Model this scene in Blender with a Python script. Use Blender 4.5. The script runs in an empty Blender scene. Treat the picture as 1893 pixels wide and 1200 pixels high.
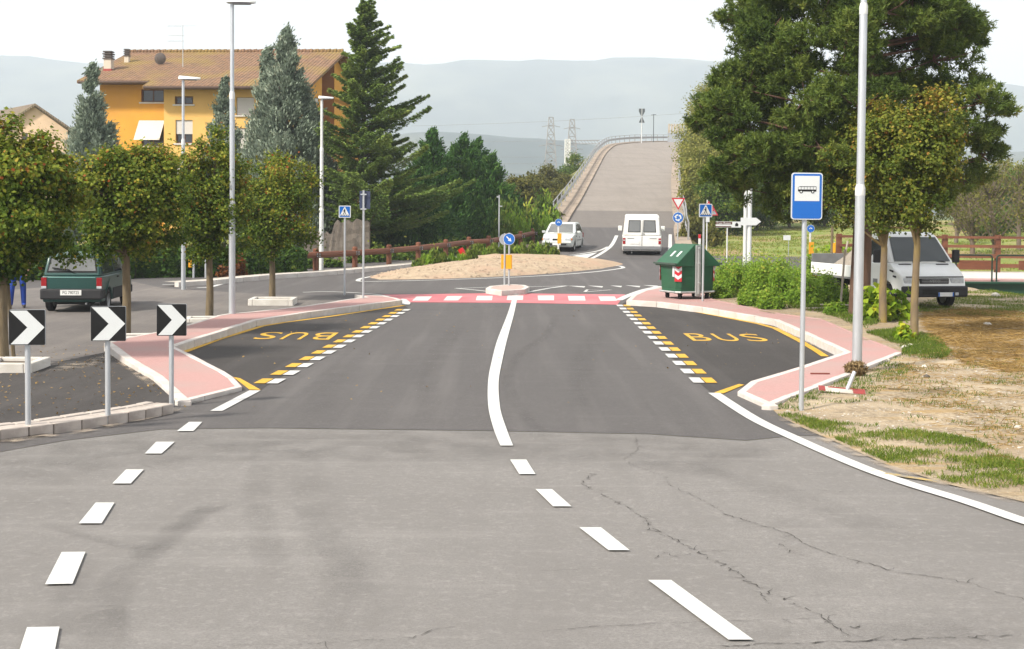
import bpy, bmesh, math, random
import numpy as np
from mathutils import Vector, Matrix, Euler

S = bpy.context.scene
C = S.collection
# ------------------------------------------------------------------ camera
IW, IH = 1893.0, 1200.0
FPX = 2300.0
EYE = 2.6
PITCH = math.radians(2.1)
ROLL = 0.0085
HORIZON = 388.0
PPY = HORIZON + FPX * math.tan(PITCH)
cam_data = bpy.data.cameras.new("camera")
cam = bpy.data.objects.new("camera", cam_data)
C.objects.link(cam)
cam_data.sensor_width = 36.0
cam_data.lens = 36.0 * FPX / IW
cam_data.shift_y = -(IH / 2 - PPY) / IW
cam_data.clip_start = 0.1
cam_data.clip_end = 30000
CAM_R = Matrix.Rotation(math.pi / 2 - PITCH, 3, 'X') @ Matrix.Rotation(ROLL, 3, 'Z')
cam.location = (0, 0, EYE)
cam.rotation_euler = CAM_R.to_euler()
S.camera = cam
# ------------------------------------------------------------------ sky and sun
SUN_EL = math.radians(42)
SUN_AZ = Vector((-0.78, -0.62)).normalized()
world = bpy.data.worlds.new("World")
S.world = world
world.use_nodes = True
wn = world.node_tree.nodes
wl = world.node_tree.links
sky = wn.new("ShaderNodeTexSky")
sky.sky_type = 'NISHITA'
sky.sun_disc = False
sky.sun_elevation = SUN_EL
sky.sun_rotation = math.atan2(SUN_AZ.x, SUN_AZ.y)
sky.air_density = 1.0
sky.dust_density = 6.0
sky.ozone_density = 1.0
SKY_STRENGTH = 0.110
veil = wn.new("ShaderNodeMix"); veil.data_type = 'RGBA'
veil.inputs[0].default_value = 0.82
veil.inputs[7].default_value = (7.5, 7.4, 7.4, 1)     # thin high cloud whitening the whole sky
wl.new(sky.outputs[0], veil.inputs[6])
bg = wn["Background"]
bg.inputs[1].default_value = SKY_STRENGTH
wl.new(veil.outputs[2], bg.inputs[0])
sun_data = bpy.data.lights.new("sun", 'SUN')
sun_data.energy = 4.8
sun_data.angle = math.radians(6.0)
sun_data.color = (1.0, 0.93, 0.82)
sun = bpy.data.objects.new("sun", sun_data)
C.objects.link(sun)
sd = Vector((SUN_AZ.x * math.cos(SUN_EL), SUN_AZ.y * math.cos(SUN_EL), math.sin(SUN_EL)))
sun.rotation_euler = sd.to_track_quat('Z', 'Y').to_euler()
sun.location = (-60, -40, 80)
S.view_settings.view_transform = 'Standard'
S.view_settings.look = 'None'
S.view_settings.gamma = 1.0
S.view_settings.exposure = 0.66
S.view_settings.use_curve_mapping = False
S.cycles.max_bounces = 6
S.cycles.diffuse_bounces = 3
S.cycles.glossy_bounces = 3
S.cycles.transmission_bounces = 4
S.cycles.transparent_max_bounces = 12
S.cycles.volume_bounces = 1
S.cycles.use_denoising = True
S.cycles.use_adaptive_sampling = True
S.cycles.adaptive_threshold = 0.02

# ------------------------------------------------------------------ pixel geometry
def ray(px, py):
    d = CAM_R @ Vector(((px - IW / 2) / FPX, (PPY - py) / FPX, -1.0))
    return d
def at(px, py, Y):
    d = ray(px, py)
    return Vector((0, 0, EYE)) + d * (Y / d.y)
def proj(p):
    q = CAM_R.transposed() @ (Vector(p) - Vector((0, 0, EYE)))
    return (IW / 2 + FPX * q.x / -q.z, PPY - FPX * q.y / -q.z)
RAMP = [(46, 0.0), (54, .096), (62, .384), (70, .864), (80, 1.734), (100, 3.85), (118, 5.8), (137, 7.9), (156, 9.94), (175, 11.75),
        (195, 13.3), (215, 14.6), (240, 15.6)]
def zr(Y):                                   # road surface height (foreground falls away, ramp climbs)
    if Y < 16: return 0.003 * (16 - max(Y, -6)) ** 2
    if Y < 46: return 0.0
    if Y < 80: return 0.0015 * (Y - 46) ** 2
    for (a, za), (b, zb) in zip(RAMP, RAMP[1:]):
        if a <= Y <= b: return za + (zb - za) * (Y - a) / (b - a)
    return RAMP[-1][1]
def zg(Y):                                   # land beside the road
    if Y < 62: return zr(Y)
    return 0.384 + 0.03 * (min(Y, 110) - 62)
def G(px, py, dz=0.0, f=zg):
    d = ray(px, py)
    lo, hi = 2.0, 400.0
    o = Vector((0, 0, EYE))
    prev = lo
    Y = lo
    while Y < hi:
        p = o + d * (Y / d.y)
        if p.z <= f(Y) + dz: break
        prev = Y; Y *= 1.01
    a, b = prev, Y
    for _ in range(40):
        m = (a + b) / 2
        p = o + d * (m / d.y)
        if p.z <= f(m) + dz: b = m
        else: a = m
    return o + d * (b / d.y)
def R(x): return math.radians(x)

# ------------------------------------------------------------------ materials
MATS = {}
def _new(name):
    m = bpy.data.materials.new(name); m.use_nodes = True
    return m, m.node_tree.nodes, m.node_tree.links, m.node_tree.nodes["Principled BSDF"]
def lin(c):
    return tuple(c[:3]) + (1.0,)
def rgb(r, g, b):                             # sRGB 0-255 to linear
    f = lambda v: (v / 255 / 12.92) if v / 255 <= 0.04045 else ((v / 255 + 0.055) / 1.055) ** 2.4
    return (f(r), f(g), f(b))
def pm(name, c1, c2=None, scale=5.0, rough=0.7, bump=0.0, bscale=None, metal=0.0, detail=6.0, spec=0.35, rvar=0.0, c3=None, scale3=0.4, contrast=0.25, stretch=None):
    """noise-mottled surface: c1..c2 by fine noise, towards c3 by broad noise"""
    if name in MATS: return MATS[name]
    m, N, L, B = _new(name)
    B.inputs["Roughness"].default_value = rough
    B.inputs["Metallic"].default_value = metal
    B.inputs["Specular IOR Level"].default_value = spec
    co = N.new("ShaderNodeTexCoord")
    src = co.outputs["Object"]
    if stretch:
        mp = N.new("ShaderNodeMapping"); mp.inputs["Scale"].default_value = stretch
        L.new(src, mp.inputs[0]); src = mp.outputs[0]
    c2 = c2 or tuple(x * 0.82 for x in c1)
    nz = N.new("ShaderNodeTexNoise"); nz.inputs["Scale"].default_value = scale
    nz.inputs["Detail"].default_value = detail
    L.new(src, nz.inputs["Vector"])
    rp = N.new("ShaderNodeValToRGB")
    rp.color_ramp.elements[0].position = 0.5 - contrast; rp.color_ramp.elements[0].color = lin(c1)
    rp.color_ramp.elements[1].position = 0.5 + contrast; rp.color_ramp.elements[1].color = lin(c2)
    L.new(nz.outputs["Fac"], rp.inputs[0])
    col = rp.outputs[0]
    if c3:
        n3 = N.new("ShaderNodeTexNoise"); n3.inputs["Scale"].default_value = scale3; n3.inputs["Detail"].default_value = 4
        L.new(src, n3.inputs["Vector"])
        r3 = N.new("ShaderNodeMapRange"); r3.inputs[1].default_value = 0.45; r3.inputs[2].default_value = 0.68
        L.new(n3.outputs["Fac"], r3.inputs[0])
        mx = N.new("ShaderNodeMix"); mx.data_type = 'RGBA'
        L.new(r3.outputs[0], mx.inputs[0]); L.new(col, mx.inputs[6]); mx.inputs[7].default_value = lin(c3)
        col = mx.outputs[2]
    L.new(col, B.inputs["Base Color"])
    if rvar:
        mr = N.new("ShaderNodeMapRange"); mr.inputs[3].default_value = rough - rvar; mr.inputs[4].default_value = rough + rvar
        L.new(nz.outputs["Fac"], mr.inputs[0]); L.new(mr.outputs[0], B.inputs["Roughness"])
    if bump:
        nb = N.new("ShaderNodeTexNoise"); nb.inputs["Scale"].default_value = bscale or scale * 3; nb.inputs["Detail"].default_value = 5
        L.new(src, nb.inputs["Vector"])
        bp = N.new("ShaderNodeBump"); bp.inputs["Strength"].default_value = bump; bp.inputs["Distance"].default_value = 0.02
        L.new(nb.outputs["Fac"], bp.inputs["Height"]); L.new(bp.outputs[0], B.inputs["Normal"])
    MATS[name] = m
    return m
def leafmat(name, stops, trans=0.3, rough=0.55):
    """foliage coloured by the per-leaf 'tint' attribute"""
    if name in MATS: return MATS[name]
    m, N, L, B = _new(name)
    a = N.new("ShaderNodeAttribute"); a.attribute_name = "tint"
    rp = N.new("ShaderNodeValToRGB")
    while len(rp.color_ramp.elements) < len(stops): rp.color_ramp.elements.new(0.5)
    for e, (p, c) in zip(rp.color_ramp.elements, stops):
        e.position = p; e.color = lin(c)
    L.new(a.outputs["Fac"], rp.inputs[0])
    L.new(rp.outputs[0], B.inputs["Base Color"])
    B.inputs["Roughness"].default_value = rough
    B.inputs["Specular IOR Level"].default_value = 0.08
    tr = N.new("ShaderNodeBsdfTranslucent"); L.new(rp.outputs[0], tr.inputs[0])
    mx = N.new("ShaderNodeMixShader"); mx.inputs[0].default_value = trans
    L.new(B.outputs[0], mx.inputs[1]); L.new(tr.outputs[0], mx.inputs[2])
    L.new(mx.outputs[0], N["Material Output"].inputs[0])
    MATS[name] = m
    return m

WHITE_PAINT = pm("white_road_paint", (.62, .62, .60), (.46, .46, .44), scale=45, rough=.6, bump=.15, bscale=90, c3=(.52, .515, .50), scale3=1.3)
YELLOW_PAINT = pm("yellow_road_paint", (.68, .39, .02), (.40, .24, .035), scale=24, rough=.6, bump=.15, bscale=90, c3=(.62, .36, .03), scale3=1.5)
RED_PAINT = pm("red_crossing_paint", (.50, .13, .15), (.42, .12, .13), scale=6, rough=.65, c3=(.52, .19, .20), scale3=.8)
GALV = pm("galvanised_steel", (.56, .58, .60), (.42, .44, .46), scale=18, rough=.42, metal=.55, rvar=.1, stretch=(1, 1, .12))
WHITEPOLE = pm("pale_grey_pole_paint", (.62, .63, .62), (.52, .53, .52), scale=10, rough=.45, stretch=(1, 1, .2))
CONC = pm("kerb_concrete", (.62, .58, .54), (.46, .43, .40), scale=7, rough=.85, bump=.25, bscale=60, c3=(.50, .45, .41), scale3=1.2)
CONC_OLD = pm("weathered_concrete", (.50, .44, .39), (.33, .29, .26), scale=5, rough=.9, bump=.3, bscale=40, c3=(.27, .23, .2), scale3=1.0)
BLUE = pm("sign_blue_sheeting", (.008, .10, .40), (.010, .115, .43), scale=2, rough=.35)
SIGNWHITE = pm("sign_white_sheeting", (.60, .62, .62), (.55, .57, .57), scale=3, rough=.4)
SIGNRED = pm("sign_red_sheeting", (.50, .02, .03), (.42, .02, .03), scale=3, rough=.4)
SIGNBLACK = pm("sign_black_sheeting", (.012, .012, .013), (.02, .02, .02), scale=3, rough=.5, spec=.1)
SIGNGREY = pm("sign_bare_aluminium", (.38, .40, .42), (.30, .32, .34), scale=6, rough=.5, metal=.3)
SIGNYELLOW = pm("delineator_amber_sheeting", (.72, .33, .012), (.64, .29, .012), scale=3, rough=.4)
BLACK = pm("black_rubber", (.02, .02, .02), (.03, .03, .03), scale=8, rough=.8, spec=.12)
GLASS = pm("dark_window_glass", (.018, .02, .022), (.025, .028, .03), scale=1, rough=.06, spec=.6)

# ------------------------------------------------------------------ mesh helpers
def obj(name, mesh, parent=None, loc=None):
    o = bpy.data.objects.new(name, mesh)
    C.objects.link(o)
    if parent is not None: o.parent = parent
    if loc is not None: o.location = loc
    return o
def tag(o, label, cat, group=None):
    o["label"] = label; o["category"] = cat
    if group: o["group"] = group
    return o
def struct(o):
    o["kind"] = "structure"; return o
def stuff(o):
    o["kind"] = "stuff"; return o
def thing(name, label, cat, loc=(0, 0, 0), rotz=0.0, group=None, tilt=None):
    o = bpy.data.objects.new(name, None); C.objects.link(o)
    o.empty_display_size = 0.2
    o.location = loc
    o.rotation_euler = (tilt[0], tilt[1], rotz) if tilt else (0, 0, rotz)
    return tag(o, label, cat, group)
def copy_tree(o, parent=None):
    c = o.copy(); C.objects.link(c); c.parent = parent
    for ch in list(o.children): copy_tree(ch, c)
    return c
class MB:
    def __init__(s): s.v = []; s.f = []
    def add(s, vs, fs):
        n = len(s.v); s.v += [tuple(v) for v in vs]; s.f += [tuple(i + n for i in f) for f in fs]; return s
    def box(s, c, d, m=None):
        x, y, z = d[0] / 2, d[1] / 2, d[2] / 2
        vs = [Vector((i, j, k)) for k in (-z, z) for j in (-y, y) for i in (-x, x)]
        if m is not None: vs = [m @ v for v in vs]
        vs = [v + Vector(c) for v in vs]
        return s.add(vs, [(0, 2, 3, 1), (4, 5, 7, 6), (0, 1, 5, 4), (2, 6, 7, 3), (0, 4, 6, 2), (1, 3, 7, 5)])
    def tube(s, pts, rad, n=10, caps=True):
        pts = [Vector(p) for p in pts]
        if not hasattr(rad, '__len__'): rad = [rad] * len(pts)
        rings = []
        up = None
        for i, p in enumerate(pts):
            t = (pts[min(i + 1, len(pts) - 1)] - pts[max(i - 1, 0)]).normalized()
            if up is None:
                up = Vector((0, 0, 1)) if abs(t.z) < .9 else Vector((1, 0, 0))
            a = t.cross(up).normalized(); b = a.cross(t).normalized(); up = b
            rings.append([p + (a * math.cos(2 * math.pi * k / n) + b * math.sin(2 * math.pi * k / n)) * rad[i] for k in range(n)])
        vs = [v for r in rings for v in r]
        fs = []
        for i in range(len(pts) - 1):
            for k in range(n):
                k2 = (k + 1) % n
                fs.append((i * n + k, i * n + k2, (i + 1) * n + k2, (i + 1) * n + k))
        if caps:
            fs.append(tuple(range(n - 1, -1, -1))); fs.append(tuple((len(pts) - 1) * n + k for k in range(n)))
        return s.add(vs, fs)
    def prism(s, poly, axis, lo, hi):
        """poly in the two remaining axes (x,z for axis y; x,y for z; y,z for x)"""
        n = len(poly)
        def mk(p, t):
            if axis == 'y': return (p[0], t, p[1])
            if axis == 'z': return (p[0], p[1], t)
            return (t, p[0], p[1])
        vs = [mk(p, lo) for p in poly] + [mk(p, hi) for p in poly]
        fs = [tuple(range(n)), tuple(range(2 * n - 1, n - 1, -1))]
        for i in range(n):
            j = (i + 1) % n
            fs.append((i, i + n, j + n, j))
        return s.add(vs, fs)
    def lathe(s, prof, n=16, c=(0, 0, 0), axis='z'):
        vs = []; m = len(prof)
        for k in range(n):
            a = 2 * math.pi * k / n
            for r, h in prof:
                x, y = r * math.cos(a), r * math.sin(a)
                vs.append((c[0] + x, c[1] + y, c[2] + h) if axis == 'z' else ((c[0] + h, c[1] + x, c[2] + y) if axis == 'x' else (c[0] + x, c[1] + h, c[2] + y)))
        fs = []
        for k in range(n):
            k2 = (k + 1) % n
            for i in range(m - 1):
                fs.append((k * m + i, k2 * m + i, k2 * m + i + 1, k * m + i + 1))
        return s.add(vs, fs)
    def mesh(s, name, mat=None, smooth=None, fix=True):
        me = bpy.data.meshes.new(name)
        me.from_pydata(s.v, [], s.f)
        if fix:
            b = bmesh.new(); b.from_mesh(me)
            bmesh.ops.recalc_face_normals(b, faces=b.faces); b.to_mesh(me); b.free()
        if mat: me.materials.append(mat)
        if smooth is not None:
            for p in me.polygons: p.use_smooth = True
            try: me.set_sharp_from_angle(angle=R(smooth))
            except Exception: pass
        return me
    def build(s, name, mat, parent=None, loc=None, smooth=None, bevel=0.0, seg=2, fix=True):
        o = obj(name, s.mesh(name, mat, smooth, fix), parent, loc)
        if bevel:
            md = o.modifiers.new("bevel", 'BEVEL'); md.width = bevel; md.segments = seg; md.limit_method = 'ANGLE'; md.angle_limit = R(32)
            md.harden_normals = False
        return o
CUTS = [-6, -4, -2] + [0 + i for i in range(0, 17)] + [46 + 1.5 * i for i in range(0, 24)] + [80, 90, 100, 110, 118, 137, 156, 175, 195, 215, 240]
def sheet(polys, name, mat, dz, f=zr, parent=None, extra_cuts=()):
    """flat polygon(s) given by (x, y) laid on the height profile f(y)+dz"""
    bm = bmesh.new()
    if polys and not hasattr(polys[0][0], '__len__'): polys = [polys]
    for poly in polys:
        vs = [bm.verts.new((p[0], p[1], 0)) for p in poly]
        try: bm.faces.new(vs)
        except ValueError: pass
    ys = [v.co.y for v in bm.verts]
    for c in list(CUTS) + list(extra_cuts):
        if min(ys) < c < max(ys):
            bmesh.ops.bisect_plane(bm, geom=bm.verts[:] + bm.edges[:] + bm.faces[:], plane_co=(0, c, 0), plane_no=(0, 1, 0), dist=1e-5)
    bmesh.ops.triangulate(bm, faces=[q for q in bm.faces if len(q.verts) > 4])
    for v in bm.verts: v.co.z = f(v.co.y) + dz
    for q in bm.faces:
        if q.normal.z < 0: q.normal_flip()
    bmesh.ops.recalc_face_normals(bm, faces=bm.faces)
    bm.normal_update()
    if sum(q.normal.z for q in bm.faces) < 0: bmesh.ops.reverse_faces(bm, faces=bm.faces)
    me = bpy.data.meshes.new(name); bm.to_mesh(me); bm.free()
    me.materials.append(mat)
    return obj(name, me, parent)
def px2(pts, dz=0.0, f=zr):
    out = []
    for a in pts:
        p = G(a[0], a[1], dz, f); out.append((p.x, p.y))
    return out
def offset_line(pts, w):
    """left/right offset polylines of a 2-d polyline"""
    A, Bq = [], []
    for i, p in enumerate(pts):
        a = Vector(pts[max(i - 1, 0)]); b = Vector(pts[min(i + 1, len(pts) - 1)])
        t = (b - a).normalized(); n = Vector((-t.y, t.x))
        A.append(tuple(Vector(p) + n * w / 2)); Bq.append(tuple(Vector(p) - n * w / 2))
    return A, Bq
def smooth_line(pts, n=6):
    out = []
    P = [Vector(p) for p in pts]
    for i in range(len(P) - 1):
        p0 = P[max(i - 1, 0)]; p1 = P[i]; p2 = P[i + 1]; p3 = P[min(i + 2, len(P) - 1)]
        for k in range(n):
            t = k / n
            out.append(tuple(0.5 * ((2 * p1) + (p2 - p0) * t + (2 * p0 - 5 * p1 + 4 * p2 - p3) * t * t + (3 * p1 - p0 - 3 * p2 + p3) * t ** 3)))
    out.append(tuple(P[-1]))
    return out
def strip_polys(A, Bq):
    return [[A[i], A[i + 1], Bq[i + 1], Bq[i]] for i in range(len(A) - 1)]
def resample(pts, step):
    P = [Vector(p) for p in pts]
    out = [P[0].copy()]; acc = 0.0
    for a, b in zip(P, P[1:]):
        L = (b - a).length; d = step - acc
        while d <= L:
            out.append(a + (b - a) * (d / L)); d += step
        acc = L - (d - step)
    if (out[-1] - P[-1]).length > step * .3: out.append(P[-1].copy())
    return out
def text_mesh(txt, size, mat, name, ext=0.0, align='CENTER'):
    cu = bpy.data.curves.new(name, 'FONT'); cu.body = txt; cu.size = size; cu.extrude = ext
    cu.align_x = align; cu.align_y = 'CENTER'
    t = bpy.data.objects.new(name, cu); C.objects.link(t)
    dg = bpy.context.evaluated_depsgraph_get()
    me = bpy.data.meshes.new_from_object(t.evaluated_get(dg)); me.name = name
    bpy.data.objects.remove(t); bpy.data.curves.remove(cu)
    me.materials.clear(); me.materials.append(mat)
    return me
# ------------------------------------------------------------------ ground materials
def asphalt(name, base, speck, stain, stain_amt=.5, streak=None, bump=.35, rough=.8):
    m, N, L, B = _new(name)
    co = N.new("ShaderNodeTexCoord").outputs["Object"]
    def noise(sc, det=4, vec=co, rgh=.55):
        n = N.new("ShaderNodeTexNoise"); n.inputs["Scale"].default_value = sc; n.inputs["Detail"].default_value = det
        n.inputs["Roughness"].default_value = rgh
        L.new(vec, n.inputs["Vector"]); return n.outputs["Fac"]
    def mr(v, a, b, c=0.0, d=1.0):
        q = N.new("ShaderNodeMapRange"); q.inputs[1].default_value = a; q.inputs[2].default_value = b
        q.inputs[3].default_value = c; q.inputs[4].default_value = d
        L.new(v, q.inputs[0]); return q.outputs[0]
    def mix(f, a, b):
        q = N.new("ShaderNodeMix"); q.data_type = 'RGBA'
        L.new(f, q.inputs[0])
        if hasattr(a, 'links'): L.new(a, q.inputs[6])
        else: q.inputs[6].default_value = lin(a)
        q.inputs[7].default_value = lin(b); return q.outputs[2]
    fine = noise(55, 3, rgh=.7)
    c = mix(mr(fine, .38, .68), base, speck)
    c = mix(mr(noise(160, 2), .60, .72, 0, .55), c, tuple(x * 1.7 for x in base))
    c = mix(mr(noise(.35, 5), .42, .68, 0, stain_amt), c, stain)
    c = mix(mr(noise(3.2, 6, rgh=.7), .40, .70, 0, .5), c, tuple(x * .74 for x in base))
    c = mix(mr(noise(14, 4, rgh=.75), .52, .70, 0, .5), c, tuple(x * 1.3 for x in base))
    mp = N.new("ShaderNodeMapping"); mp.inputs["Scale"].default_value = (2.2, .10, 1); mp.inputs["Rotation"].default_value = (0, 0, R(4))
    L.new(co, mp.inputs[0])
    c = mix(mr(noise(1.0, 5, mp.outputs[0]), .5, .74, 0, .55), c, streak or stain)
    mp2 = N.new("ShaderNodeMapping"); mp2.inputs["Scale"].default_value = (.25, 2.6, 1)
    L.new(co, mp2.inputs[0])
    c = mix(mr(noise(1.3, 5, mp2.outputs[0]), .56, .72, 0, .3), c, tuple(x * 1.25 for x in base))
    L.new(c, B.inputs["Base Color"])
    B.inputs["Roughness"].default_value = rough; B.inputs["Specular IOR Level"].default_value = .14
    bp = N.new("ShaderNodeBump"); bp.inputs["Strength"].default_value = bump; bp.inputs["Distance"].default_value = .008
    L.new(fine, bp.inputs["Height"]); L.new(bp.outputs[0], B.inputs["Normal"])
    MATS[name] = m
    return m
ASPH_OLD = asphalt("old_bleached_asphalt", (.216, .205, .195), (.148, .140, .133), (.158, .149, .141), .8)
ASPH_NEW = asphalt("newer_grey_asphalt", (.112, .105, .103), (.076, .071, .070), (.088, .083, .082), .6, streak=(.145, .136, .132))
ASPH_BAY = asphalt("fresh_black_asphalt", (.062, .057, .055), (.040, .037, .036), (.085, .078, .074), .5, streak=(.09, .083, .08))
ASPH_PARK = asphalt("parking_asphalt", (.145, .132, .125), (.10, .092, .088), (.21, .19, .172), .7)
ASPH_RAMP = asphalt("bleached_ramp_asphalt", (.262, .232, .205), (.21, .187, .166), (.185, .165, .148), .7)
ASPH_MID = asphalt("part_worn_ramp_asphalt", (.178, .160, .146), (.13, .118, .108), (.135, .122, .112), .7)
PINK = pm("pink_pavement", (.44, .268, .25), (.37, .222, .207), scale=22, rough=.9, bump=.25, bscale=120, c3=(.37, .26, .24), scale3=.9, contrast=.3, spec=.15)
GRASSGROUND = pm("rough_grass_land", (.10, .135, .03), (.16, .15, .05), scale=.9, rough=.95, bump=.5, bscale=8, c3=(.22, .17, .085), scale3=.12)
MEADOW = pm("meadow_turf", (.14, .205, .036), (.21, .22, .055), scale=1.6, rough=.95, bump=.5, bscale=9, c3=(.30, .205, .11), scale3=.22)
FARLAND = pm("far_valley_land", (.07, .11, .03), (.16, .17, .07), scale=.012, rough=1, c3=(.05, .08, .03), scale3=.004)
DIRT = pm("stony_dirt", (.40, .325, .225), (.25, .20, .14), scale=7, rough=.95, bump=.9, bscale=26, c3=(.20, .155, .10), scale3=.45, contrast=.2)
GRAVEL = pm("packed_stone_gravel", (.46, .36, .255), (.30, .235, .165), scale=4.5, rough=.95, bump=1.0, bscale=9, c3=(.40, .28, .20), scale3=.7, spec=.1)

def chan(x, y):                                # stream bed under the bridge on the right
    a = max(0.0, min(1.0, (x - 15.3) / 2.2)) * max(0.0, min(1.0, (y - 36.0) / 3.0)) * max(0.0, min(1.0, (60.0 - y) / 4.0))
    return 1.5 * a * a * (3 - 2 * a)
# ------------------------------------------------------------------ ground
gx0, gx1, gy0, gy1 = -70, 70, -8, 132
vs, fs = [], []
nx, ny = gx1 - gx0, gy1 - gy0
rg = random.Random(3)
for j in range(ny + 1):
    for i in range(nx + 1):
        x, y = gx0 + i, gy0 + j
        wob = 0.0
        if y > 60 and (x > 18 or x < -14) and 0 < i < nx and j < ny: wob = rg.uniform(-.12, .16)
        vs.append((x, y, zg(y) - .06 - chan(x, y) + wob))
for j in range(ny):
    for i in range(nx):
        a = j * (nx + 1) + i
        fs.append((a, a + 1, a + nx + 2, a + nx + 1))
gm = MB(); gm.v = vs; gm.f = fs
gnd = struct(gm.build("ground", MEADOW, smooth=60, fix=False))
zfar = zg(500) - .06
fl = sheet([[(-5000, gy0), (gx0, gy0), (gx0, gy1), (-5000, gy1)], [(gx1, gy0), (5000, gy0), (5000, gy1), (gx1, gy1)],
            [(-5000, gy1), (5000, gy1), (5000, 5200), (-5000, 5200)]], "valley_floor", FARLAND, -.06, zg)
struct(fl)

# ------------------------------------------------------------------ roads
seam = px2([(-60, 852), (0, 836), (120, 815), (300, 794), (500, 792), (900, 797), (1200, 803), (1380, 815), (1470, 806)])
sx0, sx1 = seam[0], seam[-1]
road_old = struct(sheet([(-34, -6), (34, -6), (34, sx1[1])] + seam[::-1] + [(-34, sx0[1])], "road", ASPH_OLD, 0.0))
new_poly = [(-60, sx0[1])] + seam + [(34, sx1[1]), (34, 30), (12, 30), (12, 44.5), (60, 44.5), (60, 52.5), (15, 54), (15, 62), (-14, 62), (-18, 61), (-60, 58)]
road_new = struct(sheet(new_poly, "resurfaced_road", ASPH_NEW, .004))

# ------------------------------------------------------------------ ramp up to the overpass
LEFTPX = [(470, 985), (440, 1020), (410, 1049), (394.5, 1062), (364, 1079), (342, 1090), (310, 1107), (284, 1120), (273, 1133), (262, 1177), (257, 1262), (250, 1300)]
RIGHTPX = [(470, 1252), (438, 1246), (400, 1243), (332, 1240), (300, 1244), (277, 1251), (268, 1290), (262, 1345), (257, 1420), (250, 1500)]
def itp(tab, y):
    for (ya, xa), (yb, xb) in zip(tab, tab[1:]):
        if ya >= y >= yb: return xa + (xb - xa) * (ya - y) / (ya - yb)
    return tab[0][1] if y > tab[0][0] else tab[-1][1]
ramp_rows = []
Yv = 60.0
while Yv <= 236:
    z = zr(Yv)
    py = proj((Yv * .09, Yv, z))[1]
    pl_ = itp(LEFTPX, py) if Yv < 168 else np.interp(Yv, [168, 176, 186, 196, 206, 216, 228, 240], [itp(LEFTPX, proj((15, 168, zr(168)))[1]), 1137, 1158, 1186, 1216, 1248, 1290, 1340])
    xl = at(pl_, py, Yv).x; xr = max(at(itp(RIGHTPX, py), py, Yv).x, xl + 6.5)
    ramp_rows.append((Yv, xl, xr, z))
    Yv += 2.0 if Yv < 80 else 4.0
def smooth_rows(rows, k=2):
    out = []
    for i, r in enumerate(rows):
        a = rows[max(0, i - k):i + k + 1]
        if i < 2 or i > len(rows) - 3: out.append(r); continue
        out.append((r[0], sum(q[1] for q in a) / len(a), sum(q[2] for q in a) / len(a), r[3]))
    return out
ramp_rows = smooth_rows(ramp_rows)
m = MB()
for (a, b) in zip(ramp_rows, ramp_rows[1:]):
    m.add([(a[1], a[0], a[3] + .012), (a[2], a[0], a[3] + .012), (b[2], b[0], b[3] + .012), (b[1], b[0], b[3] + .012)], [(0, 1, 2, 3)])
ramp = struct(m.build("ramp_road", ASPH_RAMP))
bm = bmesh.new(); bm.from_mesh(ramp.data); bmesh.ops.remove_doubles(bm, verts=bm.verts, dist=.01); bm.to_mesh(ramp.data); bm.free()
ramp.data.materials.append(ASPH_NEW); ramp.data.materials.append(ASPH_MID)
for q in ramp.data.polygons:
    q.material_index = 1 if q.center.y < 79 else (2 if q.center.y < 89 else 0)
# raised footways beside the ramp, and grass banks
WALK_L, WALK_R = 1.25, .9
walk_mat = pm("ramp_footway_concrete", (.36, .29, .225), (.27, .215, .17), scale=3, rough=.9, bump=.3, c3=(.22, .18, .14), scale3=.8)
kerbdark = pm("dirty_ramp_kerb", (.16, .13, .11), (.11, .09, .075), scale=4, rough=.95)
def walk(side):
    mm = MB()
    prev = None
    rows = [r for r in ramp_rows if r[0] >= (64 if side < 0 else 66)]
    for r in rows:
        e = r[1] if side < 0 else r[2]
        w = WALK_L if side < 0 else WALK_R
        o_ = e + side * w
        cur = [(e, r[0], r[3] - .1), (e, r[0], r[3] + .14), (o_, r[0], r[3] + .14), (o_, r[0], r[3] - .5)]
        if prev:
            mm.add(prev + cur, [(0, 4, 5, 1), (1, 5, 6, 2), (2, 6, 7, 3)])
        prev = cur
    o = struct(mm.build("ramp_footway", walk_mat))
    return o
walk(-1); walk(1)
mm = MB()
for side in (-1, 1):
    prev = None
    for r in ramp_rows:
        if r[0] < 64: continue
        e = (r[1] - WALK_L) if side < 0 else (r[2] + WALK_R)
        h = max(.05, r[3] - zg(r[0]) + .1)
        cur = [(e, r[0], r[3] + .05), (e + side * h * 1.5, r[0], zg(r[0]) - .1)]
        if prev: mm.add(prev + cur, [(0, 1, 3, 2)])
        prev = cur
struct(mm.build("ramp_embankment", GRASSGROUND))

# ------------------------------------------------------------------ parking area, bays
park = struct(sheet(px2([(-300, 800), (-40, 797), (200, 765), (330, 742), (283, 699), (205, 646), (192, 637), (293, 614), (400, 585), (469, 577), (564, 567), (640, 555), (620, 549), (511, 545.5), (430, 541), (300, 533), (240, 520), (-300, 560)]),
                  "parking_area", ASPH_PARK, .008))
struct(sheet(px2([(-300, 795), (-40, 792), (200, 764), (328, 741), (283, 699), (207, 650), (120, 668), (0, 692), (-300, 720)]), "patched_asphalt", ASPH_BAY, .013))
bayL = struct(sheet(px2([(330, 650), (413, 690), (440, 705), (482, 722), (505, 706), (620, 640), (755, 570), (744, 563), (617, 585), (527, 596), (474, 603), (405, 626)]), "bus_bay", ASPH_BAY, .008))
bayR = struct(sheet(px2([(1160, 557), (1150, 562), (1175, 590), (1230, 650), (1282, 700), (1316, 728), (1366, 716), (1388, 706), (1486, 676), (1535, 660), (1506, 645), (1478, 628), (1433, 604), (1404, 597), (1338, 584), (1245, 567)]), "bus_bay", ASPH_BAY, .008))

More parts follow.
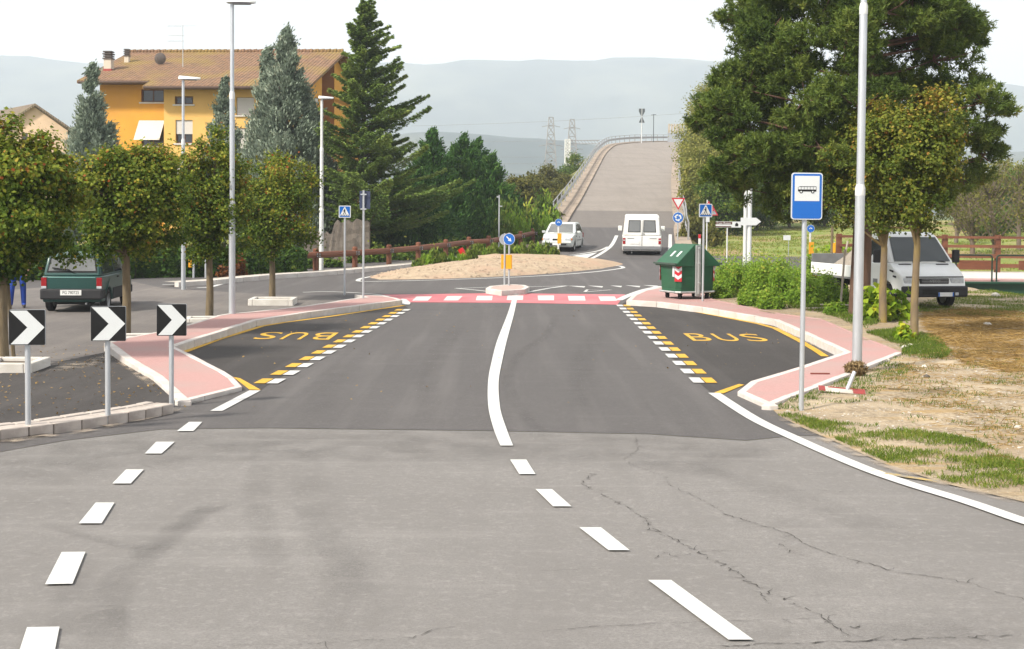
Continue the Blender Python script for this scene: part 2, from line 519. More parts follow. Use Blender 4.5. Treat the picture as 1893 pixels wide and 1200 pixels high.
# ------------------------------------------------------------------ road paint (parts of the resurfaced road / the old road)
def paint(name, pxpolys, mat, dz=.014, parent=None):
    polys = [px2(p) for p in pxpolys]
    return sheet(polys, name, mat, dz, zr, parent or road_new)
def paint_line(name, pxpts, w, mat, dz=.014, parent=None, sm=True):
    pts = px2(pxpts)
    if sm: pts = smooth_line(pts, 5)
    A, Bq = offset_line(pts, w)
    return sheet(strip_polys(A, Bq), name, mat, dz, zr, parent or road_new)
# dashes on the left
for q in [[(327, 799), (357.6, 799), (374, 782), (349.5, 782)], [(267.7, 840.8), (298.6, 840.8), (322.9, 819), (288.6, 819)],
          [(207.8, 896.5), (241.6, 896.5), (265.8, 870.3), (233, 870.3)], [(145.5, 970.6), (187.8, 970.6), (211.6, 932), (176.9, 932)],
          [(83.2, 1084), (134, 1083), (158, 1023.5), (114, 1024)], [(25, 1240), (95, 1240), (110, 1163), (50, 1164)],
          [(943, 852), (973, 852), (990, 879), (960, 879)], [(990, 907), (1020.5, 907), (1056.6, 939), (1022.5, 939)],
          [(1070.8, 978), (1110.8, 978), (1164, 1020.5), (1125, 1020.5)], [(1198, 1076), (1240.6, 1076), (1392.5, 1187), (1346.7, 1187)]]:
    paint("lane_dash", [q], WHITE_PAINT, parent=road_old)
paint("edge_line", [[(388.5, 761.5), (411, 761.5), (482, 723.5), (461, 723.5)]], WHITE_PAINT)
cl = [((925, 948.5), 826), ((914, 938), 799.5), ((904.5, 926.5), 765), ((901.8, 923), 741.8), ((901.6, 921.6), 719.8), ((903, 922.5), 700), ((906.8, 926.2), 678.6),
      ((917, 935.4), 637), ((927, 942.5), 610), ((938, 950), 582), ((946, 955.5), 556), ((947, 956), 547)]
A = smooth_line(px2([(a[0], y) for a, y in cl]), 4); Bq = smooth_line(px2([(a[1], y) for a, y in cl]), 4)
sheet(strip_polys(A, Bq), "centre_line", WHITE_PAINT, .0145, zr, road_new)
paint_line("edge_line", [(1320, 728), (1393, 775), (1472, 813), (1589, 864), (1678, 896), (1789, 930), (1893, 966), (1990, 995)], .17, WHITE_PAINT, parent=road_old)
paint_line("worn_yellow_line", [(1600, 868), (1660, 881), (1735, 892)], .10, pm("worn_yellow_paint", (.42, .30, .10), (.24, .21, .17), scale=12, rough=.8, contrast=.1), parent=road_old)
# red crossing with white squares
paint("crossing_band", [[(700, 545.5), (912, 542.6), (1156, 545), (1141, 564), (960, 560.5), (757, 559.5), (740, 555)]], RED_PAINT, .0095)
for q in [[(152, 207), (258, 207), (287, 178), (183, 178)], [(362, 205), (462, 205), (492, 176), (388, 176)], [(580, 204), (690, 204), (694, 174), (590, 174)],
          [(788, 202), (898, 202), (900, 172), (795, 172)], [(1002, 204), (1107, 204), (1107, 172), (997, 172)], [(1207, 206), (1320, 206), (1312, 175), (1200, 175)],
          [(1420, 208), (1532, 208), (1515, 178), (1405, 178)]]:
    paint("crossing_square", [[(720 + a / 3.64, 500 + b / 3.64) for a, b in q]], WHITE_PAINT, .0135)
# splitter lines
paint_line("splitter_line", [(842, 533.5), (880, 537), (915, 541), (949, 546.5)], .14, WHITE_PAINT, .0125, sm=False)
paint_line("splitter_line", [(953, 546.5), (985, 539), (1015, 533.5), (1047, 529)], .14, WHITE_PAINT, .0125, sm=False)
paint_line("splitter_line", [(845, 533.8), (907, 531.4)], .1, WHITE_PAINT, .0105, sm=False)
paint_line("splitter_line", [(971, 530.8), (1043, 529.2)], .1, WHITE_PAINT, .0105, sm=False)
for q in [[(1049, 529), (1082, 530), (1080, 532.5)], [(1086, 528.7), (1115, 530), (1113, 532.5)], [(1128, 528.6), (1150, 529.5), (1148, 532)],
          [(1155, 528), (1184, 529.6), (1182, 532)], [(1188, 527.6), (1216, 529), (1214, 531.5)]]:
    paint("give_way_tooth", [q], WHITE_PAINT)
paint_line("give_way_triangle", [(1081, 540.5), (1086, 536.2), (1130, 536.6), (1081, 540.5)], .10, WHITE_PAINT, sm=False)
paint_line("edge_line", [(1143, 556), (1160, 548), (1178, 541), (1194, 536), (1222, 530)], .24, WHITE_PAINT, .0165)
# roundabout ring line and ramp splitter
paint_line("ring_line", [(708, 509), (680, 513), (664, 517), (668, 521), (720, 520.5), (800, 518.5), (918, 514.4), (1010, 510), (1090, 504), (1133, 499), (1152, 495.5), (1146, 492.5), (1138, 492)], .17, WHITE_PAINT)
paint_line("splitter_line", [(1088, 481), (1105, 473), (1122, 462), (1132, 452), (1140, 436)], .2, WHITE_PAINT, .020)
paint_line("splitter_line", [(1053, 473), (1085, 468.5), (1108, 464), (1124, 457)], .16, WHITE_PAINT, .0245)
paint("hatch_fill", [[(1058, 473.5), (1104, 467.5), (1092, 474), (1084, 478)]], WHITE_PAINT, .016)
paint("edge_line", [[(1236, 434), (1242, 434), (1242, 466), (1235, 466)]], WHITE_PAINT, .021)
paint_line("edge_line", [(490, 511), (560, 507), (660, 501), (777, 492), (850, 484), (930, 473), (1005, 461)], .13, WHITE_PAINT)
paint_line("edge_line", [(300, 527), (345, 526), (400, 520), (440, 517), (480, 512)], .15, WHITE_PAINT)
paint_line("edge_line", [(365, 533), (390, 531), (420, 523), (455, 518)], .18, WHITE_PAINT)
paint_line("edge_line", [(560, 541.5), (600, 540.3), (640, 541.5), (690, 545), (720, 549)], .12, WHITE_PAINT, .019)
# bay lines
paint_line("bay_line", [(341, 652), (405.6, 628), (485, 604), (527, 597), (617, 585), (746, 565.5)], .13, YELLOW_PAINT, .0145, sm=False, parent=bayL)
paint("bay_line", [[(431, 698.5), (444, 701), (482, 722.5), (461, 722)]], YELLOW_PAINT, .0145, parent=bayL)
paint_line("bay_line", [(1163, 557.8), (1245, 569.5), (1338, 587), (1404, 600), (1433, 608), (1478, 631), (1507, 648), (1525, 660)], .14, YELLOW_PAINT, .0145, sm=False, parent=bayR)
paint("bay_line", [[(1320, 727.5), (1337, 729), (1376, 713), (1366, 711.5)]], YELLOW_PAINT, .0145, parent=bayR)
def bay_dashes(p0, p1, n, parent, side):
    a = Vector(px2([p0])[0]); b = Vector(px2([p1])[0])
    d = (b - a) / (n - 1); u = d.normalized()
    for k in range(n):
        c = a + d * k; h = d * .27
        q = lambda o, w: [tuple(c + Vector((o, 0)) - h), tuple(c + Vector((o + w, 0)) - h), tuple(c + Vector((o + w, 0)) + h), tuple(c + Vector((o, 0)) + h)]
        sheet(q(-.085, .17), "lane_dash", WHITE_PAINT, .0185, zr, road_new)
        if k < 15: sheet(q(-.085 + side * .19, .17), "bay_dash", YELLOW_PAINT, .0185, zr, parent)
bay_dashes((511, 706.5), (750.9, 574.2), 15, bayL, -1)
bay_dashes((1287.5, 704.7), (1146, 566), 15, bayR, 1)
def bus_letters(x0, x1, y0, y1, flip, parent):
    p = G((x0 + x1) / 2, (y0 + y1) / 2, 0, zr)
    w = (G(x1, (y0 + y1) / 2, 0, zr) - G(x0, (y0 + y1) / 2, 0, zr)).length
    d = G((x0 + x1) / 2, y0, 0, zr).y - G((x0 + x1) / 2, y1, 0, zr).y
    pieces = []
    for i, ch in enumerate("BUS"):
        me = text_mesh(ch, 1.0, YELLOW_PAINT, "painted_letter")
        co = np.array([v.co[:] for v in me.vertices])
        mn, mx_ = co.min(0), co.max(0)
        sx, sy = w * .27 / (mx_[0] - mn[0]), d / (mx_[1] - mn[1])
        for v in me.vertices:
            v.co.x = (v.co.x - (mn[0] + mx_[0]) / 2) * sx; v.co.y = (v.co.y - (mn[1] + mx_[1]) / 2) * sy
        o = obj("painted_letter", me, parent)
        off = (i - 1) * w * .365 * (-1 if flip else 1)
        o.location = (p.x + off, p.y, .0145)
        o.rotation_euler = (0, 0, math.pi if flip else 0)
bus_letters(475.6, 618, 615.4, 628.5, True, bayL)
bus_letters(1273, 1410, 618, 631.5, False, bayR)

# ------------------------------------------------------------------ cracks and tyre marks
CRACK = pm("crack_filth", (.035, .03, .027), (.05, .045, .04), scale=20, rough=1)
rc = random.Random(11)
def crack(pts, w0=.008, jit=.03, parent=road_old):
    P = resample([Vector(p) for p in px2(pts)], .032); w0 *= .62; jit *= .55
    Q = [(p.x + rc.gauss(0, jit), p.y + rc.gauss(0, jit)) for p in P]
    A, Bq = [], []
    for i, p in enumerate(Q):
        w = w0 * rc.choice([.25, .5, .9, 1.2, 1.8])
        t = (Vector(Q[min(i + 1, len(Q) - 1)]) - Vector(Q[max(i - 1, 0)])).normalized(); n = Vector((-t.y, t.x))
        A.append(tuple(Vector(p) + n * w / 2)); Bq.append(tuple(Vector(p) - n * w / 2))
    polys = [q for q in strip_polys(A, Bq) if rc.random() > .14]
    for i in range(0, len(Q) - 4, 9):                       # short side branches
        if rc.random() < .55:
            a = Vector(Q[i]); u = Vector((rc.uniform(-1, 1), rc.uniform(-1, 1))).normalized() * rc.uniform(.05, .16)
            n = Vector((-u.y, u.x)).normalized() * w0 * .45; k = a + u * .5 + Vector((rc.gauss(0, .015), rc.gauss(0, .015)))
            polys += [[tuple(a + n), tuple(k + n * .7), tuple(k - n * .7), tuple(a - n)], [tuple(k + n * .7), tuple(a + u + n * .3), tuple(a + u - n * .3), tuple(k - n * .7)]]
    return sheet(polys, "crack", CRACK, .006, zr, parent)
c6 = lambda L_: [(1000 + a / 2.12, 760 + b / 2.12) for a, b in L_]
crack(c6([(720, 405), (800, 430), (900, 460), (975, 485), (1040, 528), (1130, 560), (1200, 580), (1290, 602), (1380, 632), (1490, 645), (1600, 662), (1690, 680), (1790, 712), (1890, 740)]), .009, .018)
crack(c6([(370, 105), (385, 150), (325, 190), (380, 225), (470, 250), (520, 300), (590, 330), (690, 380), (720, 405)]), .006, .03)
crack(c6([(200, 245), (160, 285), (220, 315), (280, 350), (350, 385), (410, 430), (465, 480), (520, 505), (600, 540), (680, 590), (760, 635), (830, 680), (900, 715), (980, 755), (1060, 790), (1110, 815), (1170, 845), (1260, 848)]), .010, .035)
crack(c6([(400, 420), (430, 470), (470, 470)]), .006, .03)
crack(c6([(450, 580), (485, 555), (530, 575), (590, 560)]), .005, .03)
crack(c6([(920, 510), (965, 545), (1015, 570)]), .005, .03)
crack(c6([(580, 325), (700, 318), (880, 315), (1060, 312), (1230, 318)]), .005, .008)
crack(c6([(0, 235), (170, 232)]), .004, .008)
crack(c6([(0, 628), (230, 620)]), .005, .01)
crack(c6([(0, 868), (200, 848), (420, 836), (640, 828), (1000, 818), (1110, 815)]), .005, .012)
crack(c6([(600, 555), (760, 548)]), .005, .02)
crack(c6([(860, 715), (880, 745), (905, 760)]), .005, .02)
crack(c6([(1110, 815), (1150, 850), (1210, 880), (1240, 890)]), .008, .03)
crack(c6([(700, 925), (900, 915), (1200, 905), (1500, 895), (1893, 880)]), .012, .02)
crack([(400, 1195), (560, 1192), (700, 1184), (770, 1180), (800, 1165), (850, 1160)], .006, .015)
crack([(0, 930), (60, 930), (140, 932)], .006, .01)
crack([(40, 1020), (75, 1028), (100, 1024)], .005, .01)
m_, N_, L_, B_ = _new("tyre_scuff")
B_.inputs["Base Color"].default_value = (.075, .07, .066, 1); B_.inputs["Roughness"].default_value = .8
tr_ = N_.new("ShaderNodeBsdfTransparent"); mx_ = N_.new("ShaderNodeMixShader")
nz_ = N_.new("ShaderNodeTexNoise"); nz_.inputs["Scale"].default_value = 2.2; nz_.inputs["Detail"].default_value = 8
co_ = N_.new("ShaderNodeTexCoord"); L_.new(co_.outputs["Object"], nz_.inputs["Vector"])
at_ = N_.new("ShaderNodeAttribute"); at_.attribute_name = "soft"
mr_ = N_.new("ShaderNodeMapRange"); mr_.inputs[1].default_value = .3; mr_.inputs[2].default_value = .75; mr_.inputs[4].default_value = .34
mu_ = N_.new("ShaderNodeMath"); mu_.operation = 'MULTIPLY'
L_.new(nz_.outputs["Fac"], mr_.inputs[0]); L_.new(mr_.outputs[0], mu_.inputs[0]); L_.new(at_.outputs["Fac"], mu_.inputs[1])
L_.new(mu_.outputs[0], mx_.inputs[0]); L_.new(tr_.outputs[0], mx_.inputs[1]); L_.new(B_.outputs[0], mx_.inputs[2]); L_.new(mx_.outputs[0], N_["Material Output"].inputs[0])
TYRE = m_
def tyre_mark(pts, w, strength=1.0, parent=road_old, dz=.008):
    P = smooth_line(px2(pts), 6)
    vs, fs, at = [], [], []
    cols = (-.5, -.3, 0, .3, .5); al = (0, .8, 1, .8, 0)
    for i, p in enumerate(P):
        t = (Vector(P[min(i + 1, len(P) - 1)]) - Vector(P[max(i - 1, 0)])).normalized(); n = Vector((-t.y, t.x))
        e = min(1, i / 4, (len(P) - 1 - i) / 4)
        for c, a in zip(cols, al):
            q = Vector(p) + n * c * w
            vs.append((q.x, q.y, zr(q.y) + dz + .003)); at.append(a * e * strength)
    k = len(cols)
    for i in range(len(P) - 1):
        for j in range(k - 1): fs.append((i * k + j, i * k + j + 1, (i + 1) * k + j + 1, (i + 1) * k + j))
    me = bpy.data.meshes.new("tyre_mark"); me.from_pydata(vs, [], fs)
    a_ = me.attributes.new("soft", 'FLOAT', 'POINT'); a_.data.foreach_set("value", at)
    me.materials.append(TYRE)
    return obj("tyre_mark", me, parent)
tyre_mark([(415, 930), (370, 950), (320, 985), (270, 1025), (225, 1070), (200, 1120), (195, 1170), (205, 1230)], .30, .9)
tyre_mark([(310, 1015), (240, 1012), (160, 993), (80, 970)], .16, .7)
tyre_mark([(500, 800), (480, 870), (475, 930), (490, 1010), (520, 1080)], .3, .45)
tyre_mark([(160, 1030), (135, 1090), (125, 1150), (130, 1220)], .25, .5)
tyre_mark([(560, 930), (620, 1020), (650, 1090)], .3, .4)
tyre_mark([(1030, 580), (1010, 620), (960, 655), (940, 700), (950, 740), (975, 775), (1000, 800)], .22, .7, road_new, .010)
tyre_mark([(1120, 600), (1080, 660), (1075, 730), (1090, 790)], .5, .5, road_new, .010)
tyre_mark([(860, 590), (820, 640), (790, 700), (800, 770)], .5, .45, road_new, .010)
tyre_mark([(640, 660), (600, 720), (590, 780)], .5, .4, road_new, .010)
tyre_mark([(1500, 940), (1450, 985), (1500, 1060), (1600, 1090)], .3, .2)
tyre_mark([(1893, 1165), (1700, 1172), (1500, 1185), (1380, 1200)], .6, .4)
tyre_mark([(0, 880), (150, 850), (330, 830), (500, 820)], .3, .4)
tyre_mark([(-60, 880), (60, 858), (200, 836), (360, 826), (520, 822), (760, 824), (960, 826), (1180, 830), (1340, 838), (1440, 848)], 2.6, .75)
tyre_mark([(620, 1210), (640, 1080), (600, 960), (560, 870), (545, 815)], .5, .35)
tyre_mark([(1700, 1010), (1500, 930), (1330, 880), (1150, 850)], .6, .4)

# washed-out sand and grit lying in the gutters
m_ = TYRE.copy(); m_.name = "gutter_grit"; m_.node_tree.nodes["Principled BSDF"].inputs["Base Color"].default_value = (.40, .33, .255, 1)
for n_ in m_.node_tree.nodes:
    if n_.type == 'MAP_RANGE': n_.inputs[1].default_value = .42; n_.inputs[2].default_value = .62; n_.inputs[4].default_value = .85
    if n_.type == 'TEX_NOISE': n_.inputs["Scale"].default_value = 3.5
GRIT = m_
m_ = GRIT.copy(); m_.name = "gutter_dark_dirt"; m_.node_tree.nodes["Principled BSDF"].inputs["Base Color"].default_value = (.06, .05, .042, 1)
DARKDIRT = m_
def grit(pts, w, strength, parent, mat=None, dz=.0195):
    o = tyre_mark(pts, w, strength, parent, dz); o.data.materials[0] = mat or GRIT; o.name = "gutter_dirt"; return o
grit([(-60, 832), (60, 812), (130, 803), (200, 790), (280, 772), (330, 757)], .26, 1.0, road_new)
grit([(-40, 826), (40, 812), (110, 800), (180, 789)], .16, .9, road_new, DARKDIRT, .024)
grit([(342, 750), (400, 738), (452, 723)], .14, .8, road_new, DARKDIRT)
grit([(345, 649), (420, 622), (480, 603), (560, 590)], .10, .9, bayL, DARKDIRT)
grit([(205, 652), (250, 684), (300, 722)], .30, .9, park)
grit([(215, 658), (262, 694)], .12, .8, park, DARKDIRT, .024)
grit([(100, 690), (180, 668), (240, 650), (330, 612), (420, 588)], .55, .7, park)
grit([(1430, 762), (1500, 797), (1600, 842), (1700, 880), (1800, 905), (1893, 932)], .35, .9, road_old, None, .010)
grit([(1440, 606), (1480, 626), (1520, 650)], .10, .8, bayR)
grit([(560, 508), (640, 502), (720, 496), (800, 487)], .25, .8, road_new)
grit([(1367, 729), (1400, 742), (1425, 756)], .12, .8, road_new, DARKDIRT)
# ------------------------------------------------------------------ pavements with kerb stones
def hp(Y):
    t = max(0.0, min(1.0, (Y - 17.5) / 5.5)); return .06 + .085 * t * t * (3 - 2 * t)
def zp(Y): return zr(Y) + hp(Y)
rk = random.Random(5)
def kerb(parent, pts, w, side, ftop=zp, L=1.0, name="kerb_stone", mat=None, depth=.25, proud=.006):
    """stones of about L metres along the 2-d polyline pts (outer edge); body lies on 'side' of the direction of travel"""
    inner = offset_line(pts, 2 * w)[0 if side > 0 else 1]
    for i in range(len(pts) - 1):
        a, b = Vector(pts[i]), Vector(pts[i + 1]); ia, ib = Vector(inner[i]), Vector(inner[i + 1])
        n = max(1, round((b - a).length / L)); g = .006 / max((b - a).length / n, .1)
        for k in range(n):
            t0, t1 = (k + g) / n, (k + 1 - g) / n
            q = [a + (b - a) * t0, a + (b - a) * t1, ia + (ib - ia) * t1, ia + (ib - ia) * t0]
            dz = proud + rk.uniform(-.004, .006)
            c = sum(q, Vector((0, 0))) / 4
            vs = []
            for p in q: vs.append((p.x - c.x, p.y - c.y, ftop(p.y) + dz - depth))
            for j, p in enumerate(q):
                e = .015
                pp = p + (c - p).normalized() * 0
                vs.append((pp.x - c.x, pp.y - c.y, ftop(p.y) + dz))
            mb = MB(); mb.add(vs, [(3, 2, 1, 0), (4, 5, 6, 7), (0, 1, 5, 4), (1, 2, 6, 5), (2, 3, 7, 6), (3, 0, 4, 7)])
            mb.build(name, mat or CONC, parent, (c.x, c.y, 0), bevel=.014, seg=2)
# right pavement
PR_front = [(1158, 555.5), (1213.6, 558.6), (1298, 569), (1430, 591), (1480, 613.6), (1561, 651)]
PR_lobe = [(1485.6, 675.6), (1388, 704.7), (1363, 724.5), (1423.6, 751)]
PR_rim = [(1467, 732), (1559.6, 696.8), (1668.5, 652)]
PR_back = [(1596, 623), (1520, 590), (1456, 582), (1390, 569), (1318, 553.5), (1300, 535)]
PR_left = [(1224, 531), (1190, 536.5), (1170, 545)]
w_ = lambda L_: px2(L_, 0, zp)
pr = w_(PR_front + PR_lobe + PR_rim + PR_back + PR_left)
pav_r = struct(sheet(pr, "pavement", PINK, 0.0, zp, extra_cuts=[17.5 + .5 * i for i in range(12)]))
kerb(pav_r, w_(PR_front), .14, 1)
kerb(pav_r, w_([PR_front[-1]] + PR_lobe), .12, 1)
kerb(pav_r, w_([PR_lobe[-1]] + PR_rim), .12, 1)
kerb(pav_r, w_([PR_rim[-1]] + PR_back), .07, 1, mat=PINK)
kerb(pav_r, w_([(1300, 535)] + PR_left + [(1158, 555.5)]), .14, 1)
# left pavement
PL_front = [(744, 555), (575, 576.6), (474, 592.4), (324, 641)]
PL_lobe = [(413.6, 686), (432, 698), (448, 715), (379, 732), (342, 741.7), (333, 743)]
PL_left = [(283, 697), (229, 663), (205, 644), (192, 635)]
PL_back = [(235, 624), (293, 613), (352, 599), (400, 584), (427, 579.5), (469, 576), (564, 566), (648, 553), (676, 549.5)]
PL_end = [(655, 545), (675, 545), (712, 547), (733, 551)]
pl = w_(PL_front + PL_lobe + PL_left + PL_back + PL_end)
pav_l = struct(sheet(pl, "pavement", PINK, 0.0, zp, extra_cuts=[17.5 + .5 * i for i in range(12)]))
kerb(pav_l, w_(PL_front), .14, -1)
kerb(pav_l, w_([PL_front[-1]] + PL_lobe[:3]), .10, -1)
kerb(pav_l, w_(PL_lobe[2:]), .12, -1)
kerb(pav_l, w_([PL_lobe[-1]] + PL_left), .15, -1, mat=CONC)
kerb(pav_l, w_([PL_left[-1]] + PL_back), .09, -1)
kerb(pav_l, w_([PL_back[-1]] + PL_end + [PL_front[0]]), .12, -1)
# white nose at the end of the left kerb
paint("kerb_nose", [[(742, 553.5), (751, 554.5), (759, 561), (757, 564.5), (741, 564.5)]], WHITE_PAINT, .0225)
# kerb carrying the bend markers
def zk(Y): return zr(Y) + .12
kb = px2([(-420, 840), (-180, 818), (0, 796), (100, 784), (200, 769), (270, 757.5), (322, 747)], 0, zk)
bend_kerb = struct(sheet(strip_polys(*[(offset_line(kb, .56)[0]), kb]), "bend_kerb", CONC_OLD, .0, zk))
kerb(bend_kerb, smooth_line(kb, 2), .17, 1, zk, L=2.4, mat=CONC_OLD, depth=.3)
pb = offset_line(smooth_line(kb, 2), .62)[0]
kerb(bend_kerb, pb, .13, 1, zk, L=2.4, mat=CONC_OLD, depth=.3)

# ------------------------------------------------------------------ outer kerb of the roundabout road on the left
def zo(Y): return zr(Y) + .16
ok_px = [(330, 522), (400, 518), (450, 513), (508, 508), (590, 503), (656, 498), (719, 492.5), (776, 486.5), (824, 480), (870, 475), (905, 471.5), (960, 462)]
okp = px2(ok_px, 0, zo)
outer = struct(sheet(strip_polys(okp, offset_line(okp, -1.4)[1]), "outer_footway", pm("footway_concrete", (.46, .42, .36), (.36, .33, .28), scale=4, rough=.9), 0, zo))
kerb(outer, okp, .2, 1, zo, L=1.2)

# ------------------------------------------------------------------ roundabout centre: gravel mound
near = px2([(694, 517.5), (760, 517), (830, 515.5), (894, 513), (1000, 507.5), (1060, 502.5), (1110, 497.5), (1128, 494.5)])
far = [(near[-1][0] + .9, near[-1][1] + 2.6), (near[-1][0] - .6, near[-1][1] + 5.5), (near[-1][0] - 2.6, near[-1][1] + 7.0), (near[-1][0] - 6, near[-1][1] + 6.0),
       (near[0][0] + 3, near[0][1] + 9.5), (near[0][0] + .6, near[0][1] + 5.5), (near[0][0] - .6, near[0][1] + 2.2)]
outl = smooth_line(near + far + [near[0]], 5)[:-1]
cx = sum(p[0] for p in outl) / len(outl); cy = sum(p[1] for p in outl) / len(outl)
def mound_h(t): return .50 * (1 - t ** 2.2)
mb = MB(); nr = 12; ri = random.Random(8)
n = len(outl)
for k in range(nr + 1):
    t = k / nr
    for p in outl:
        x, y = cx + (p[0] - cx) * t, cy + (p[1] - cy) * t
        mb.v.append((x, y, zr(y) + mound_h(t) + (ri.uniform(-.03, .03) if 0 < k < nr else 0) - (.04 if k == nr else 0)))
for k in range(nr):
    for i in range(n):
        j = (i + 1) % n
        mb.f.append((k * n + i, k * n + j, (k + 1) * n + j, (k + 1) * n + i))
island = struct(mb.build("roundabout_island", GRAVEL, smooth=50))
def mound_z(x, y):
    best = 0.0
    d = Vector((x - cx, y - cy)); L = d.length
    if L < 1e-4: return zr(y) + mound_h(0)
    ang = math.atan2(d.y, d.x)
    q = min(outl, key=lambda p: abs(math.atan2(math.sin(math.atan2(p[1] - cy, p[0] - cx) - ang), math.cos(math.atan2(p[1] - cy, p[0] - cx) - ang))))
    t = min(1.0, L / (Vector(q) - Vector((cx, cy))).length)
    return zr(y) + mound_h(t)
# small splitter island
def zs(Y): return zr(Y) + .16
isl = px2([(906, 533.5), (912, 529.5), (945, 526.5), (964, 527.5), (971, 530.5), (962, 535), (930, 537.5)], 0, zs)
spl = struct(sheet(isl, "splitter_island", pm("island_paving", (.46, .33, .29), (.38, .29, .25), scale=6, rough=.9), 0, zs))
kerb(spl, isl + [isl[0]], .14, 1, zs, L=.8)
kerb(spl, isl + [isl[0]], .14, -1, zs, L=.8) if False else None
# ------------------------------------------------------------------ right-hand verge (dirt, trodden grass)
def noise2(x, y):
    return (math.sin(x * 2.1 + 1.3 * math.sin(y * 1.7)) + math.sin(y * 2.7 + 1.9 * math.sin(x * 1.1 + 2)) + .6 * math.sin(5.3 * x + 4.1 * y) + .6 * math.sin(7.7 * y - 3.9 * x)) / 3.2
edge_px = [(1424, 754), (1440, 770), (1485, 793), (1548, 820), (1646, 864), (1751, 897), (1893, 930), (2100, 975)]
edge = px2(edge_px)
vpoly = edge + [(40, edge[-1][1]), (40, 43.6), (12.6, 43.6)] + px2([(1297, 536), (1314, 555), (1388, 572), (1454, 584.5), (1517, 592.5), (1592, 626), (1660, 653)], 0, zp) + px2([(1558, 694), (1464, 729.5), (1424, 749)], 0, zp)
def zv(x, y):
    d = 9.0
    for (ax_, ay_), (bx_, by_) in zip(edge, edge[1:]):
        dx, dy = bx_ - ax_, by_ - ay_; tt = max(0.0, min(1.0, ((x - ax_) * dx + (y - ay_) * dy) / (dx * dx + dy * dy)))
        d = min(d, math.hypot(x - ax_ - tt * dx, y - ay_ - tt * dy))
    t = min(1.0, d / .8)
    lift = .10 * max(0.0, min(1.0, (y - 19) / 5))
    return zg(y) + .012 + t * (.02 + lift + .028 * noise2(x, y) + .012 * noise2(3.1 * x + 2, 2.7 * y)) - chan(x, y)
bm = bmesh.new()
f_ = bm.faces.new([bm.verts.new((p[0], p[1], 0)) for p in vpoly])
for ax, lo, hi, no in ((0, 3, 40, (1, 0, 0)), (1, 8, 44, (0, 1, 0))):
    c = lo
    while c < hi:
        step = .22 if (ax == 1 and c < 24) or (ax == 0 and c < 14) else .5
        bmesh.ops.bisect_plane(bm, geom=bm.verts[:] + bm.edges[:] + bm.faces[:], plane_co=(c, 0, 0) if ax == 0 else (0, c, 0), plane_no=no, dist=1e-5)
        c += step
bmesh.ops.triangulate(bm, faces=bm.faces[:])
for v in bm.verts: v.co.z = zv(v.co.x, v.co.y)
bm.normal_update()
if sum(q.normal.z for q in bm.faces) < 0: bmesh.ops.reverse_faces(bm, faces=bm.faces)
me = bpy.data.meshes.new("verge"); bm.to_mesh(me); bm.free()
for p in me.polygons: p.use_smooth = True
# verge material: dirt with straw-coloured and greenish patches
m, N, L, B = _new("trodden_verge")
co = N.new("ShaderNodeTexCoord").outputs["Object"]
def nz(sc, det=5, vec=co):
    q = N.new("ShaderNodeTexNoise"); q.inputs["Scale"].default_value = sc; q.inputs["Detail"].default_value = det; L.new(vec, q.inputs["Vector"]); return q.outputs["Fac"]
def mrg(v, a, b, lo=0., hi=1.):
    q = N.new("ShaderNodeMapRange"); q.inputs[1].default_value = a; q.inputs[2].default_value = b; q.inputs[3].default_value = lo; q.inputs[4].default_value = hi; L.new(v, q.inputs[0]); return q.outputs[0]
def mixc(f, a, b):
    q = N.new("ShaderNodeMix"); q.data_type = 'RGBA'; L.new(f, q.inputs[0])
    for v, i in ((a, 6), (b, 7)):
        if hasattr(v, 'links'): L.new(v, q.inputs[i])
        else: q.inputs[i].default_value = lin(v)
    return q.outputs[2]
c = mixc(mrg(nz(16, 6), .36, .66), (.38, .31, .215), (.21, .165, .115))
c = mixc(mrg(nz(1.1), .46, .62), c, (.46, .375, .265))
c = mixc(mrg(nz(.55), .50, .66, 0, .85), c, (.20, .15, .095))
vor = N.new("ShaderNodeTexVoronoi"); vor.inputs["Scale"].default_value = 26; L.new(co, vor.inputs["Vector"])
c = mixc(mrg(vor.outputs["Distance"], .12, .22, .75, 0), c, (.52, .47, .40))
mp = N.new("ShaderNodeMapping"); mp.inputs["Scale"].default_value = (.6, 3.2, 1); L.new(co, mp.inputs[0])
c = mixc(mrg(nz(1.1, 5, mp.outputs[0]), .52, .70, 0, .8), c, (.33, .22, .09))
L.new(c, B.inputs["Base Color"]); B.inputs["Roughness"].default_value = .95; B.inputs["Specular IOR Level"].default_value = .15
bp = N.new("ShaderNodeBump"); bp.inputs["Strength"].default_value = 1.0; bp.inputs["Distance"].default_value = .03
L.new(nz(18, 7), bp.inputs["Height"]); L.new(bp.outputs[0], B.inputs["Normal"])
me.materials.append(m)
verge = struct(obj("verge", me))

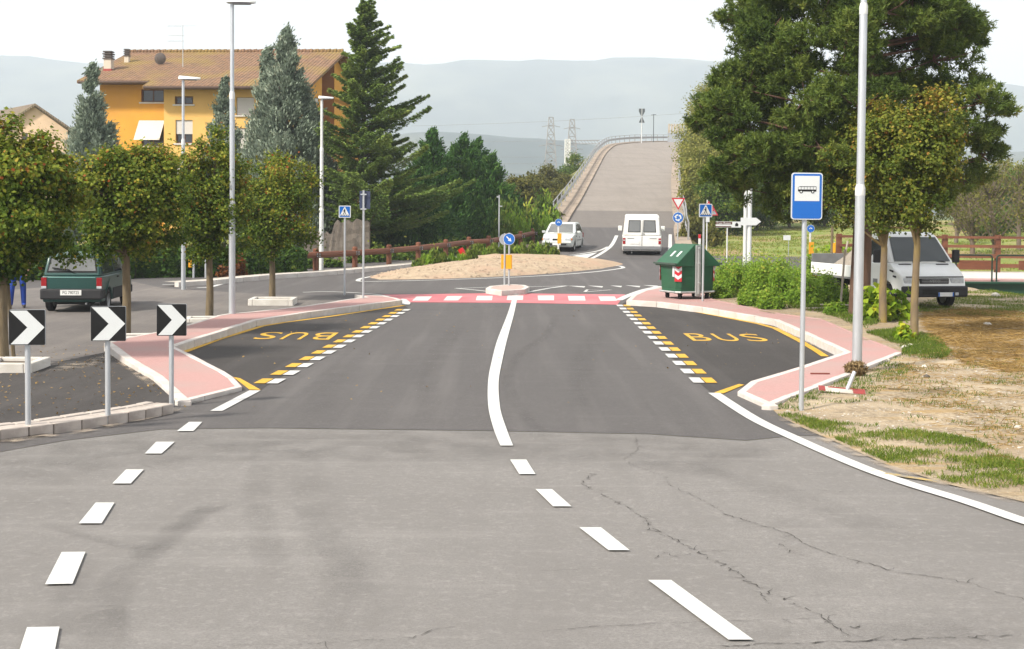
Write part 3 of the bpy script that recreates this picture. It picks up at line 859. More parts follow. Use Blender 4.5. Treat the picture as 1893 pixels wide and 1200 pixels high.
# ------------------------------------------------------------------ hills across the valley
HILL = pm("wooded_hillside", (.028, .045, .055), (.06, .08, .085), scale=.018, rough=1, c3=(.11, .125, .11), scale3=.006)
def ridge(name, Y, tops, xs0, xs1, depth, seed, amp, mat=HILL):
    """hill with a rounded front: crest heights read off at pixel columns, distance Y"""
    rr = random.Random(seed)
    ph = [rr.uniform(0, 6.28) for _ in range(8)]
    mb = MB()
    nxs = 160; rows = 10
    for i in range(nxs + 1):
        x = xs0 + (xs1 - xs0) * i / nxs
        px = IW / 2 + FPX * x / Y
        py = np.interp(px, [t[0] for t in tops], [t[1] for t in tops])
        zt = EYE + (HORIZON - py) / FPX * Y
        zt += amp * sum(math.sin(px * fq + ph[k]) / (k + 1) for k, fq in enumerate((.011, .023, .05, .09, .16)))
        for k in range(rows + 1):
            t = k / rows
            s = math.sin(t * math.pi / 2) ** 1.3
            spur = 1 + .10 * math.sin(x * 9 / Y * 3 + 2 * t + ph[5]) * (1 - t)
            mb.v.append((x, Y - depth * (1 - t) * spur, 1.0 + (zt - 1.0) * s - (4 if k == 0 else 0)))
        mb.v.append((x, Y + depth, -4))
    r1 = rows + 2
    for i in range(nxs):
        for k in range(rows + 1):
            a = i * r1 + k; mb.f.append((a, a + r1, a + r1 + 1, a + 1))
    return struct(mb.build(name, mat, smooth=80))
ridge("mountain_ridge", 3000, [(-2500, 150), (-800, 135), (-200, 122), (0, 118), (80, 120), (130, 124), (260, 128), (500, 130), (735, 122), (800, 125), (870, 114), (960, 116), (1010, 114), (1080, 119), (1150, 112), (1300, 113), (1500, 125), (1750, 140), (1850, 155), (1893, 168), (2300, 150), (4000, 170)], -3400, 3600, 900, 4, 3.0)
ridge("foothill", 1250, [(-2000, 300), (600, 262), (760, 247), (820, 243), (900, 250), (990, 262), (1100, 272), (1300, 285), (1893, 270), (4000, 300)], -1900, 2100, 260, 9, 2.2)
ridge("low_hill", 700, [(-2500, 330), (700, 318), (860, 312), (950, 318), (1040, 326), (1300, 330), (1893, 315), (4000, 330)], -1100, 1200, 120, 14, 1.2)
# ------------------------------------------------------------------ buildings
PLASTER_O = pm("orange_plaster", (.66, .32, .045), (.60, .29, .045), scale=1.5, rough=.9, c3=(.56, .27, .05), scale3=.3)
PLASTER_Y = pm("pale_yellow_plaster", (.70, .43, .13), (.64, .39, .12), scale=1.5, rough=.9, c3=(.60, .36, .11), scale3=.3)
CREAM = pm("cream_plaster", (.62, .45, .31), (.55, .40, .28), scale=1.2, rough=.9, c3=(.50, .37, .26), scale3=.3)
SHUTTER = pm("pale_roller_shutter", (.58, .54, .50), (.52, .49, .45), scale=2, rough=.7, stretch=(.3, 1, 12))
WOODW = pm("brown_window_wood", (.16, .07, .03), (.10, .045, .02), scale=6, rough=.6)
STONEW = pm("pale_stone_sill", (.62, .59, .54), (.52, .49, .45), scale=6, rough=.8)
EAVE = pm("dark_eave_timber", (.10, .06, .045), (.07, .045, .035), scale=5, rough=.8)
def roofmat(name, a, b, moss):
    m, N, L, B = _new(name)
    co = N.new("ShaderNodeTexCoord").outputs["Object"]
    n1 = N.new("ShaderNodeTexNoise"); n1.inputs["Scale"].default_value = 3.2; n1.inputs["Detail"].default_value = 7; L.new(co, n1.inputs["Vector"])
    r1 = N.new("ShaderNodeValToRGB"); r1.color_ramp.elements[0].position = .35; r1.color_ramp.elements[0].color = lin(a); r1.color_ramp.elements[1].position = .65; r1.color_ramp.elements[1].color = lin(b)
    L.new(n1.outputs["Fac"], r1.inputs[0])
    n2 = N.new("ShaderNodeTexNoise"); n2.inputs["Scale"].default_value = .45; n2.inputs["Detail"].default_value = 5; L.new(co, n2.inputs["Vector"])
    q = N.new("ShaderNodeMapRange"); q.inputs[1].default_value = .5; q.inputs[2].default_value = .68; L.new(n2.outputs["Fac"], q.inputs[0])
    mx = N.new("ShaderNodeMix"); mx.data_type = 'RGBA'; L.new(q.outputs[0], mx.inputs[0]); L.new(r1.outputs[0], mx.inputs[6]); mx.inputs[7].default_value = lin(moss)
    L.new(mx.outputs[2], B.inputs["Base Color"]); B.inputs["Roughness"].default_value = .9
    w = N.new("ShaderNodeTexWave"); w.wave_type = 'BANDS'; w.bands_direction = 'X'; w.inputs["Scale"].default_value = 1.35; w.inputs["Distortion"].default_value = .6; L.new(co, w.inputs["Vector"])
    w2 = N.new("ShaderNodeTexWave"); w2.wave_type = 'BANDS'; w2.bands_direction = 'Y'; w2.inputs["Scale"].default_value = .9; w2.inputs["Distortion"].default_value = 1.0; L.new(co, w2.inputs["Vector"])
    ad = N.new("ShaderNodeMath"); ad.operation = 'ADD'; L.new(w.outputs["Fac"], ad.inputs[0]); L.new(w2.outputs["Fac"], ad.inputs[1])
    bp = N.new("ShaderNodeBump"); bp.inputs["Strength"].default_value = .9; bp.inputs["Distance"].default_value = .06
    L.new(ad.outputs[0], bp.inputs["Height"]); L.new(bp.outputs[0], B.inputs["Normal"])
    return m
ROOF = roofmat("mossy_clay_tiles", (.235, .13, .07), (.14, .08, .045), (.22, .145, .04))
ROOF2 = roofmat("grey_clay_tiles", (.19, .14, .10), (.13, .10, .075), (.17, .14, .07))
def wall_open(mb, u0, u1, z0, z1, y, opens, depth=.22, axis='x', sgn=1):
    """wall in the plane y (or x for axis 'y') with rectangular openings and their reveals"""
    us = sorted(set([u0, u1] + [o[0] for o in opens] + [o[1] for o in opens]))
    zs_ = sorted(set([z0, z1] + [o[2] for o in opens] + [o[3] for o in opens]))
    P = (lambda u, d, z: (u, y + sgn * d, z)) if axis == 'x' else (lambda u, d, z: (y + sgn * d, u, z))
    for a, b in zip(us, us[1:]):
        for c, d in zip(zs_, zs_[1:]):
            if any(o[0] <= a and b <= o[1] and o[2] <= c and d <= o[3] for o in opens): continue
            mb.add([P(a, 0, c), P(b, 0, c), P(b, 0, d), P(a, 0, d)], [(0, 1, 2, 3)])
    for a, b, c, d in opens:
        q = [(a, c), (b, c), (b, d), (a, d)]
        for i in range(4):
            p, r = q[i], q[(i + 1) % 4]
            mb.add([P(p[0], 0, p[1]), P(r[0], 0, r[1]), P(r[0], depth, r[1]), P(p[0], depth, p[1])], [(0, 1, 2, 3)])
def window(parent, u0, u1, z0, z1, y, kind, axis='x', sgn=1, frame_mat=None, sill=True):
    """window set 0.16 m back; kind: 'panes', 'shutter', 'half', 'awning'"""
    fm = frame_mat or WOODW
    def bx(mb, ua, ub, da, db, za, zb):
        c = ((ua + ub) / 2, y + sgn * (da + db) / 2, (za + zb) / 2); d = (abs(ub - ua), abs(db - da), abs(zb - za))
        if axis != 'x': c = (c[1], c[0], c[2]); d = (d[1], d[0], d[2])
        mb.box(c, d)
    f = MB(); t = .07
    bx(f, u0, u0 + t, .12, .19, z0, z1); bx(f, u1 - t, u1, .12, .19, z0, z1)
    bx(f, u0 + t, u1 - t, .12, .19, z0, z0 + t); bx(f, u0 + t, u1 - t, .12, .19, z1 - t, z1)
    w = f.build("window", fm, parent)
    n = max(1, round((u1 - u0) / .62))
    for k in range(n):
        a = u0 + t + (u1 - u0 - 2 * t) * k / n; b = u0 + t + (u1 - u0 - 2 * t) * (k + 1) / n
        g = MB(); bx(g, a + .03, b - .03, .155, .165, z0 + t, z1 - t); g.build("pane", GLASS, w)
        if k: h = MB(); bx(h, a - .03, a + .03, .125, .185, z0 + t, z1 - t); h.build("mullion", fm, w)
    if kind in ('shutter', 'half'):
        lo = z0 + .03 if kind == 'shutter' else z0 + (z1 - z0) * .4
        s = MB(); bx(s, u0 + .02, u1 - .02, .07, .10, lo, z1 - .02); s.build("roller_shutter", SHUTTER, w)
    if sill:
        s = MB(); bx(s, u0 - .1, u1 + .1, -.09, .15, z0 - .09, z0 - .003); s.build("sill", STONEW, w)
    return w
# yellow apartment house -------------------------------------------------
o0 = at(557, 388, 75.0); ORX = o0.x; ROTB = R(-5)
def uz(px, py, v=0.0):
    """local u and z of a pixel on the plane v behind the facade"""
    d = ray(px, py)
    nrm = Vector((math.sin(-ROTB), math.cos(ROTB), 0)); nrm = Vector((-math.sin(ROTB), math.cos(ROTB), 0))
    P0 = Vector((ORX, 75.0, 0)) + nrm * v
    o = Vector((0, 0, EYE)); t = (P0 - o).dot(nrm) / d.dot(nrm); p = o + d * t
    tv = Vector((math.cos(ROTB), math.sin(ROTB), 0))
    return (p - Vector((ORX, 75.0, 0))).dot(tv), p.z
ap = thing("apartment_house", "three storey orange and yellow apartment house with mossy tiled roof behind the conifers", "building", (ORX, 75.0, zg(75) - .3), ROTB)
z_off = zg(75) - .3
ZW = lambda z: z - z_off
uL = uz(185, 300, 1.4)[0]; uM = uz(303, 250)[0]
zeP = uz(400, 162)[1]; zeR = uz(230, 152, 1.4)[1]
def rect(px0, px1, py0, py1, v=0.0):
    a = uz(px0, py1, v); b = uz(px1, py0, v); return (a[0], b[0], ZW(a[1]), ZW(b[1]))
D = 16.5
wA = rect(261, 303.5, 165, 189, 1.4); wB = rect(261, 303.5, 223, 270, 1.4)
wA = (wA[0], min(wA[1], uM - .15), wA[2], wA[3]); wB = (wB[0], min(wB[1], uM - .15), wB[2], wB[3])
wC = rect(323, 357, 178, 193); wD = rect(324.5, 356, 222, 265); wE = rect(437, 470, 180, 213); wE2 = rect(437, 470, 237, 280)
wD0 = rect(324.5, 356, 300, 345); wB0 = rect(255, 300, 303, 350, 1.4)
zt = ZW(zeR) + .3
mb = MB(); wall_open(mb, uL, uM, 0, zt, 1.4, [wA, wB, wB0])
mb.build("wall", PLASTER_O, ap)
mb = MB(); wall_open(mb, uM, 0, 0, ZW(zeP) + .25, 0, [wC, wD, wE, wE2, wD0])
mb.add([(uM, 0, 0), (uM, 1.4, 0), (uM, 1.4, ZW(zeP) + .25), (uM, 0, ZW(zeP) + .25)], [(0, 1, 2, 3)])
mb.build("wall", PLASTER_Y, ap)
window(ap, *wA, 1.4, 'panes'); w = window(ap, *wB, 1.4, 'panes'); window(ap, *wB0, 1.4, 'panes')
aw = MB(); a0, a1 = wB[0] - .1, wB[1] + .05
aw.add([(a0, 1.36, wB[3]), (a1, 1.36, wB[3]), (a1, .45, wB[2] + .35), (a0, .45, wB[2] + .35), (a0, 1.33, wB[3]), (a1, 1.33, wB[3]), (a1, .42, wB[2] + .33), (a0, .42, wB[2] + .33)], [(0, 1, 2, 3), (4, 5, 6, 7), (3, 2, 6, 7), (0, 3, 7, 4), (1, 2, 6, 5)])
aw.build("awning", SHUTTER, w)
window(ap, *wC, 0, 'panes'); window(ap, *wD, 0, 'half'); window(ap, *wE, 0, 'shutter'); window(ap, *wE2, 0, 'shutter'); window(ap, *wD0, 0, 'half')
# gable wall on the right side with a recessed strip
zr_ = 0.0
ridge_v = 8.6
zR = uz(420, 99, ridge_v)[1]
def roof_z(v): return ZW(zeP) + (ZW(zR) - ZW(zeP)) * (v + .7) / (ridge_v + .7) if v <= ridge_v else ZW(zR) - (ZW(zR) - ZW(zeP)) * (v - ridge_v) / (D - ridge_v + .7)
def side_v(px, py):
    d = ray(px, py); o = Vector((0, 0, EYE)); nrm = Vector((math.cos(ROTB), math.sin(ROTB), 0))
    t = (Vector((ORX, 75, 0)) - o).dot(nrm) / d.dot(nrm); p = o + d * t
    return (p - Vector((ORX, 75, 0))).dot(Vector((-math.sin(ROTB), math.cos(ROTB), 0))), p.z
f0, f1 = side_v(582, 190), side_v(590, 145); g0, g1 = side_v(628, 185), side_v(637, 147); r0, r1 = side_v(595, 200)[0], side_v(618, 200)[0]
mb = MB()
zlow = ZW(zeP) - .1
wF = (f0[0], f1[0], ZW(f0[1]), min(ZW(f1[1]), zlow - .15)); wG = (g0[0], min(g1[0], D - .3), ZW(g0[1]), min(ZW(g1[1]), zlow - .15))
wF2 = (wF[0], wF[1], wF[2] - 3.1, wF[3] - 3.1); wG2 = (wG[0], wG[1], wG[2] - 3.1, wG[3] - 3.1)
wall_open(mb, 0, r0, 0, zlow, 0, [wF, wF2], axis='y', sgn=-1)
wall_open(mb, r1, D, 0, zlow, 0, [wG, wG2], axis='y', sgn=-1)
mb.add([(0, 0, zlow), (0, r0, zlow), (0, r0, roof_z(r0)), (0, 0, roof_z(0))], [(0, 1, 2, 3)])
mb.add([(0, r1, zlow), (0, D, zlow), (0, D, roof_z(D)), (0, ridge_v, roof_z(ridge_v)), (0, r1, roof_z(r1))], [(0, 1, 2, 3, 4)])
mb.build("gable_wall", PLASTER_O, ap)
mb = MB(); mb.add([(-1.2, r0, 0), (-1.2, r1, 0), (-1.2, r1, roof_z(r1)), (-1.2, r0, roof_z(r0)), (0, r0, 0), (0, r0, roof_z(r0)), (0, r1, 0), (0, r1, roof_z(r1))], [(0, 1, 2, 3), (0, 3, 5, 4), (1, 6, 7, 2)])
mb.build("recess_wall", pm("brown_plaster", (.36, .15, .04), (.31, .13, .035), scale=2, rough=.9), ap)
for wv in (wF, wF2, wG, wG2): window(ap, *wv, 0, 'shutter', axis='y', sgn=-1, sill=False)
mb = MB(); mb.add([(uL, 1.4, 0), (uL, D, 0), (uL, D, roof_z(D)), (uL, ridge_v, roof_z(ridge_v)), (uL, 1.4, roof_z(1.4))], [(0, 1, 2, 3, 4)]); mb.add([(uL, D, 0), (0, D, 0), (0, D, roof_z(D)), (uL, D, roof_z(D))], [(0, 1, 2, 3)])
mb.build("wall", PLASTER_O, ap)
# roof: front slope in two depths, back slope, thickness
def slope(mb, u0, u1, v0, v1, th=.18):
    z0, z1 = roof_z(v0) + .12, roof_z(v1) + .12
    mb.add([(u0, v0, z0), (u1, v0, z0), (u1, v1, z1), (u0, v1, z1), (u0, v0, z0 - th), (u1, v0, z0 - th), (u1, v1, z1 - th), (u0, v1, z1 - th)],
           [(0, 1, 2, 3), (7, 6, 5, 4), (0, 4, 5, 1), (1, 5, 6, 2), (2, 6, 7, 3), (3, 7, 4, 0)])
ov = .75
uO = uz(275, 160)[0]
mb = MB(); slope(mb, uO, ov, -1.0, ridge_v); slope(mb, uL - 1.0, uO - .004, .35, ridge_v); slope(mb, uL - 1.0, ov, ridge_v + .004, D + .9)
rf = mb.build("roof", ROOF, ap)
mb = MB()
for k in range(int((ov - uL + 1.0) / .42)):
    u = uL - 1.0 + k * .42; mb.tube([(u, ridge_v, ZW(zR) + .13), (u + .44, ridge_v, ZW(zR) + .16)], [.13, .15], 8)
mb.build("ridge_tiles", ROOF, rf)
mb = MB(); zz = roof_z(-1.0) + .0; mb.tube([(uO + .1, -1.06, zz), (ov - .1, -1.06, zz)], .09, 8); zz2 = roof_z(.35); mb.tube([(uL - .9, .29, zz2), (uO - .1, .29, zz2)], .09, 8)
mb.build("gutter", EAVE, rf)
mb = MB(); mb.box(((uO + ov) / 2, -.45, roof_z(-.5) - .16), (ov - uO - .3, .9, .05)); mb.box(((uL - 1 + uO) / 2, .9, roof_z(.9) - .2), (uO - uL + .8, .9, .05)); mb.build("soffit", EAVE, rf)
CHW = pm("chimney_cream", (.60, .52, .42), (.5, .43, .35), scale=4, rough=.9); CHR = pm("chimney_red_flashing", (.34, .06, .05), (.28, .05, .04), scale=4, rough=.8); CHD = pm("chimney_dark_clay", (.11, .09, .08), (.07, .06, .055), scale=4, rough=.9)
def chimney(px, pyb, pyt, v, wpx):
    u, zb = uz(px, pyb, v); _, zt_ = uz(px, pyt, v); w_ = wpx * 75 / FPX
    zb -= .5
    h = zt_ - zb; zb = ZW(zb)
    a = MB(); a.box((u, v, zb + h * .35), (w_ * .8, w_ * .8, h * .7)); c = a.build("chimney", CHW, rf)
    return u, v, zb, h, w_
for args in ((201, 132, 94, 3.2, 18), (235, 124, 90, 5.5, 11)):
    u, v, zb, h, w_ = chimney(*args)
    a = MB(); a.box((u, v, zb + h * .24 + .1), (w_ * .88, w_ * .88, h * .12)); a.build("chimney_band", CHR, rf)
    a = MB()
    for k in range(4): a.box((u, v, zb + h * (.72 + .08 * k)), (w_ * (1.0 if k % 2 == 0 else .92), w_ * (1.0 if k % 2 == 0 else .92), h * .045))
    a.box((u, v, zb + h * .84), (w_ * .62, w_ * .62, h * .28)); a.build("chimney_pot", CHD, rf)
u, z = uz(295, 108, 4.6)
a = MB(); prof = [(0, .0), (.15, .02), (.3, .07), (.38, .12), (.385, .10), (.3, .05), (.15, .0), (0, -.02)]
a.lathe([(r, h) for r, h in prof], 18, (u, 4.6, ZW(z)), 'y'); a.tube([(u, 4.7, ZW(z)), (u + .12, 4.75, ZW(z) - 1.05)], .03, 6); a.tube([(u, 4.6, ZW(z) - .3), (u, 4.15, ZW(z))], .012, 5)
a.build("satellite_dish", CHD, rf, smooth=40)
u, z = uz(338, 46, 4.0); zb_ = roof_z(4.0)
a = MB(); a.tube([(u, 4.0, zb_), (u, 4.0, ZW(z))], .022, 6)
for yy, wpx in ((48, 1.0), (66, .9), (76, .95)):
    z2 = ZW(uz(338, yy, 4.0)[1]); a.tube([(u - wpx, 4.0, z2), (u + (.9 if yy == 48 else .1), 4.0, z2)], .014, 5)
    for k in range(5): a.tube([(u - wpx + .2 * k, 3.75, z2), (u - wpx + .2 * k, 4.25, z2)], .008, 4)
a.build("antenna", GALV, rf)
# cream house on the far left -------------------------------------------
hp0 = at(62, 388, 125); ro = R(38)
ho = thing("cream_house", "cream house with a small gable window beyond the leafy parking trees", "building", (hp0.x, 125, zg(125) - .3), ro * 0)
zA, zE = at(62, 196, 125).z - zg(125) + .3, at(128, 240, 125).z - zg(125) + .3
hw = at(126, 388, 125).x - hp0.x
dv = Vector((-.62, .79)) * 16
wz0, wz1 = at(45, 249, 125).z - zg(125) + .3, at(45, 222, 125).z - zg(125) + .3
wx0, wx1 = at(38, 0, 125).x - hp0.x, at(50, 0, 125).x - hp0.x
mb = MB(); wall_open(mb, -hw, hw, 0, zE - .1, 0, [(wx0, wx1, min(wz0, zE - 2.2), zE - .35)])
mb.add([(-hw, 0, zE - .1), (hw, 0, zE - .1), (0, 0, zA)], [(0, 1, 2)])
mb.add([(hw, 0, 0), (hw + dv.x, dv.y, 0), (hw + dv.x, dv.y, zE), (hw, 0, zE)], [(0, 1, 2, 3)])
mb.add([(-hw, 0, 0), (-hw + dv.x, dv.y, 0), (-hw + dv.x, dv.y, zE), (-hw, 0, zE)], [(0, 1, 2, 3)])
mb.build("wall", CREAM, ho)
window(ho, wx0, wx1, min(wz0, zE - 2.2), zE - .35, 0, 'panes', sill=False)
mb = MB(); k = .6; e = Vector((-dv.x, -dv.y)).normalized() * .7
for s in (-1, 1):
    x1, z1 = s * (hw + k), zE - k * (zA - zE) / hw
    P4 = [(0, zA + .22), (x1, z1 + .22)]
    a0, a1 = (P4[0][0] + e.x, e.y, P4[0][1]), (P4[1][0] + e.x, e.y, P4[1][1]); b0, b1 = (P4[0][0] + dv.x, dv.y, P4[0][1]), (P4[1][0] + dv.x, dv.y, P4[1][1])
    dn = lambda p: (p[0], p[1], p[2] - .22)
    mb.add([a0, a1, b1, b0, dn(a0), dn(a1), dn(b1), dn(b0)], [(0, 1, 2, 3), (7, 6, 5, 4), (0, 4, 5, 1), (1, 5, 6, 2), (2, 6, 7, 3)])
mb.build("roof", ROOF2, ho)
# old rubble wall behind the wooden barrier ------------------------------
m, N, L, B = _new("rubble_stone")
co = N.new("ShaderNodeTexCoord").outputs["Object"]; mp = N.new("ShaderNodeMapping"); mp.inputs["Scale"].default_value = (3.2, 3.2, 5.5); L.new(co, mp.inputs[0])
vo = N.new("ShaderNodeTexVoronoi"); vo.inputs["Scale"].default_value = 1.0; L.new(mp.outputs[0], vo.inputs["Vector"])
rp = N.new("ShaderNodeValToRGB"); rp.color_ramp.elements[0].color = (.20, .165, .13, 1); rp.color_ramp.elements[1].color = (.36, .30, .24, 1); L.new(vo.outputs["Color"], rp.inputs[0]); L.new(rp.outputs[0], B.inputs["Base Color"])
v2 = N.new("ShaderNodeTexVoronoi"); v2.feature = 'DISTANCE_TO_EDGE'; L.new(mp.outputs[0], v2.inputs["Vector"])
bp = N.new("ShaderNodeBump"); bp.inputs["Distance"].default_value = .05; L.new(v2.outputs["Distance"], bp.inputs["Height"]); L.new(bp.outputs[0], B.inputs["Normal"]); B.inputs["Roughness"].default_value = .95
RUBBLE = m
pa, pbb = G(540, 494, 0, zg), G(668, 490, 0, zg)
pa.y += 3; pbb.y += 3
mb = MB(); rr = random.Random(6); nseg = 24
for k in range(nseg + 1):
    p = pa.lerp(pbb, k / nseg); top = 1.65 + rr.uniform(-.12, .15) + (.15 if k > 10 else -.3)
    for dy in (0, .4):
        mb.v += [(p.x, p.y + dy + rr.uniform(-.01, .01), zg(p.y) - .1), (p.x, p.y + dy + rr.uniform(-.012, .012), zg(p.y) + top * .55), (p.x, p.y + dy + rr.uniform(-.01, .01), zg(p.y) + top)]
for k in range(nseg):
    a = k * 6; b = a + 6
    mb.f += [(a, b, b + 1, a + 1), (a + 1, b + 1, b + 2, a + 2), (a + 2, b + 2, b + 5, a + 5), (a + 3, a + 4, b + 4, b + 3), (a + 4, a + 5, b + 5, b + 4)]
tag(mb.build("rubble_wall", RUBBLE), "old rubble stone garden wall behind the wooden barrier below the conifers", "wall")
# ------------------------------------------------------------------ signs
def rrect(w, h, r, n=5):
    pts = []
    for cx_, cz_, a0 in ((w / 2 - r, h / 2 - r, 0), (-w / 2 + r, h / 2 - r, 90), (-w / 2 + r, -h / 2 + r, 180), (w / 2 - r, -h / 2 + r, 270)):
        for k in range(n + 1):
            a = R(a0 + 90 * k / n); pts.append((cx_ + r * math.cos(a), cz_ + r * math.sin(a)))
    return pts
def circ(r, n=28, cx_=0, cz_=0): return [(cx_ + r * math.cos(2 * math.pi * k / n), cz_ + r * math.sin(2 * math.pi * k / n)) for k in range(n)]
def plate(parent, name, poly, y, th, mat, c=(0, 0), bevel=0):
    mb = MB(); mb.prism([(p[0] + c[0], p[1] + c[1]) for p in poly], 'y', y, y + th)
    return mb.build(name, mat, parent, bevel=bevel)
def pole(parent, h, r=.03, mat=None, name="post", x=0, y=0, z0=-.15, n=14, cap=True):
    mb = MB(); mb.tube([(x, y, z0), (x, y, h)], r, n)
    if cap: mb.tube([(x, y, h), (x, y, h + .012)], r * 1.06, n)
    return mb.build(name, mat or GALV, parent, smooth=40)
def clamp(parent, z, r=.03):
    mb = MB(); mb.tube([(0, 0, z - .02), (0, 0, z + .02)], r * 1.25, 12); mb.box((0, -r * 1.1, z), (.16, .012, .035)); return mb.build("clamp", GALV, parent)
def base_of(px, py, f=zg, dz=0.0):
    p = G(px, py, dz, f); return p, FPX / p.y
def ped_symbol(face, s, y):
    """white triangle with a striding figure over zebra bars, on a square of side s"""
    tri = plate(face, "triangle", [(-.40 * s, -.33 * s), (.40 * s, -.33 * s), (.035 * s, .38 * s), (-.035 * s, .38 * s)], y, .002, SIGNWHITE)
    y2 = y - .003
    mb = MB()
    mb.prism(circ(.045 * s, 12, .0, .20 * s), 'y', y2, y2 + .002)
    mb.prism([(-.06 * s, .14 * s), (.05 * s, .15 * s), (.045 * s, -.02 * s), (-.05 * s, -.02 * s)], 'y', y2, y2 + .002)
    mb.prism([(-.05 * s, -.022 * s), (.0, -.022 * s), (-.09 * s, -.22 * s), (-.14 * s, -.20 * s)], 'y', y2, y2 + .002)
    mb.prism([(.002 * s, -.022 * s), (.046 * s, -.022 * s), (.12 * s, -.20 * s), (.07 * s, -.22 * s)], 'y', y2, y2 + .002)
    mb.prism([(-.062 * s, .13 * s), (-.062 * s, .09 * s), (-.15 * s, .0), (-.17 * s, .03 * s)], 'y', y2, y2 + .002)
    mb.build("walking_figure", SIGNBLACK, tri)
    for k in range(5):
        x0 = (-.34 + .155 * k) * s
        plate(tri, "zebra_bar", [(x0, -.325 * s), (x0 + .06 * s, -.325 * s), (x0 * .8 + .05 * s, -.235 * s), (x0 * .8, -.235 * s)], y2, .002, SIGNBLACK)
def ped_sign(px, pyb, x0, x1, yt, yb, label, f=zg, yaw=0):
    p, s = base_of(px, pyb, f)
    t = thing("crossing_sign", label, "road sign", (p.x, p.y, p.z), yaw, "pedestrian crossing signs")
    w = (x1 - x0) / s; top = (pyb - yt) / s; zc = top - w / 2; cx_ = ((x0 + x1) / 2 - px) / s
    pole(t, top - .02, .03)
    for dz in (.3, -.3): clamp(t, zc + dz * w)
    b = plate(t, "panel", rrect(w, w, .03), -.045, .012, SIGNGREY, (cx_ * .5, zc))
    face = plate(t, "border", rrect(w - .006, w - .006, .028), -.0485, .003, SIGNWHITE, (cx_ * .5, zc))
    blue = plate(t, "face", rrect(w - .05, w - .05, .02), -.0515, .0025, BLUE, (cx_ * .5, zc))
    e = bpy.data.objects.new("symbol", None)
    mbt = blue
    # symbol pieces are sub-parts of the face
    ped_at(blue, w, -.0545, cx_ * .5, zc)
    return t
def ped_at(face, s, y, cx_, zc):
    n0 = set(bpy.data.objects)
    ped_symbol(face, s, y)
    for o in set(bpy.data.objects) - n0:
        if o.parent is face: pass
        for v in o.data.vertices: v.co.x += cx_; v.co.z += zc
# re-parent deeper symbol pieces so that nothing lies below thing > part > sub-part
def flatten(face):
    for ch in list(face.children):
        for g in list(ch.children): g.parent = face
s1 = ped_sign(637, 546, 626.5, 649, 380, 404.5, "blue pedestrian crossing sign on a thin post at the parking corner", yaw=R(-4))
s2 = ped_sign(1299, 557, 1291.5, 1316.5, 376.5, 401.5, "blue pedestrian crossing sign on the post beside the green waste container", f=zp, yaw=R(4))
for s_ in (s1, s2):
    for ch in s_.children: flatten(ch)
# bus stop sign -----------------------------------------------------------
p, s = base_of(1481, 762)
t = thing("bus_stop_sign", "blue bus stop sign with a white bus panel on a grey post in the verge", "road sign", p, R(3))
top = (762 - 318) / s; w, h = 58.5 / s, 86.5 / s; zc = top - h / 2; cx_ = .012
pole(t, top - .03, .032)
for dz in (.25, -.25): clamp(t, zc + dz * h)
plate(t, "panel", rrect(w, h, .04), -.05, .014, SIGNGREY, (cx_, zc))
plate(t, "border", rrect(w - .004, h - .004, .038), -.0535, .003, SIGNWHITE, (cx_, zc))
fc = plate(t, "face", rrect(w - .03, h - .03, .03), -.0565, .0025, BLUE, (cx_, zc))
sq = w * .79; zq = zc + h * .165
plate(fc, "white_square", [(-sq / 2, -sq / 2), (sq / 2, -sq / 2), (sq / 2, sq / 2), (-sq / 2, sq / 2)], -.0592, .0025, SIGNWHITE, (cx_, zq))
bl, bh = sq * .74, sq * .2
yy = -.0618
mb = MB()
bz = zq - bh * .1
mb.prism([(cx_ - bl / 2, bz - bh * .5), (cx_ + bl / 2, bz - bh * .5), (cx_ + bl / 2, bz - bh * .1), (cx_ - bl / 2, bz - bh * .1)], 'y', yy, yy + .002)
mb.prism([(cx_ - bl / 2 + .01, bz + bh * .42), (cx_ + bl / 2, bz + bh * .42), (cx_ + bl / 2, bz + bh * .52), (cx_ - bl / 2 + .02, bz + bh * .52)], 'y', yy, yy + .002)
for k in range(7):
    x_ = cx_ - bl / 2 + bl * k / 6.1; mb.prism([(x_, bz - bh * .1), (x_ + .004, bz - bh * .1), (x_ + .004, bz + bh * .42), (x_, bz + bh * .42)], 'y', yy, yy + .002)
for k in (-.33, .3): mb.prism(circ(.022, 14, cx_ + bl * k, bz - bh * .55), 'y', yy - .001, yy)
mb.build("bus_pictogram", SIGNBLACK, fc)
mb = MB()
for k in (-.33, .3): mb.prism(circ(.011, 12, cx_ + bl * k, bz - bh * .55), 'y', yy - .002, yy - .0012)
mb.build("wheel_discs", SIGNWHITE, fc)
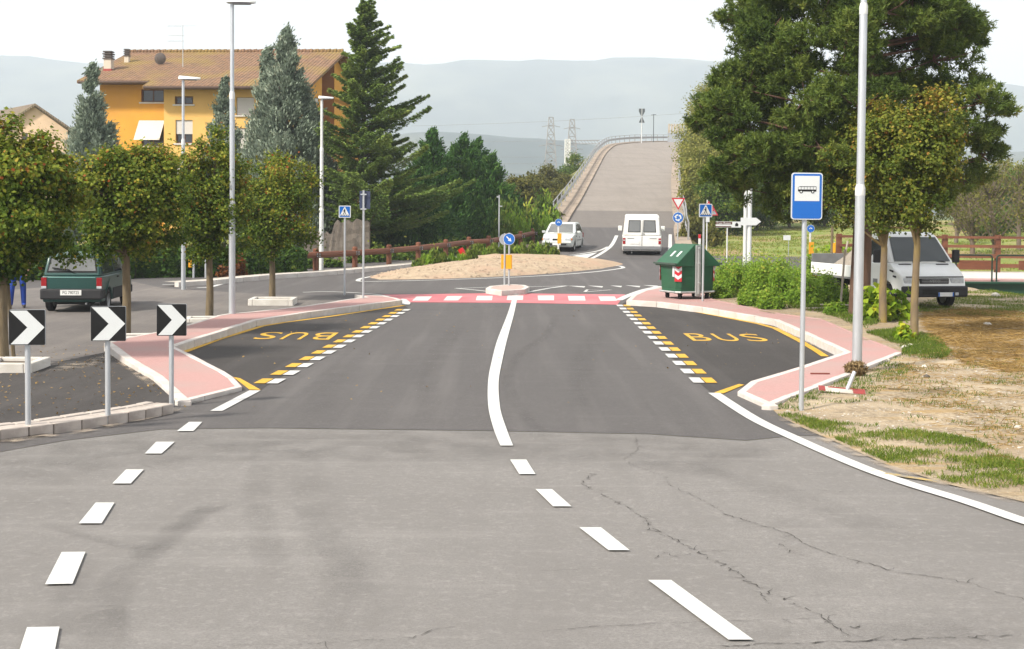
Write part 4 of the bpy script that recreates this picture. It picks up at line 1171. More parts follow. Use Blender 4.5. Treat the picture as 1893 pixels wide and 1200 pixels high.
# bend markers -------------------------------------------------------------
for (px, pyb, x0, x1, yt, yb, lab, fz) in ((52, 786, 21.5, 86, 570, 635.5, "black bend marker with white chevron standing on the old kerb away from the pink pavement", zk),
                                  (199.5, 768, 171.5, 234, 564, 628.5, "black bend marker with white chevron, the middle of the three on the kerb", zk),
                                  (317, 744, 292, 345.5, 560, 619, "black bend marker with white chevron beside the pink pavement tip", zp)):
    p, s = base_of(px, pyb, fz)
    t = thing("bend_marker", lab, "road sign", p, R(6), "chevron bend markers along the kerb")
    w = (x1 - x0) / s / math.cos(R(6)); h = (yb - yt) / s; top = (pyb - yt) / s; zc = top - h / 2; cx_ = ((x0 + x1) / 2 - px) / s
    pole(t, top - .04, .031, GALV, z0=-.2)
    for dz in (.28, -.28): clamp(t, zc + dz * h)
    plate(t, "panel", rrect(w, h, .012, 2), -.062, .026, SIGNGREY, (cx_, zc))
    fc = plate(t, "face", rrect(w - .004, h - .004, .01, 2), -.0655, .003, SIGNBLACK, (cx_, zc))
    q = [(.03, .975), (.5, .975), (.985, .5), (.52, .025), (.05, .025), (.515, .5)]
    plate(fc, "chevron", [((a - .5) * w + cx_, (b - .5) * h + zc) for a, b in q], -.0685, .0025, SIGNWHITE)
# sign seen from behind on the parking corner --------------------------------
p, s = base_of(671.5, 551.5, zp)
t = thing("sign_back", "dark sign seen edge-on on a tall thin grey post near the crossing", "road sign", p, R(0))
top = (551 - 352) / s
pole(t, top, .03)
plate(t, "panel", rrect(20 / s, 33 / s, .02), .035, .012, pm("sign_back_dark", (.03, .045, .09), (.04, .05, .09), scale=3, rough=.5), (.03, top - 17 / s))
for dz in (.1, .5): clamp(t, top - dz)
# round blue arrow signs -----------------------------------------------------
def arrow_poly(s, ang):
    q = [(-.10, .62), (.10, .62), (.10, -.02), (.34, -.02), (0, -.58), (-.34, -.02), (-.10, -.02)]
    c, n_ = math.cos(ang), math.sin(ang)
    return [((a * c - b * n_) * s, (a * n_ + b * c) * s) for a, b in q]
def round_sign(t, r, zc, y, cx_, kind, face=True):
    b = plate(t, "disc", circ(r, 30), y, .012, SIGNGREY, (cx_, zc))
    if not face: return b
    plate(t, "rim", circ(r * .99, 30), y - .003, .0028, SIGNWHITE if kind != 'island' else BLUE, (cx_, zc))
    f = plate(t, "face", circ(r * .93, 30), y - .006, .0028, BLUE, (cx_, zc))
    if kind == 'keep': plate(f, "arrow", arrow_poly(r, R(45)), y - .0085, .0023, SIGNWHITE, (cx_, zc))
    if kind == 'split':
        for a in (38, -38): plate(f, "arrow", [(q_[0] + (.18 if a > 0 else -.18) * r, q_[1] * .8 + .1 * r) for q_ in arrow_poly(r * .62, R(a))], y - .0085 - (.001 if a > 0 else 0), .0023, SIGNWHITE, (cx_, zc))
    if kind == 'round':
        for k in range(3):
            a0 = R(90 + 120 * k)
            arc = [((.62 * r) * math.cos(a0 + R(x)), (.62 * r) * math.sin(a0 + R(x))) for x in range(0, 71, 10)] + [((.36 * r) * math.cos(a0 + R(x)), (.36 * r) * math.sin(a0 + R(x))) for x in range(70, -1, -10)]
            plate(f, "arrow_arc", arc, y - .0085, .0023, SIGNWHITE, (cx_, zc))
            tip = [(.78 * r * math.cos(a0 + R(70)), .78 * r * math.sin(a0 + R(70))), (.49 * r * math.cos(a0 + R(112)), .49 * r * math.sin(a0 + R(112))), (.2 * r * math.cos(a0 + R(70)), .2 * r * math.sin(a0 + R(70)))]
            plate(f, "arrow_tip", tip, y - .0085, .0023, SIGNWHITE, (cx_, zc))
    return f
def amber(t, w, h, zc, y, cx_):
    mb = MB(); mb.prism([(cx_ - w / 2, y), (cx_ + w / 2, y), (cx_ + w * .42, y - .035), (cx_ - w * .42, y - .035)], 'z', zc - h / 2, zc + h / 2)
    return mb.build("delineator", SIGNYELLOW, t)
p, s = base_of(940.8, 528, zs)
t = thing("keep_right_sign", "round blue keep right sign with an amber panel on the splitter island", "road sign", p, R(-8))
top = (528 - 431) / s; r = 10.9 / s
pole(t, top, .03); round_sign(t, r, top - r, -.048, .0, 'keep'); amber(t, 11.5 / s, 26 / s, (528 - 484) / s, -.03, .0)
p, s = base_of(932.5, 527, zs)
t = thing("keep_right_sign", "round sign with an amber panel, seen from behind on the splitter island", "road sign", p, R(176))
top = (527 - 432) / s; r = 10.5 / s
pole(t, top, .03); round_sign(t, r, top - r, -.048, -.0, 'keep'); amber(t, 11 / s, 26 / s, (527 - 484) / s, -.03, .02)
def island_marker(px, pyb, pyt, rpx, yp0, yp1, wpx, lab, f=zg, name="island_marker"):
    p, s = base_of(px, pyb, f)
    t = thing(name, lab, "road sign", p, R(0), "blue disc island markers")
    top = (pyb - pyt) / s; r = rpx / s
    pole(t, top - .02, .045, WHITEPOLE); round_sign(t, r, top - r, -.06, .0, 'split'); amber(t, wpx / s, (yp1 - yp0) / s, (pyb - (yp0 + yp1) / 2) / s, -.045, .05)
    return t
p = G(1031.5, 473.5, 0, zr)
island_marker(1032, 473.5, 404.5, 6.8, 431.5, 450, 7.5, "blue disc and amber panel on a white post behind the gravel mound", zr)
island_marker(1497, 489, 415.5, 7.2, 447.5, 470, 9.5, "blue disc and amber panel on a white post by the side road beyond the weeds", zg)
# yield and roundabout signs -------------------------------------------------
def tri_sign(t, sd_, zc, y, down=True, cx_=0.0):
    k = 1 if down else -1; h = sd_ * .866
    def tr_(f): return [(cx_ - sd_ / 2 * f, zc + k * h / 3 * f), (cx_ + sd_ / 2 * f, zc + k * h / 3 * f), (cx_, zc - k * h * 2 / 3 * f)]
    plate(t, "panel", tr_(1.0), y, .012, SIGNGREY); rd = plate(t, "red_border", tr_(.985), y - .003, .0028, SIGNRED); plate(rd, "white_centre", tr_(.68), y - .006, .0028, SIGNWHITE)
p, s = base_of(1252.5, 456)
t = thing("yield_sign", "red and white yield triangle above a blue roundabout disc on one post", "road sign", p, R(3))
top = (456 - 365) / s
pole(t, top, .035); tri_sign(t, 26 / s, top - 8.5 / s, -.05); round_sign(t, 10.2 / s, (456 - 402.3) / s, -.05, .0, 'round')
p, s = base_of(1306, 478)
t = thing("warning_signs_post", "two red bordered warning triangles half hidden behind the crossing sign", "road sign", p, R(4))
top = (478 - 370) / s
pole(t, top, .03, WHITEPOLE); tri_sign(t, 22 / s, (478 - 384) / s, -.05, False, .06); tri_sign(t, 22 / s, (478 - 392) / s, .05, False, .28); plate(t, "plate", rrect(7 / s, 9 / s, .01), -.05, .01, SIGNWHITE, (.02, (478 - 406) / s))
# brown direction sign, arrow sign, little white sign --------------------------
BROWN = pm("sign_brown_sheeting", (.075, .028, .018), (.09, .032, .02), scale=3, rough=.45)
p, s = base_of(1343.5, 489)
t = thing("brown_direction_sign", "low brown and white direction sign on a single post before the shrubs", "road sign", p, R(0))
w = 47 / s; zc = (489 - 415) / s
pole(t, zc + .1, .03, WHITEPOLE)
plate(t, "panel", rrect(w, 11 / s, .02), -.05, .015, SIGNWHITE, (.04, zc))
f = plate(t, "face", rrect(w * .66, 9 / s * .55, .01), -.0535, .003, BROWN, (-w * .15, zc + .06))
me = text_mesh("Casa Rosati", .14, SIGNWHITE, "lettering"); o = obj("lettering", me, f, (-w * .15, -.0545, zc + .055)); o.rotation_euler = (R(90), 0, 0)
plate(t, "pictogram", [(w * .3, zc - .08), (w * .42, zc - .08), (w * .42, zc + .02), (w * .36, zc + .1), (w * .3, zc + .02)], -.0535, .003, SIGNBLACK)
plate(t, "lower_line", rrect(w * .62, .05, .01), -.0535, .003, BROWN, (-w * .16, zc - .1))
p, s = base_of(1457.5, 474)
t = thing("plot_sign", "small blank white notice board on a thin stake in the meadow", "notice board", p, R(4))
pole(t, (474 - 444) / s + .1, .018, SIGNGREY); plate(t, "board", rrect(13.5 / s, 9 / s, .005, 1), -.035, .015, SIGNWHITE, (-.1, (474 - 439.5) / s))
p, s = base_of(922, 469)
t = thing("tall_post", "tall thin grey post with a small bracket before the dark conifers", "post", p)
h = (469 - 361) / s; pole(t, h, .035); mb = MB(); mb.box((.08, -.04, h - .55), (.16, .03, .05)); mb.box((-.06, 0, h - .08), (.12, .05, .08)); mb.build("bracket", GALV, t)
# far junction posts left
for (px, pyb, pyt, lab, am) in ((358, 514, 472, "thin grey post with an amber panel in front of the hedge", True), (380.5, 514, 470, "thin bare grey post in front of the hedge", False)):
    p, s = base_of(px, pyb); t = thing("marker_post", lab, "post", p)
    pole(t, (pyb - pyt) / s, .045)
    if am: amber(t, 6 / s, 16 / s, (pyb - 486) / s, -.045, -.12)
# two signs up on the crest
p = at(1186, 250, 190); zb = zr(190)
t = thing("crest_marker", "hourglass pair of dark triangular plates on a pole at the crest of the ramp", "road sign", (p.x, 190, zb), R(0))
sc = FPX / 190; zt_ = at(1186, 201, 190).z - zb; zm = at(1186, 215.5, 190).z - zb; zb2 = at(1186, 227, 190).z - zb
pole(t, zt_, .07, WHITEPOLE)
DKP = pm("sign_back_slate", (.055, .065, .07), (.07, .08, .085), scale=3, rough=.6)
for sgn in (-1, 1):
    plate(t, "triangle_plate", [(sgn * .07, zt_), (sgn * .45, zt_), (sgn * .47, zt_ - .45), (sgn * .07, zm)], -.1, .03, DKP)
    plate(t, "triangle_plate", [(sgn * .07, zb2), (sgn * .45, zb2), (sgn * .07, zm - .05)], -.1, .03, DKP)
p = at(1208, 250, 200)
t = thing("crest_pole", "slim dark pole with a short crossbar at the crest of the ramp", "pole", (p.x, 200, zr(200)))
mb = MB(); h = at(1208, 211, 200).z - zr(200); mb.tube([(0, 0, -.2), (0, 0, h)], .06, 8); mb.tube([(-.4, 0, h - .15), (.4, 0, h - .05)], .05, 6); mb.build("shaft", DKP, t)
p = at(1248, 250, 205)
t = thing("crest_fence", "short upright panel fence on the bridge parapet at the crest", "fence", (p.x, 205, zr(205)))
for k in range(6):
    mb = MB(); mb.box((-1.0 + k * .44, 0, at(1248, 229, 205).z - zr(205) - .75), (.30, .05, 1.5)); mb.build("slat", pm("fence_tan", (.45, .38, .30), (.38, .32, .26), scale=3), t)
mb = MB(); mb.box((.1, .08, .75), (2.6, .1, 1.5)); mb.build("lower_panel", SIGNGREY, t)

# ------------------------------------------------------------------ street lamps
def lamp(px, pyb, pyt, label, f=zg, head=True, hw=None, top=None, r0=.075, yaw=0.0, single=None, mat=None):
    p, s = base_of(px, pyb, f)
    h = top or (pyb - pyt) / s
    t = thing("street_lamp", label, "street lamp", p, yaw, "street lamps")
    z1, z2 = h * .35, h * .70
    mb = MB(); mb.tube([(0, 0, -.3), (0, 0, .02), (0, 0, z1)], [r0, r0, r0 * .97], 18); mb.build("lower_shaft", mat or GALV, t, smooth=40)
    mb = MB(); mb.tube([(0, 0, z1), (0, 0, z2)], [r0 * .8, r0 * .78], 18); mb.build("middle_shaft", mat or GALV, t, smooth=40)
    mb = MB(); mb.tube([(0, 0, z2), (0, 0, h - .08)], [r0 * .62, r0 * .58], 18); mb.build("upper_shaft", mat or GALV, t, smooth=40)
    for z in (z1, z2):
        mb = MB(); rr_ = r0 * (.99 if z == z1 else .82); mb.lathe([(rr_ * .6, -.09), (rr_ * 1.03, -.09), (rr_ * 1.03, .03), (rr_ * .8, .09)], 18, (0, 0, z)); mb.build("collar", WHITEPOLE, t, smooth=30)
    if head:
        L_ = hw or .62
        mb = MB(); secs = []
        for k in range(9):
            u = k / 8; x = -.12 + L_ * u
            wd = .15 * (math.sin(math.pi * min(1, .12 + .88 * u)) ** .5 + .15); ht = .10 * (1 - u * .55) + .02
            secs.append([(x, wd * math.cos(a) , max(0, ht * math.sin(a)) if a <= math.pi else 0) for a in [math.pi * j / 8 for j in range(9)]])
        n = 9
        for sct in secs: mb.v += [(q[0], q[1], q[2] + h - .05) for q in sct]
        for k in range(8):
            for j in range(n - 1): mb.f.append((k * n + j, k * n + j + 1, (k + 1) * n + j + 1, (k + 1) * n + j))
            mb.f.append((k * n, (k + 1) * n, (k + 1) * n + n - 1, k * n + n - 1))
        mb.f.append(tuple(range(n))); mb.f.append(tuple(8 * n + j for j in range(n - 1, -1, -1)))
        hd = mb.build("luminaire", WHITEPOLE, t, smooth=40)
        mb = MB(); mb.box((L_ * .45 - .08, 0, h - .065), (L_ * .6, .2, .025)); mb.build("lens", pm("lamp_lens", (.30, .29, .33), (.24, .23, .27), scale=3, rough=.2), hd)
    return t
lamp(1584, 683, 0, "tall stepped steel lamp post standing in the pink pavement beside the pine", zp, top=8.2, r0=.078)
lamp(429, 580, 4, "tall steel lamp post on the pink pavement among the parking trees", zp, r0=.075, hw=.66)
lamp(339, 536, 145, "steel lamp post rising in front of the yellow house windows", zg, r0=.07, hw=.66)
lamp(594, 500, 181, "white lamp post behind the wooden barrier between cypress and cedar", zg, r0=.09, hw=.6, mat=WHITEPOLE)
lamp(1376.5, 492.5, 167, "white lamp post behind the arrow sign, its head lost in the pine", zg, r0=.085, hw=-.75, mat=WHITEPOLE)
p, s = base_of(1384.5, 495.5)
t = thing("arrow_sign", "white arrow shaped direction sign clamped to a thick white pole", "road sign", p, R(0))
pole(t, (495 - 288) / s, .095, WHITEPOLE, "pole")
zc = (495 - 409) / s; q = [(-17.5, -7), (11, -7), (20, 0), (11, 7), (-17.5, 7)]
plate(t, "panel", [(a / s, b / s) for a, b in q], -.135, .025, SIGNWHITE, (0, zc))

# ------------------------------------------------------------------ wooden safety barrier along the roundabout
WOODB = pm("russet_timber", (.16, .056, .026), (.105, .038, .019), scale=5, rough=.6, bump=.2, stretch=(.6, .6, 3), c3=(.18, .07, .035), scale3=1.2)
posts_px = [(510, 502), (583.7, 499), (656, 494), (719, 489), (773, 483), (824, 476.5), (866.6, 470.5), (903, 468), (935, 463), (962, 458), (985, 452)]
zob = lambda Y: zo(Y)
pw = []
for a in posts_px: pw.append(G(a[0], a[1] - 1.5, 0, zob))
bt = thing("wooden_barrier", "russet timber and steel safety barrier curving along the roundabout", "barrier", pw[0])
O_ = Vector(pw[0])
BH = .56
line = [Vector((pw[0].x - 1.6, pw[0].y - .15, pw[0].z))] + [Vector(q_) for q_ in pw]
for i, q_ in enumerate(pw):
    l = q_ - O_
    mb = MB(); mb.tube([(l.x, l.y, l.z - .1), (l.x, l.y, l.z + BH + .22)], .115, 10); mb.tube([(l.x, l.y, l.z + BH + .22), (l.x, l.y, l.z + BH + .26)], [.115, .07], 10)
    po = mb.build("post", WOODB, bt, smooth=40)
    mb = MB(); mb.box((l.x, l.y - .20, l.z + BH), (.5, .012, .16)); mb.build("bolt_plate", pm("dark_bolt_plate", (.05, .035, .03), (.07, .05, .04), scale=5, rough=.5, metal=.4), po)
    mb = MB()
    for bx_ in (-.2, -.1, .1, .2):
        for bz_ in (-.045, .045): mb.box((l.x + bx_, l.y - .21, l.z + BH + bz_), (.03, .02, .03))
    mb.build("bolts", SIGNGREY, po)
for a, b in zip(line, line[1:]):
    l0, l1 = a - O_, b - O_
    d = (l1 - l0); g = d.normalized() * .02
    mb = MB(); off = Vector((0, -.14, BH)); mb.tube([l0 + off + g, l1 + off - g], .125, 8); mb.build("beam", WOODB, bt, smooth=40)

# ------------------------------------------------------------------ steel guard rails on the ramp
RAIL = pm("ramp_rail_steel", (.40, .41, .42), (.30, .29, .28), scale=3, rough=.5, metal=.5)
def guard(side, label, y0, y1, step):
    rows = [r for r in ramp_rows if y0 <= r[0] <= y1]
    def pt(r):
        w = WALK_L if side < 0 else WALK_R
        e = (r[1] - w + .15) if side < 0 else (r[2] + w - .15)
        return Vector((e, r[0], r[3] + .14))
    P = [pt(r) for r in rows]
    t = thing("guard_rail", label, "guard rail", P[0]); O = P[0]
    Q = resample(P, step)
    for q in Q:
        l = q - O
        mb = MB(); mb.box((l.x, l.y, l.z + .5), (.10, .07, 1.05)); mb.build("post", RAIL, t)
    for a, b in zip(Q, Q[1:]):
        la, lb = a - O, b - O; n = Vector(((lb - la).y, -(lb - la).x, 0)).normalized() * (.08 * (-1 if side > 0 else 1))
        prof = [(.0, -.15), (.05, -.10), (.05, -.05), (.0, 0), (.05, .05), (.05, .10), (.0, .15)]
        vs = []
        for base in (la, lb):
            for o_, z_ in prof: vs.append(base + n * (1 + o_ * 10) + Vector((0, 0, .60 + z_)))
        k = len(prof); mb = MB(); mb.add(vs, [(i, i + 1, k + i + 1, k + i) for i in range(k - 1)])
        o = mb.build("beam", RAIL, t); md = o.modifiers.new("thick", 'SOLIDIFY'); md.thickness = .012
        mb = MB(); mb.tube([la + Vector((0, 0, 1.02)), lb + Vector((0, 0, 1.02))], .035, 6); mb.build("handrail", RAIL, t)
    return t
guard(-1, "steel guard rail with handrail along the open left side of the ramp", 72, 228, 3.6)
guard(1, "steel guard rail along the right side of the ramp beside the poplars", 70, 150, 4.2)

# ------------------------------------------------------------------ bridge with timber parapet at right
bx0 = at(1790, 520, 43.5).x
br = thing("side_bridge", "small bridge with green steel girder and brown timber parapet beyond the truck", "bridge", (bx0, 43.5, 0))
GREEN = pm("green_girder_paint", (.012, .055, .030), (.009, .045, .025), scale=3, rough=.5)
GREEN2 = pm("dark_green_rail_paint", (.015, .035, .022), (.012, .028, .018), scale=3, rough=.5)
mb = MB(); mb.box((9.5, 0, -.12), (20, .25, .62)); mb.box((9.5, -.12, .2), (20, .35, .06)); mb.box((9.5, -.12, -.42), (20, .35, .05)); mb.build("girder", GREEN, br)
mb = MB(); mb.box((9.5, 4.5, .05), (20, 8.7, .25)); mb.build("deck", CONC, br)
mb = MB(); mb.box((9.5, .75, .225), (20, 1.2, .10)); mb.build("footway", PINK, br)
mb = MB(); mb.box((-.3, 4.0, -.8), (.6, 9, 1.5)); mb.build("abutment", CONC_OLD, br)
for k in range(9):
    x = -.4 + k * 1.42
    mb = MB(); r_ = .1; pts = [(x, .1, .2), (x, .1, 1.05)] + [(x + .1 - .1 * math.cos(R(a)), .1, 1.05 + .1 * math.sin(R(a))) for a in (30, 60, 90)]
    pts += [(x + 1.26 - .1 + .1 * math.sin(R(a)), .1, 1.05 + .1 * math.cos(R(a))) for a in (0, 30, 60, 90)] + [(x + 1.26, .1, .2)]
    mb.tube(pts, .03, 8); mb.build("hoop_rail", GREEN2, br, smooth=40)
for k in range(7):
    x = -3.0 + k * 2.2
    mb = MB(); mb.box((x + .6, 8.2, .85), (.2, .2, 1.75)); mb.build("parapet_post", WOODB, br)
for z, h in ((1.62, .10), (1.25, .12), (.85, .16), (.45, .16)):
    for k in range(6):
        mb = MB(); mb.box((-1.3 + k * 2.2, 8.06, z), (2.18, .07, h)); mb.build("parapet_rail", WOODB, br)
for k in range(6):
    x = -1.0 + k * 2.2
    mb = MB(); mb.box((x, 2.2, .72), (1.5, .05, .34)); mb.build("kick_board", WOODB, br)
# ------------------------------------------------------------------ vehicles (local axes: x right, y forward, front bumper at y = 0)
def paintmat(name, c, rough=.28, dirt=None):
    return pm(name, c, tuple(x * .93 for x in c), scale=2.5, rough=rough, spec=.5, c3=dirt or tuple(x * .8 for x in c), scale3=1.1)
PLASTIC = pm("dark_bumper_plastic", (.030, .030, .032), (.04, .04, .042), scale=6, rough=.65, spec=.15)
PLASTIC_G = pm("grey_bumper_plastic", (.20, .205, .21), (.15, .155, .16), scale=4, rough=.6)
LAMPGLASS = pm("headlamp_glass", (.55, .58, .60), (.35, .37, .40), scale=14, rough=.12, spec=.6)
TAILRED = pm("tail_lamp_red", (.30, .012, .015), (.22, .01, .012), scale=10, rough=.2)
AMBER = pm("indicator_amber", (.55, .18, .03), (.45, .15, .03), scale=8, rough=.2)
PLATE = pm("number_plate_white", (.70, .70, .68), (.62, .62, .60), scale=5, rough=.5)
RIM = pm("wheel_rim_steel", (.32, .33, .34), (.22, .225, .23), scale=8, rough=.4, metal=.5)
SEAM = pm("door_seam_shadow_gap", (.02, .02, .02), (.025, .025, .025), scale=4, rough=.9)
GLASS_REFLECT = pm("glass_pale_reflection", (.10, .105, .105), (.16, .165, .16), scale=1.6, rough=.05, spec=.7)  # pale reflection put into the base colour of the glass
def arch_pts(yc, r, z0, n=9):
    """arch cut into the sill line, running from front to rear"""
    a0 = math.asin(max(-1, min(1, (z0 - r * .86) / r))) if False else math.acos(min(1, (z0 - .0) / (r * 1.0))) if z0 < r else 0
    zc = r * .80
    lo = math.asin((z0 - zc) / r)
    return [(yc + r * math.cos(a), zc + r * math.sin(a)) for a in [lo + (math.pi - 2 * lo) * k / n for k in range(n + 1)]]
class Car:
    def __init__(s, name, label, cat, loc, rotz, W, belt, tumble, inset, scale=1.0, taper=.07, L=4.0):
        s.t = thing(name, label, cat, loc, rotz)
        s.t.scale = (scale,) * 3
        s.W, s.belt, s.tum, s.ins, s.taper, s.L = W, belt, tumble, inset, taper, L
    def hw(s, y, z):
        d = min(-y, s.L + y)
        k = 1 - s.taper * max(0, 1 - d / .45) ** 2
        if z <= s.belt + 1e-6: return s.W / 2 * k * (1 - .03 * max(0, (.5 - z) / .5))
        return (s.W / 2) * k - s.ins - (z - s.belt) * s.tum
    def shell(s, name, poly, mat, bevel=.05, upper=False, parent=None):
        z = (lambda y, zz: s.hw(y, zz + (1e-4 if upper else 0)))
        mb = MB(); n = len(poly)
        dense = []
        for i in range(n):
            a, b = Vector(poly[i]), Vector(poly[(i + 1) % n]); k = max(1, int((b - a).length / .35))
            for j in range(k): dense.append(tuple(a.lerp(b, j / k)))
        n = len(dense)
        hwf = lambda y, zz: s.hw(y, max(zz, s.belt + 2e-6) if upper else min(zz, s.belt))
        mb.v = [(hwf(y, zz), y, zz) for y, zz in dense] + [(-hwf(y, zz), y, zz) for y, zz in dense]
        mb.f = [tuple(range(n)), tuple(range(2 * n - 1, n - 1, -1))] + [(i, i + n, (i + 1) % n + n, (i + 1) % n) for i in range(n)]
        return mb.build(name, mat, parent or s.t, smooth=35, bevel=bevel, seg=3)
    def side(s, name, poly, mat, side, off=.008, parent=None, th=.02):
        mb = MB(); n = len(poly)
        o = [(side * (s.hw(y, z + (1e-5 if z >= s.belt else 0)) + off), y, z) for y, z in poly]; i_ = [(p[0] - side * th, p[1], p[2]) for p in o]
        mb.v = o + i_; mb.f = [tuple(range(n)), tuple(range(2 * n - 1, n - 1, -1))] + [(k, (k + 1) % n, (k + 1) % n + n, k + n) for k in range(n)]
        return mb.build(name, mat, parent or s.t)
    def slab(s, name, pts, mat, off=.008, th=.02, parent=None, bevel=0):
        P = [Vector(p) for p in pts]
        n_ = (P[1] - P[0]).cross(P[2] - P[0]).normalized()
        c = sum(P, Vector()) / len(P)
        if (c - Vector((0, -s.L / 2, s.belt * .8))).dot(n_) < 0: n_ = -n_
        k = len(P); mb = MB()
        mb.v = [tuple(p + n_ * off) for p in P] + [tuple(p + n_ * (off - th)) for p in P]
        mb.f = [tuple(range(k)), tuple(range(2 * k - 1, k - 1, -1))] + [(i, (i + 1) % k, (i + 1) % k + k, i + k) for i in range(k)]
        return mb.build(name, mat, parent or s.t, bevel=bevel)
    def wheel(s, x, y, r, w=.18, hub=None):
        sg = 1 if x > 0 else -1
        mb = MB(); mb.lathe([(r * .62, -w / 2), (r * .92, -w / 2), (r, -w * .32), (r, w * .32), (r * .92, w / 2), (r * .62, w / 2)], 28, (0, 0, 0), 'x')
        wh = mb.build("wheel", BLACK, s.t, (x, y, r), smooth=35)
        mb = MB(); mb.lathe([(0, sg * w * .30), (r * .18, sg * w * .38), (r * .30, sg * w * .22), (r * .5, sg * w * .25), (r * .6, sg * w * .46), (r * .64, sg * w * .46), (r * .64, -sg * w * .4), (0, -sg * w * .4)], 24, (0, 0, 0), 'x')
        mb.build("rim", hub or RIM, wh, smooth=35)
        return wh
    def box(s, name, c, d, mat, parent=None, bevel=.01): 
        mb = MB(); mb.box(c, d); return mb.build(name, mat, parent or s.t, bevel=bevel)
    def plate(s, y, z, w, h, front, txt=None, blue=False, x=0):
        sg = 1 if front else -1
        p = s.box("number_plate", (x, y, z), (w, .014, h), PLATE, bevel=.003)
        if txt:
            o = obj("plate_lettering", text_mesh(txt, h * .82, SIGNBLACK, "plate_lettering"), p, (x, y + sg * .0085, z)); o.rotation_euler = (R(90), 0, math.pi if front else 0)
            o.scale = (.82, 1, 1)
        if blue:
            for sx in (-1, 1): s.box("plate_band", (x + sx * (w / 2 - .02), y + sg * .002, z), (.04, .014, h * .98), BLUE, p, .0)
        return p
def sill_line(y0, y1, z0, arches):
    pts = [(y0, z0)]
    for yc, r in arches: pts += arch_pts(yc, r, z0)
    return pts + [(y1, z0)]

# green hatchback, seen from behind ----------------------------------------
p = G(118, 583, 0, zr); 
GRN = paintmat("dark_teal_car_paint", (.016, .064, .056), .3)
gc = Car("green_hatchback", "dark teal boxy hatchback with black lower body parked among the trees", "car", (-11.0, 33.6, 0), R(5), 1.50, .90, .20, .03, L=3.4)
low = sill_line(-.05, -3.38, .26, [(-.62, .33), (-2.78, .33)]) + [(-3.40, .45), (-3.40, .90), (-.70, .90), (-.12, .74), (0, .62), (0, .40)]
gc.shell("body", low, GRN, .035)
gc.shell("cabin", [(-.78, .90), (-1.32, 1.40), (-1.5, 1.43), (-3.05, 1.43), (-3.20, 1.40), (-3.39, .90)], GRN, .035, True)
# black cladding and bumper
gc.box("rear_bumper", (0, -3.40, .46), (1.48, .16, .26), PLASTIC, bevel=.04)
for sg in (-1, 1):
    gc.side("side_cladding", [(-1.02, .28), (-2.38, .28), (-2.42, .56), (-1.0, .56)], PLASTIC, sg, .012)
    gc.side("side_cladding", [(-3.16, .34), (-3.36, .36), (-3.36, .56), (-3.14, .56)], PLASTIC, sg, .014)
    gc.side("side_window", [(-1.0, .95), (-1.42, 1.34), (-2.05, 1.34), (-2.05, .95)], GLASS, sg)
    gc.side("side_window", [(-2.13, .95), (-2.13, 1.34), (-3.02, 1.34), (-3.18, .95)], GLASS, sg)
    gc.side("door_seam", [(-2.07, .58), (-2.085, .58), (-2.085, .90), (-2.07, .90)], SEAM, sg, .003)
    gc.side("door_handle", [(-1.78, .80), (-1.95, .80), (-1.95, .84), (-1.78, .84)], PLASTIC, sg, .02)
    tl = gc.box("tail_light", (sg * .655, -3.395, .73), (.13, .05, .26), TAILRED, bevel=.01)
    gc.box("reversing_lens", (sg * .655, -3.398, .625), (.12, .05, .06), LAMPGLASS, tl, .005)
    gc.box("door_mirror", (sg * .83, -1.12, .98), (.16, .08, .11), PLASTIC, bevel=.02)
    for yy in (-.62, -2.78): gc.wheel(sg * .655, yy, .275, .16)
    hl = gc.box("headlight", (sg * .52, -.02, .62), (.26, .05, .15), LAMPGLASS)
hb_ = lambda y, z: gc.hw(y, z)
rw = [(-.56, -3.345, 1.02), (.56, -3.345, 1.02), (.50, -3.235, 1.33), (-.50, -3.235, 1.33)]
win = gc.slab("rear_window", rw, GLASS_REFLECT, .012)
gc.slab("window_seal", [(-.60, -3.36, .98), (.60, -3.36, .98), (.535, -3.225, 1.36), (-.535, -3.225, 1.36)], BLACK, .006)
mb = MB(); mb.tube([(.05, -3.40, 1.00), (-.12, -3.385, 1.06), (-.42, -3.372, 1.09)], .012, 6); mb.tube([(-.05, -3.392, 1.05), (-.46, -3.374, 1.095)], .018, 6); wp = mb.build("rear_wiper", BLACK, gc.t)
gc.box("tailgate_strip", (0, -3.405, .865), (1.12, .012, .018), pm("pale_teal_trim", (.16, .33, .30), (.14, .3, .27), scale=3, rough=.4), bevel=0)
gc.plate(-3.487, .50, .50, .13, False, "PG 780725")
gc.slab("windscreen", [(-.60, -.80, .93), (.60, -.80, .93), (.55, -1.27, 1.36), (-.55, -1.27, 1.36)], GLASS)
gc.box("front_bumper", (0, -.02, .40), (1.44, .14, .22), PLASTIC, bevel=.04)
mb = MB(); mb.tube([(.35, -3.3, .24), (.35, -3.46, .23)], .025, 8); mb.build("exhaust_pipe", RIM, gc.t)
gc.box("spare_pan", (0, -3.1, .27), (.9, .4, .14), BLACK, bevel=.03); gc.box("rear_axle", (0, -2.78, .27), (1.2, .08, .08), BLACK)

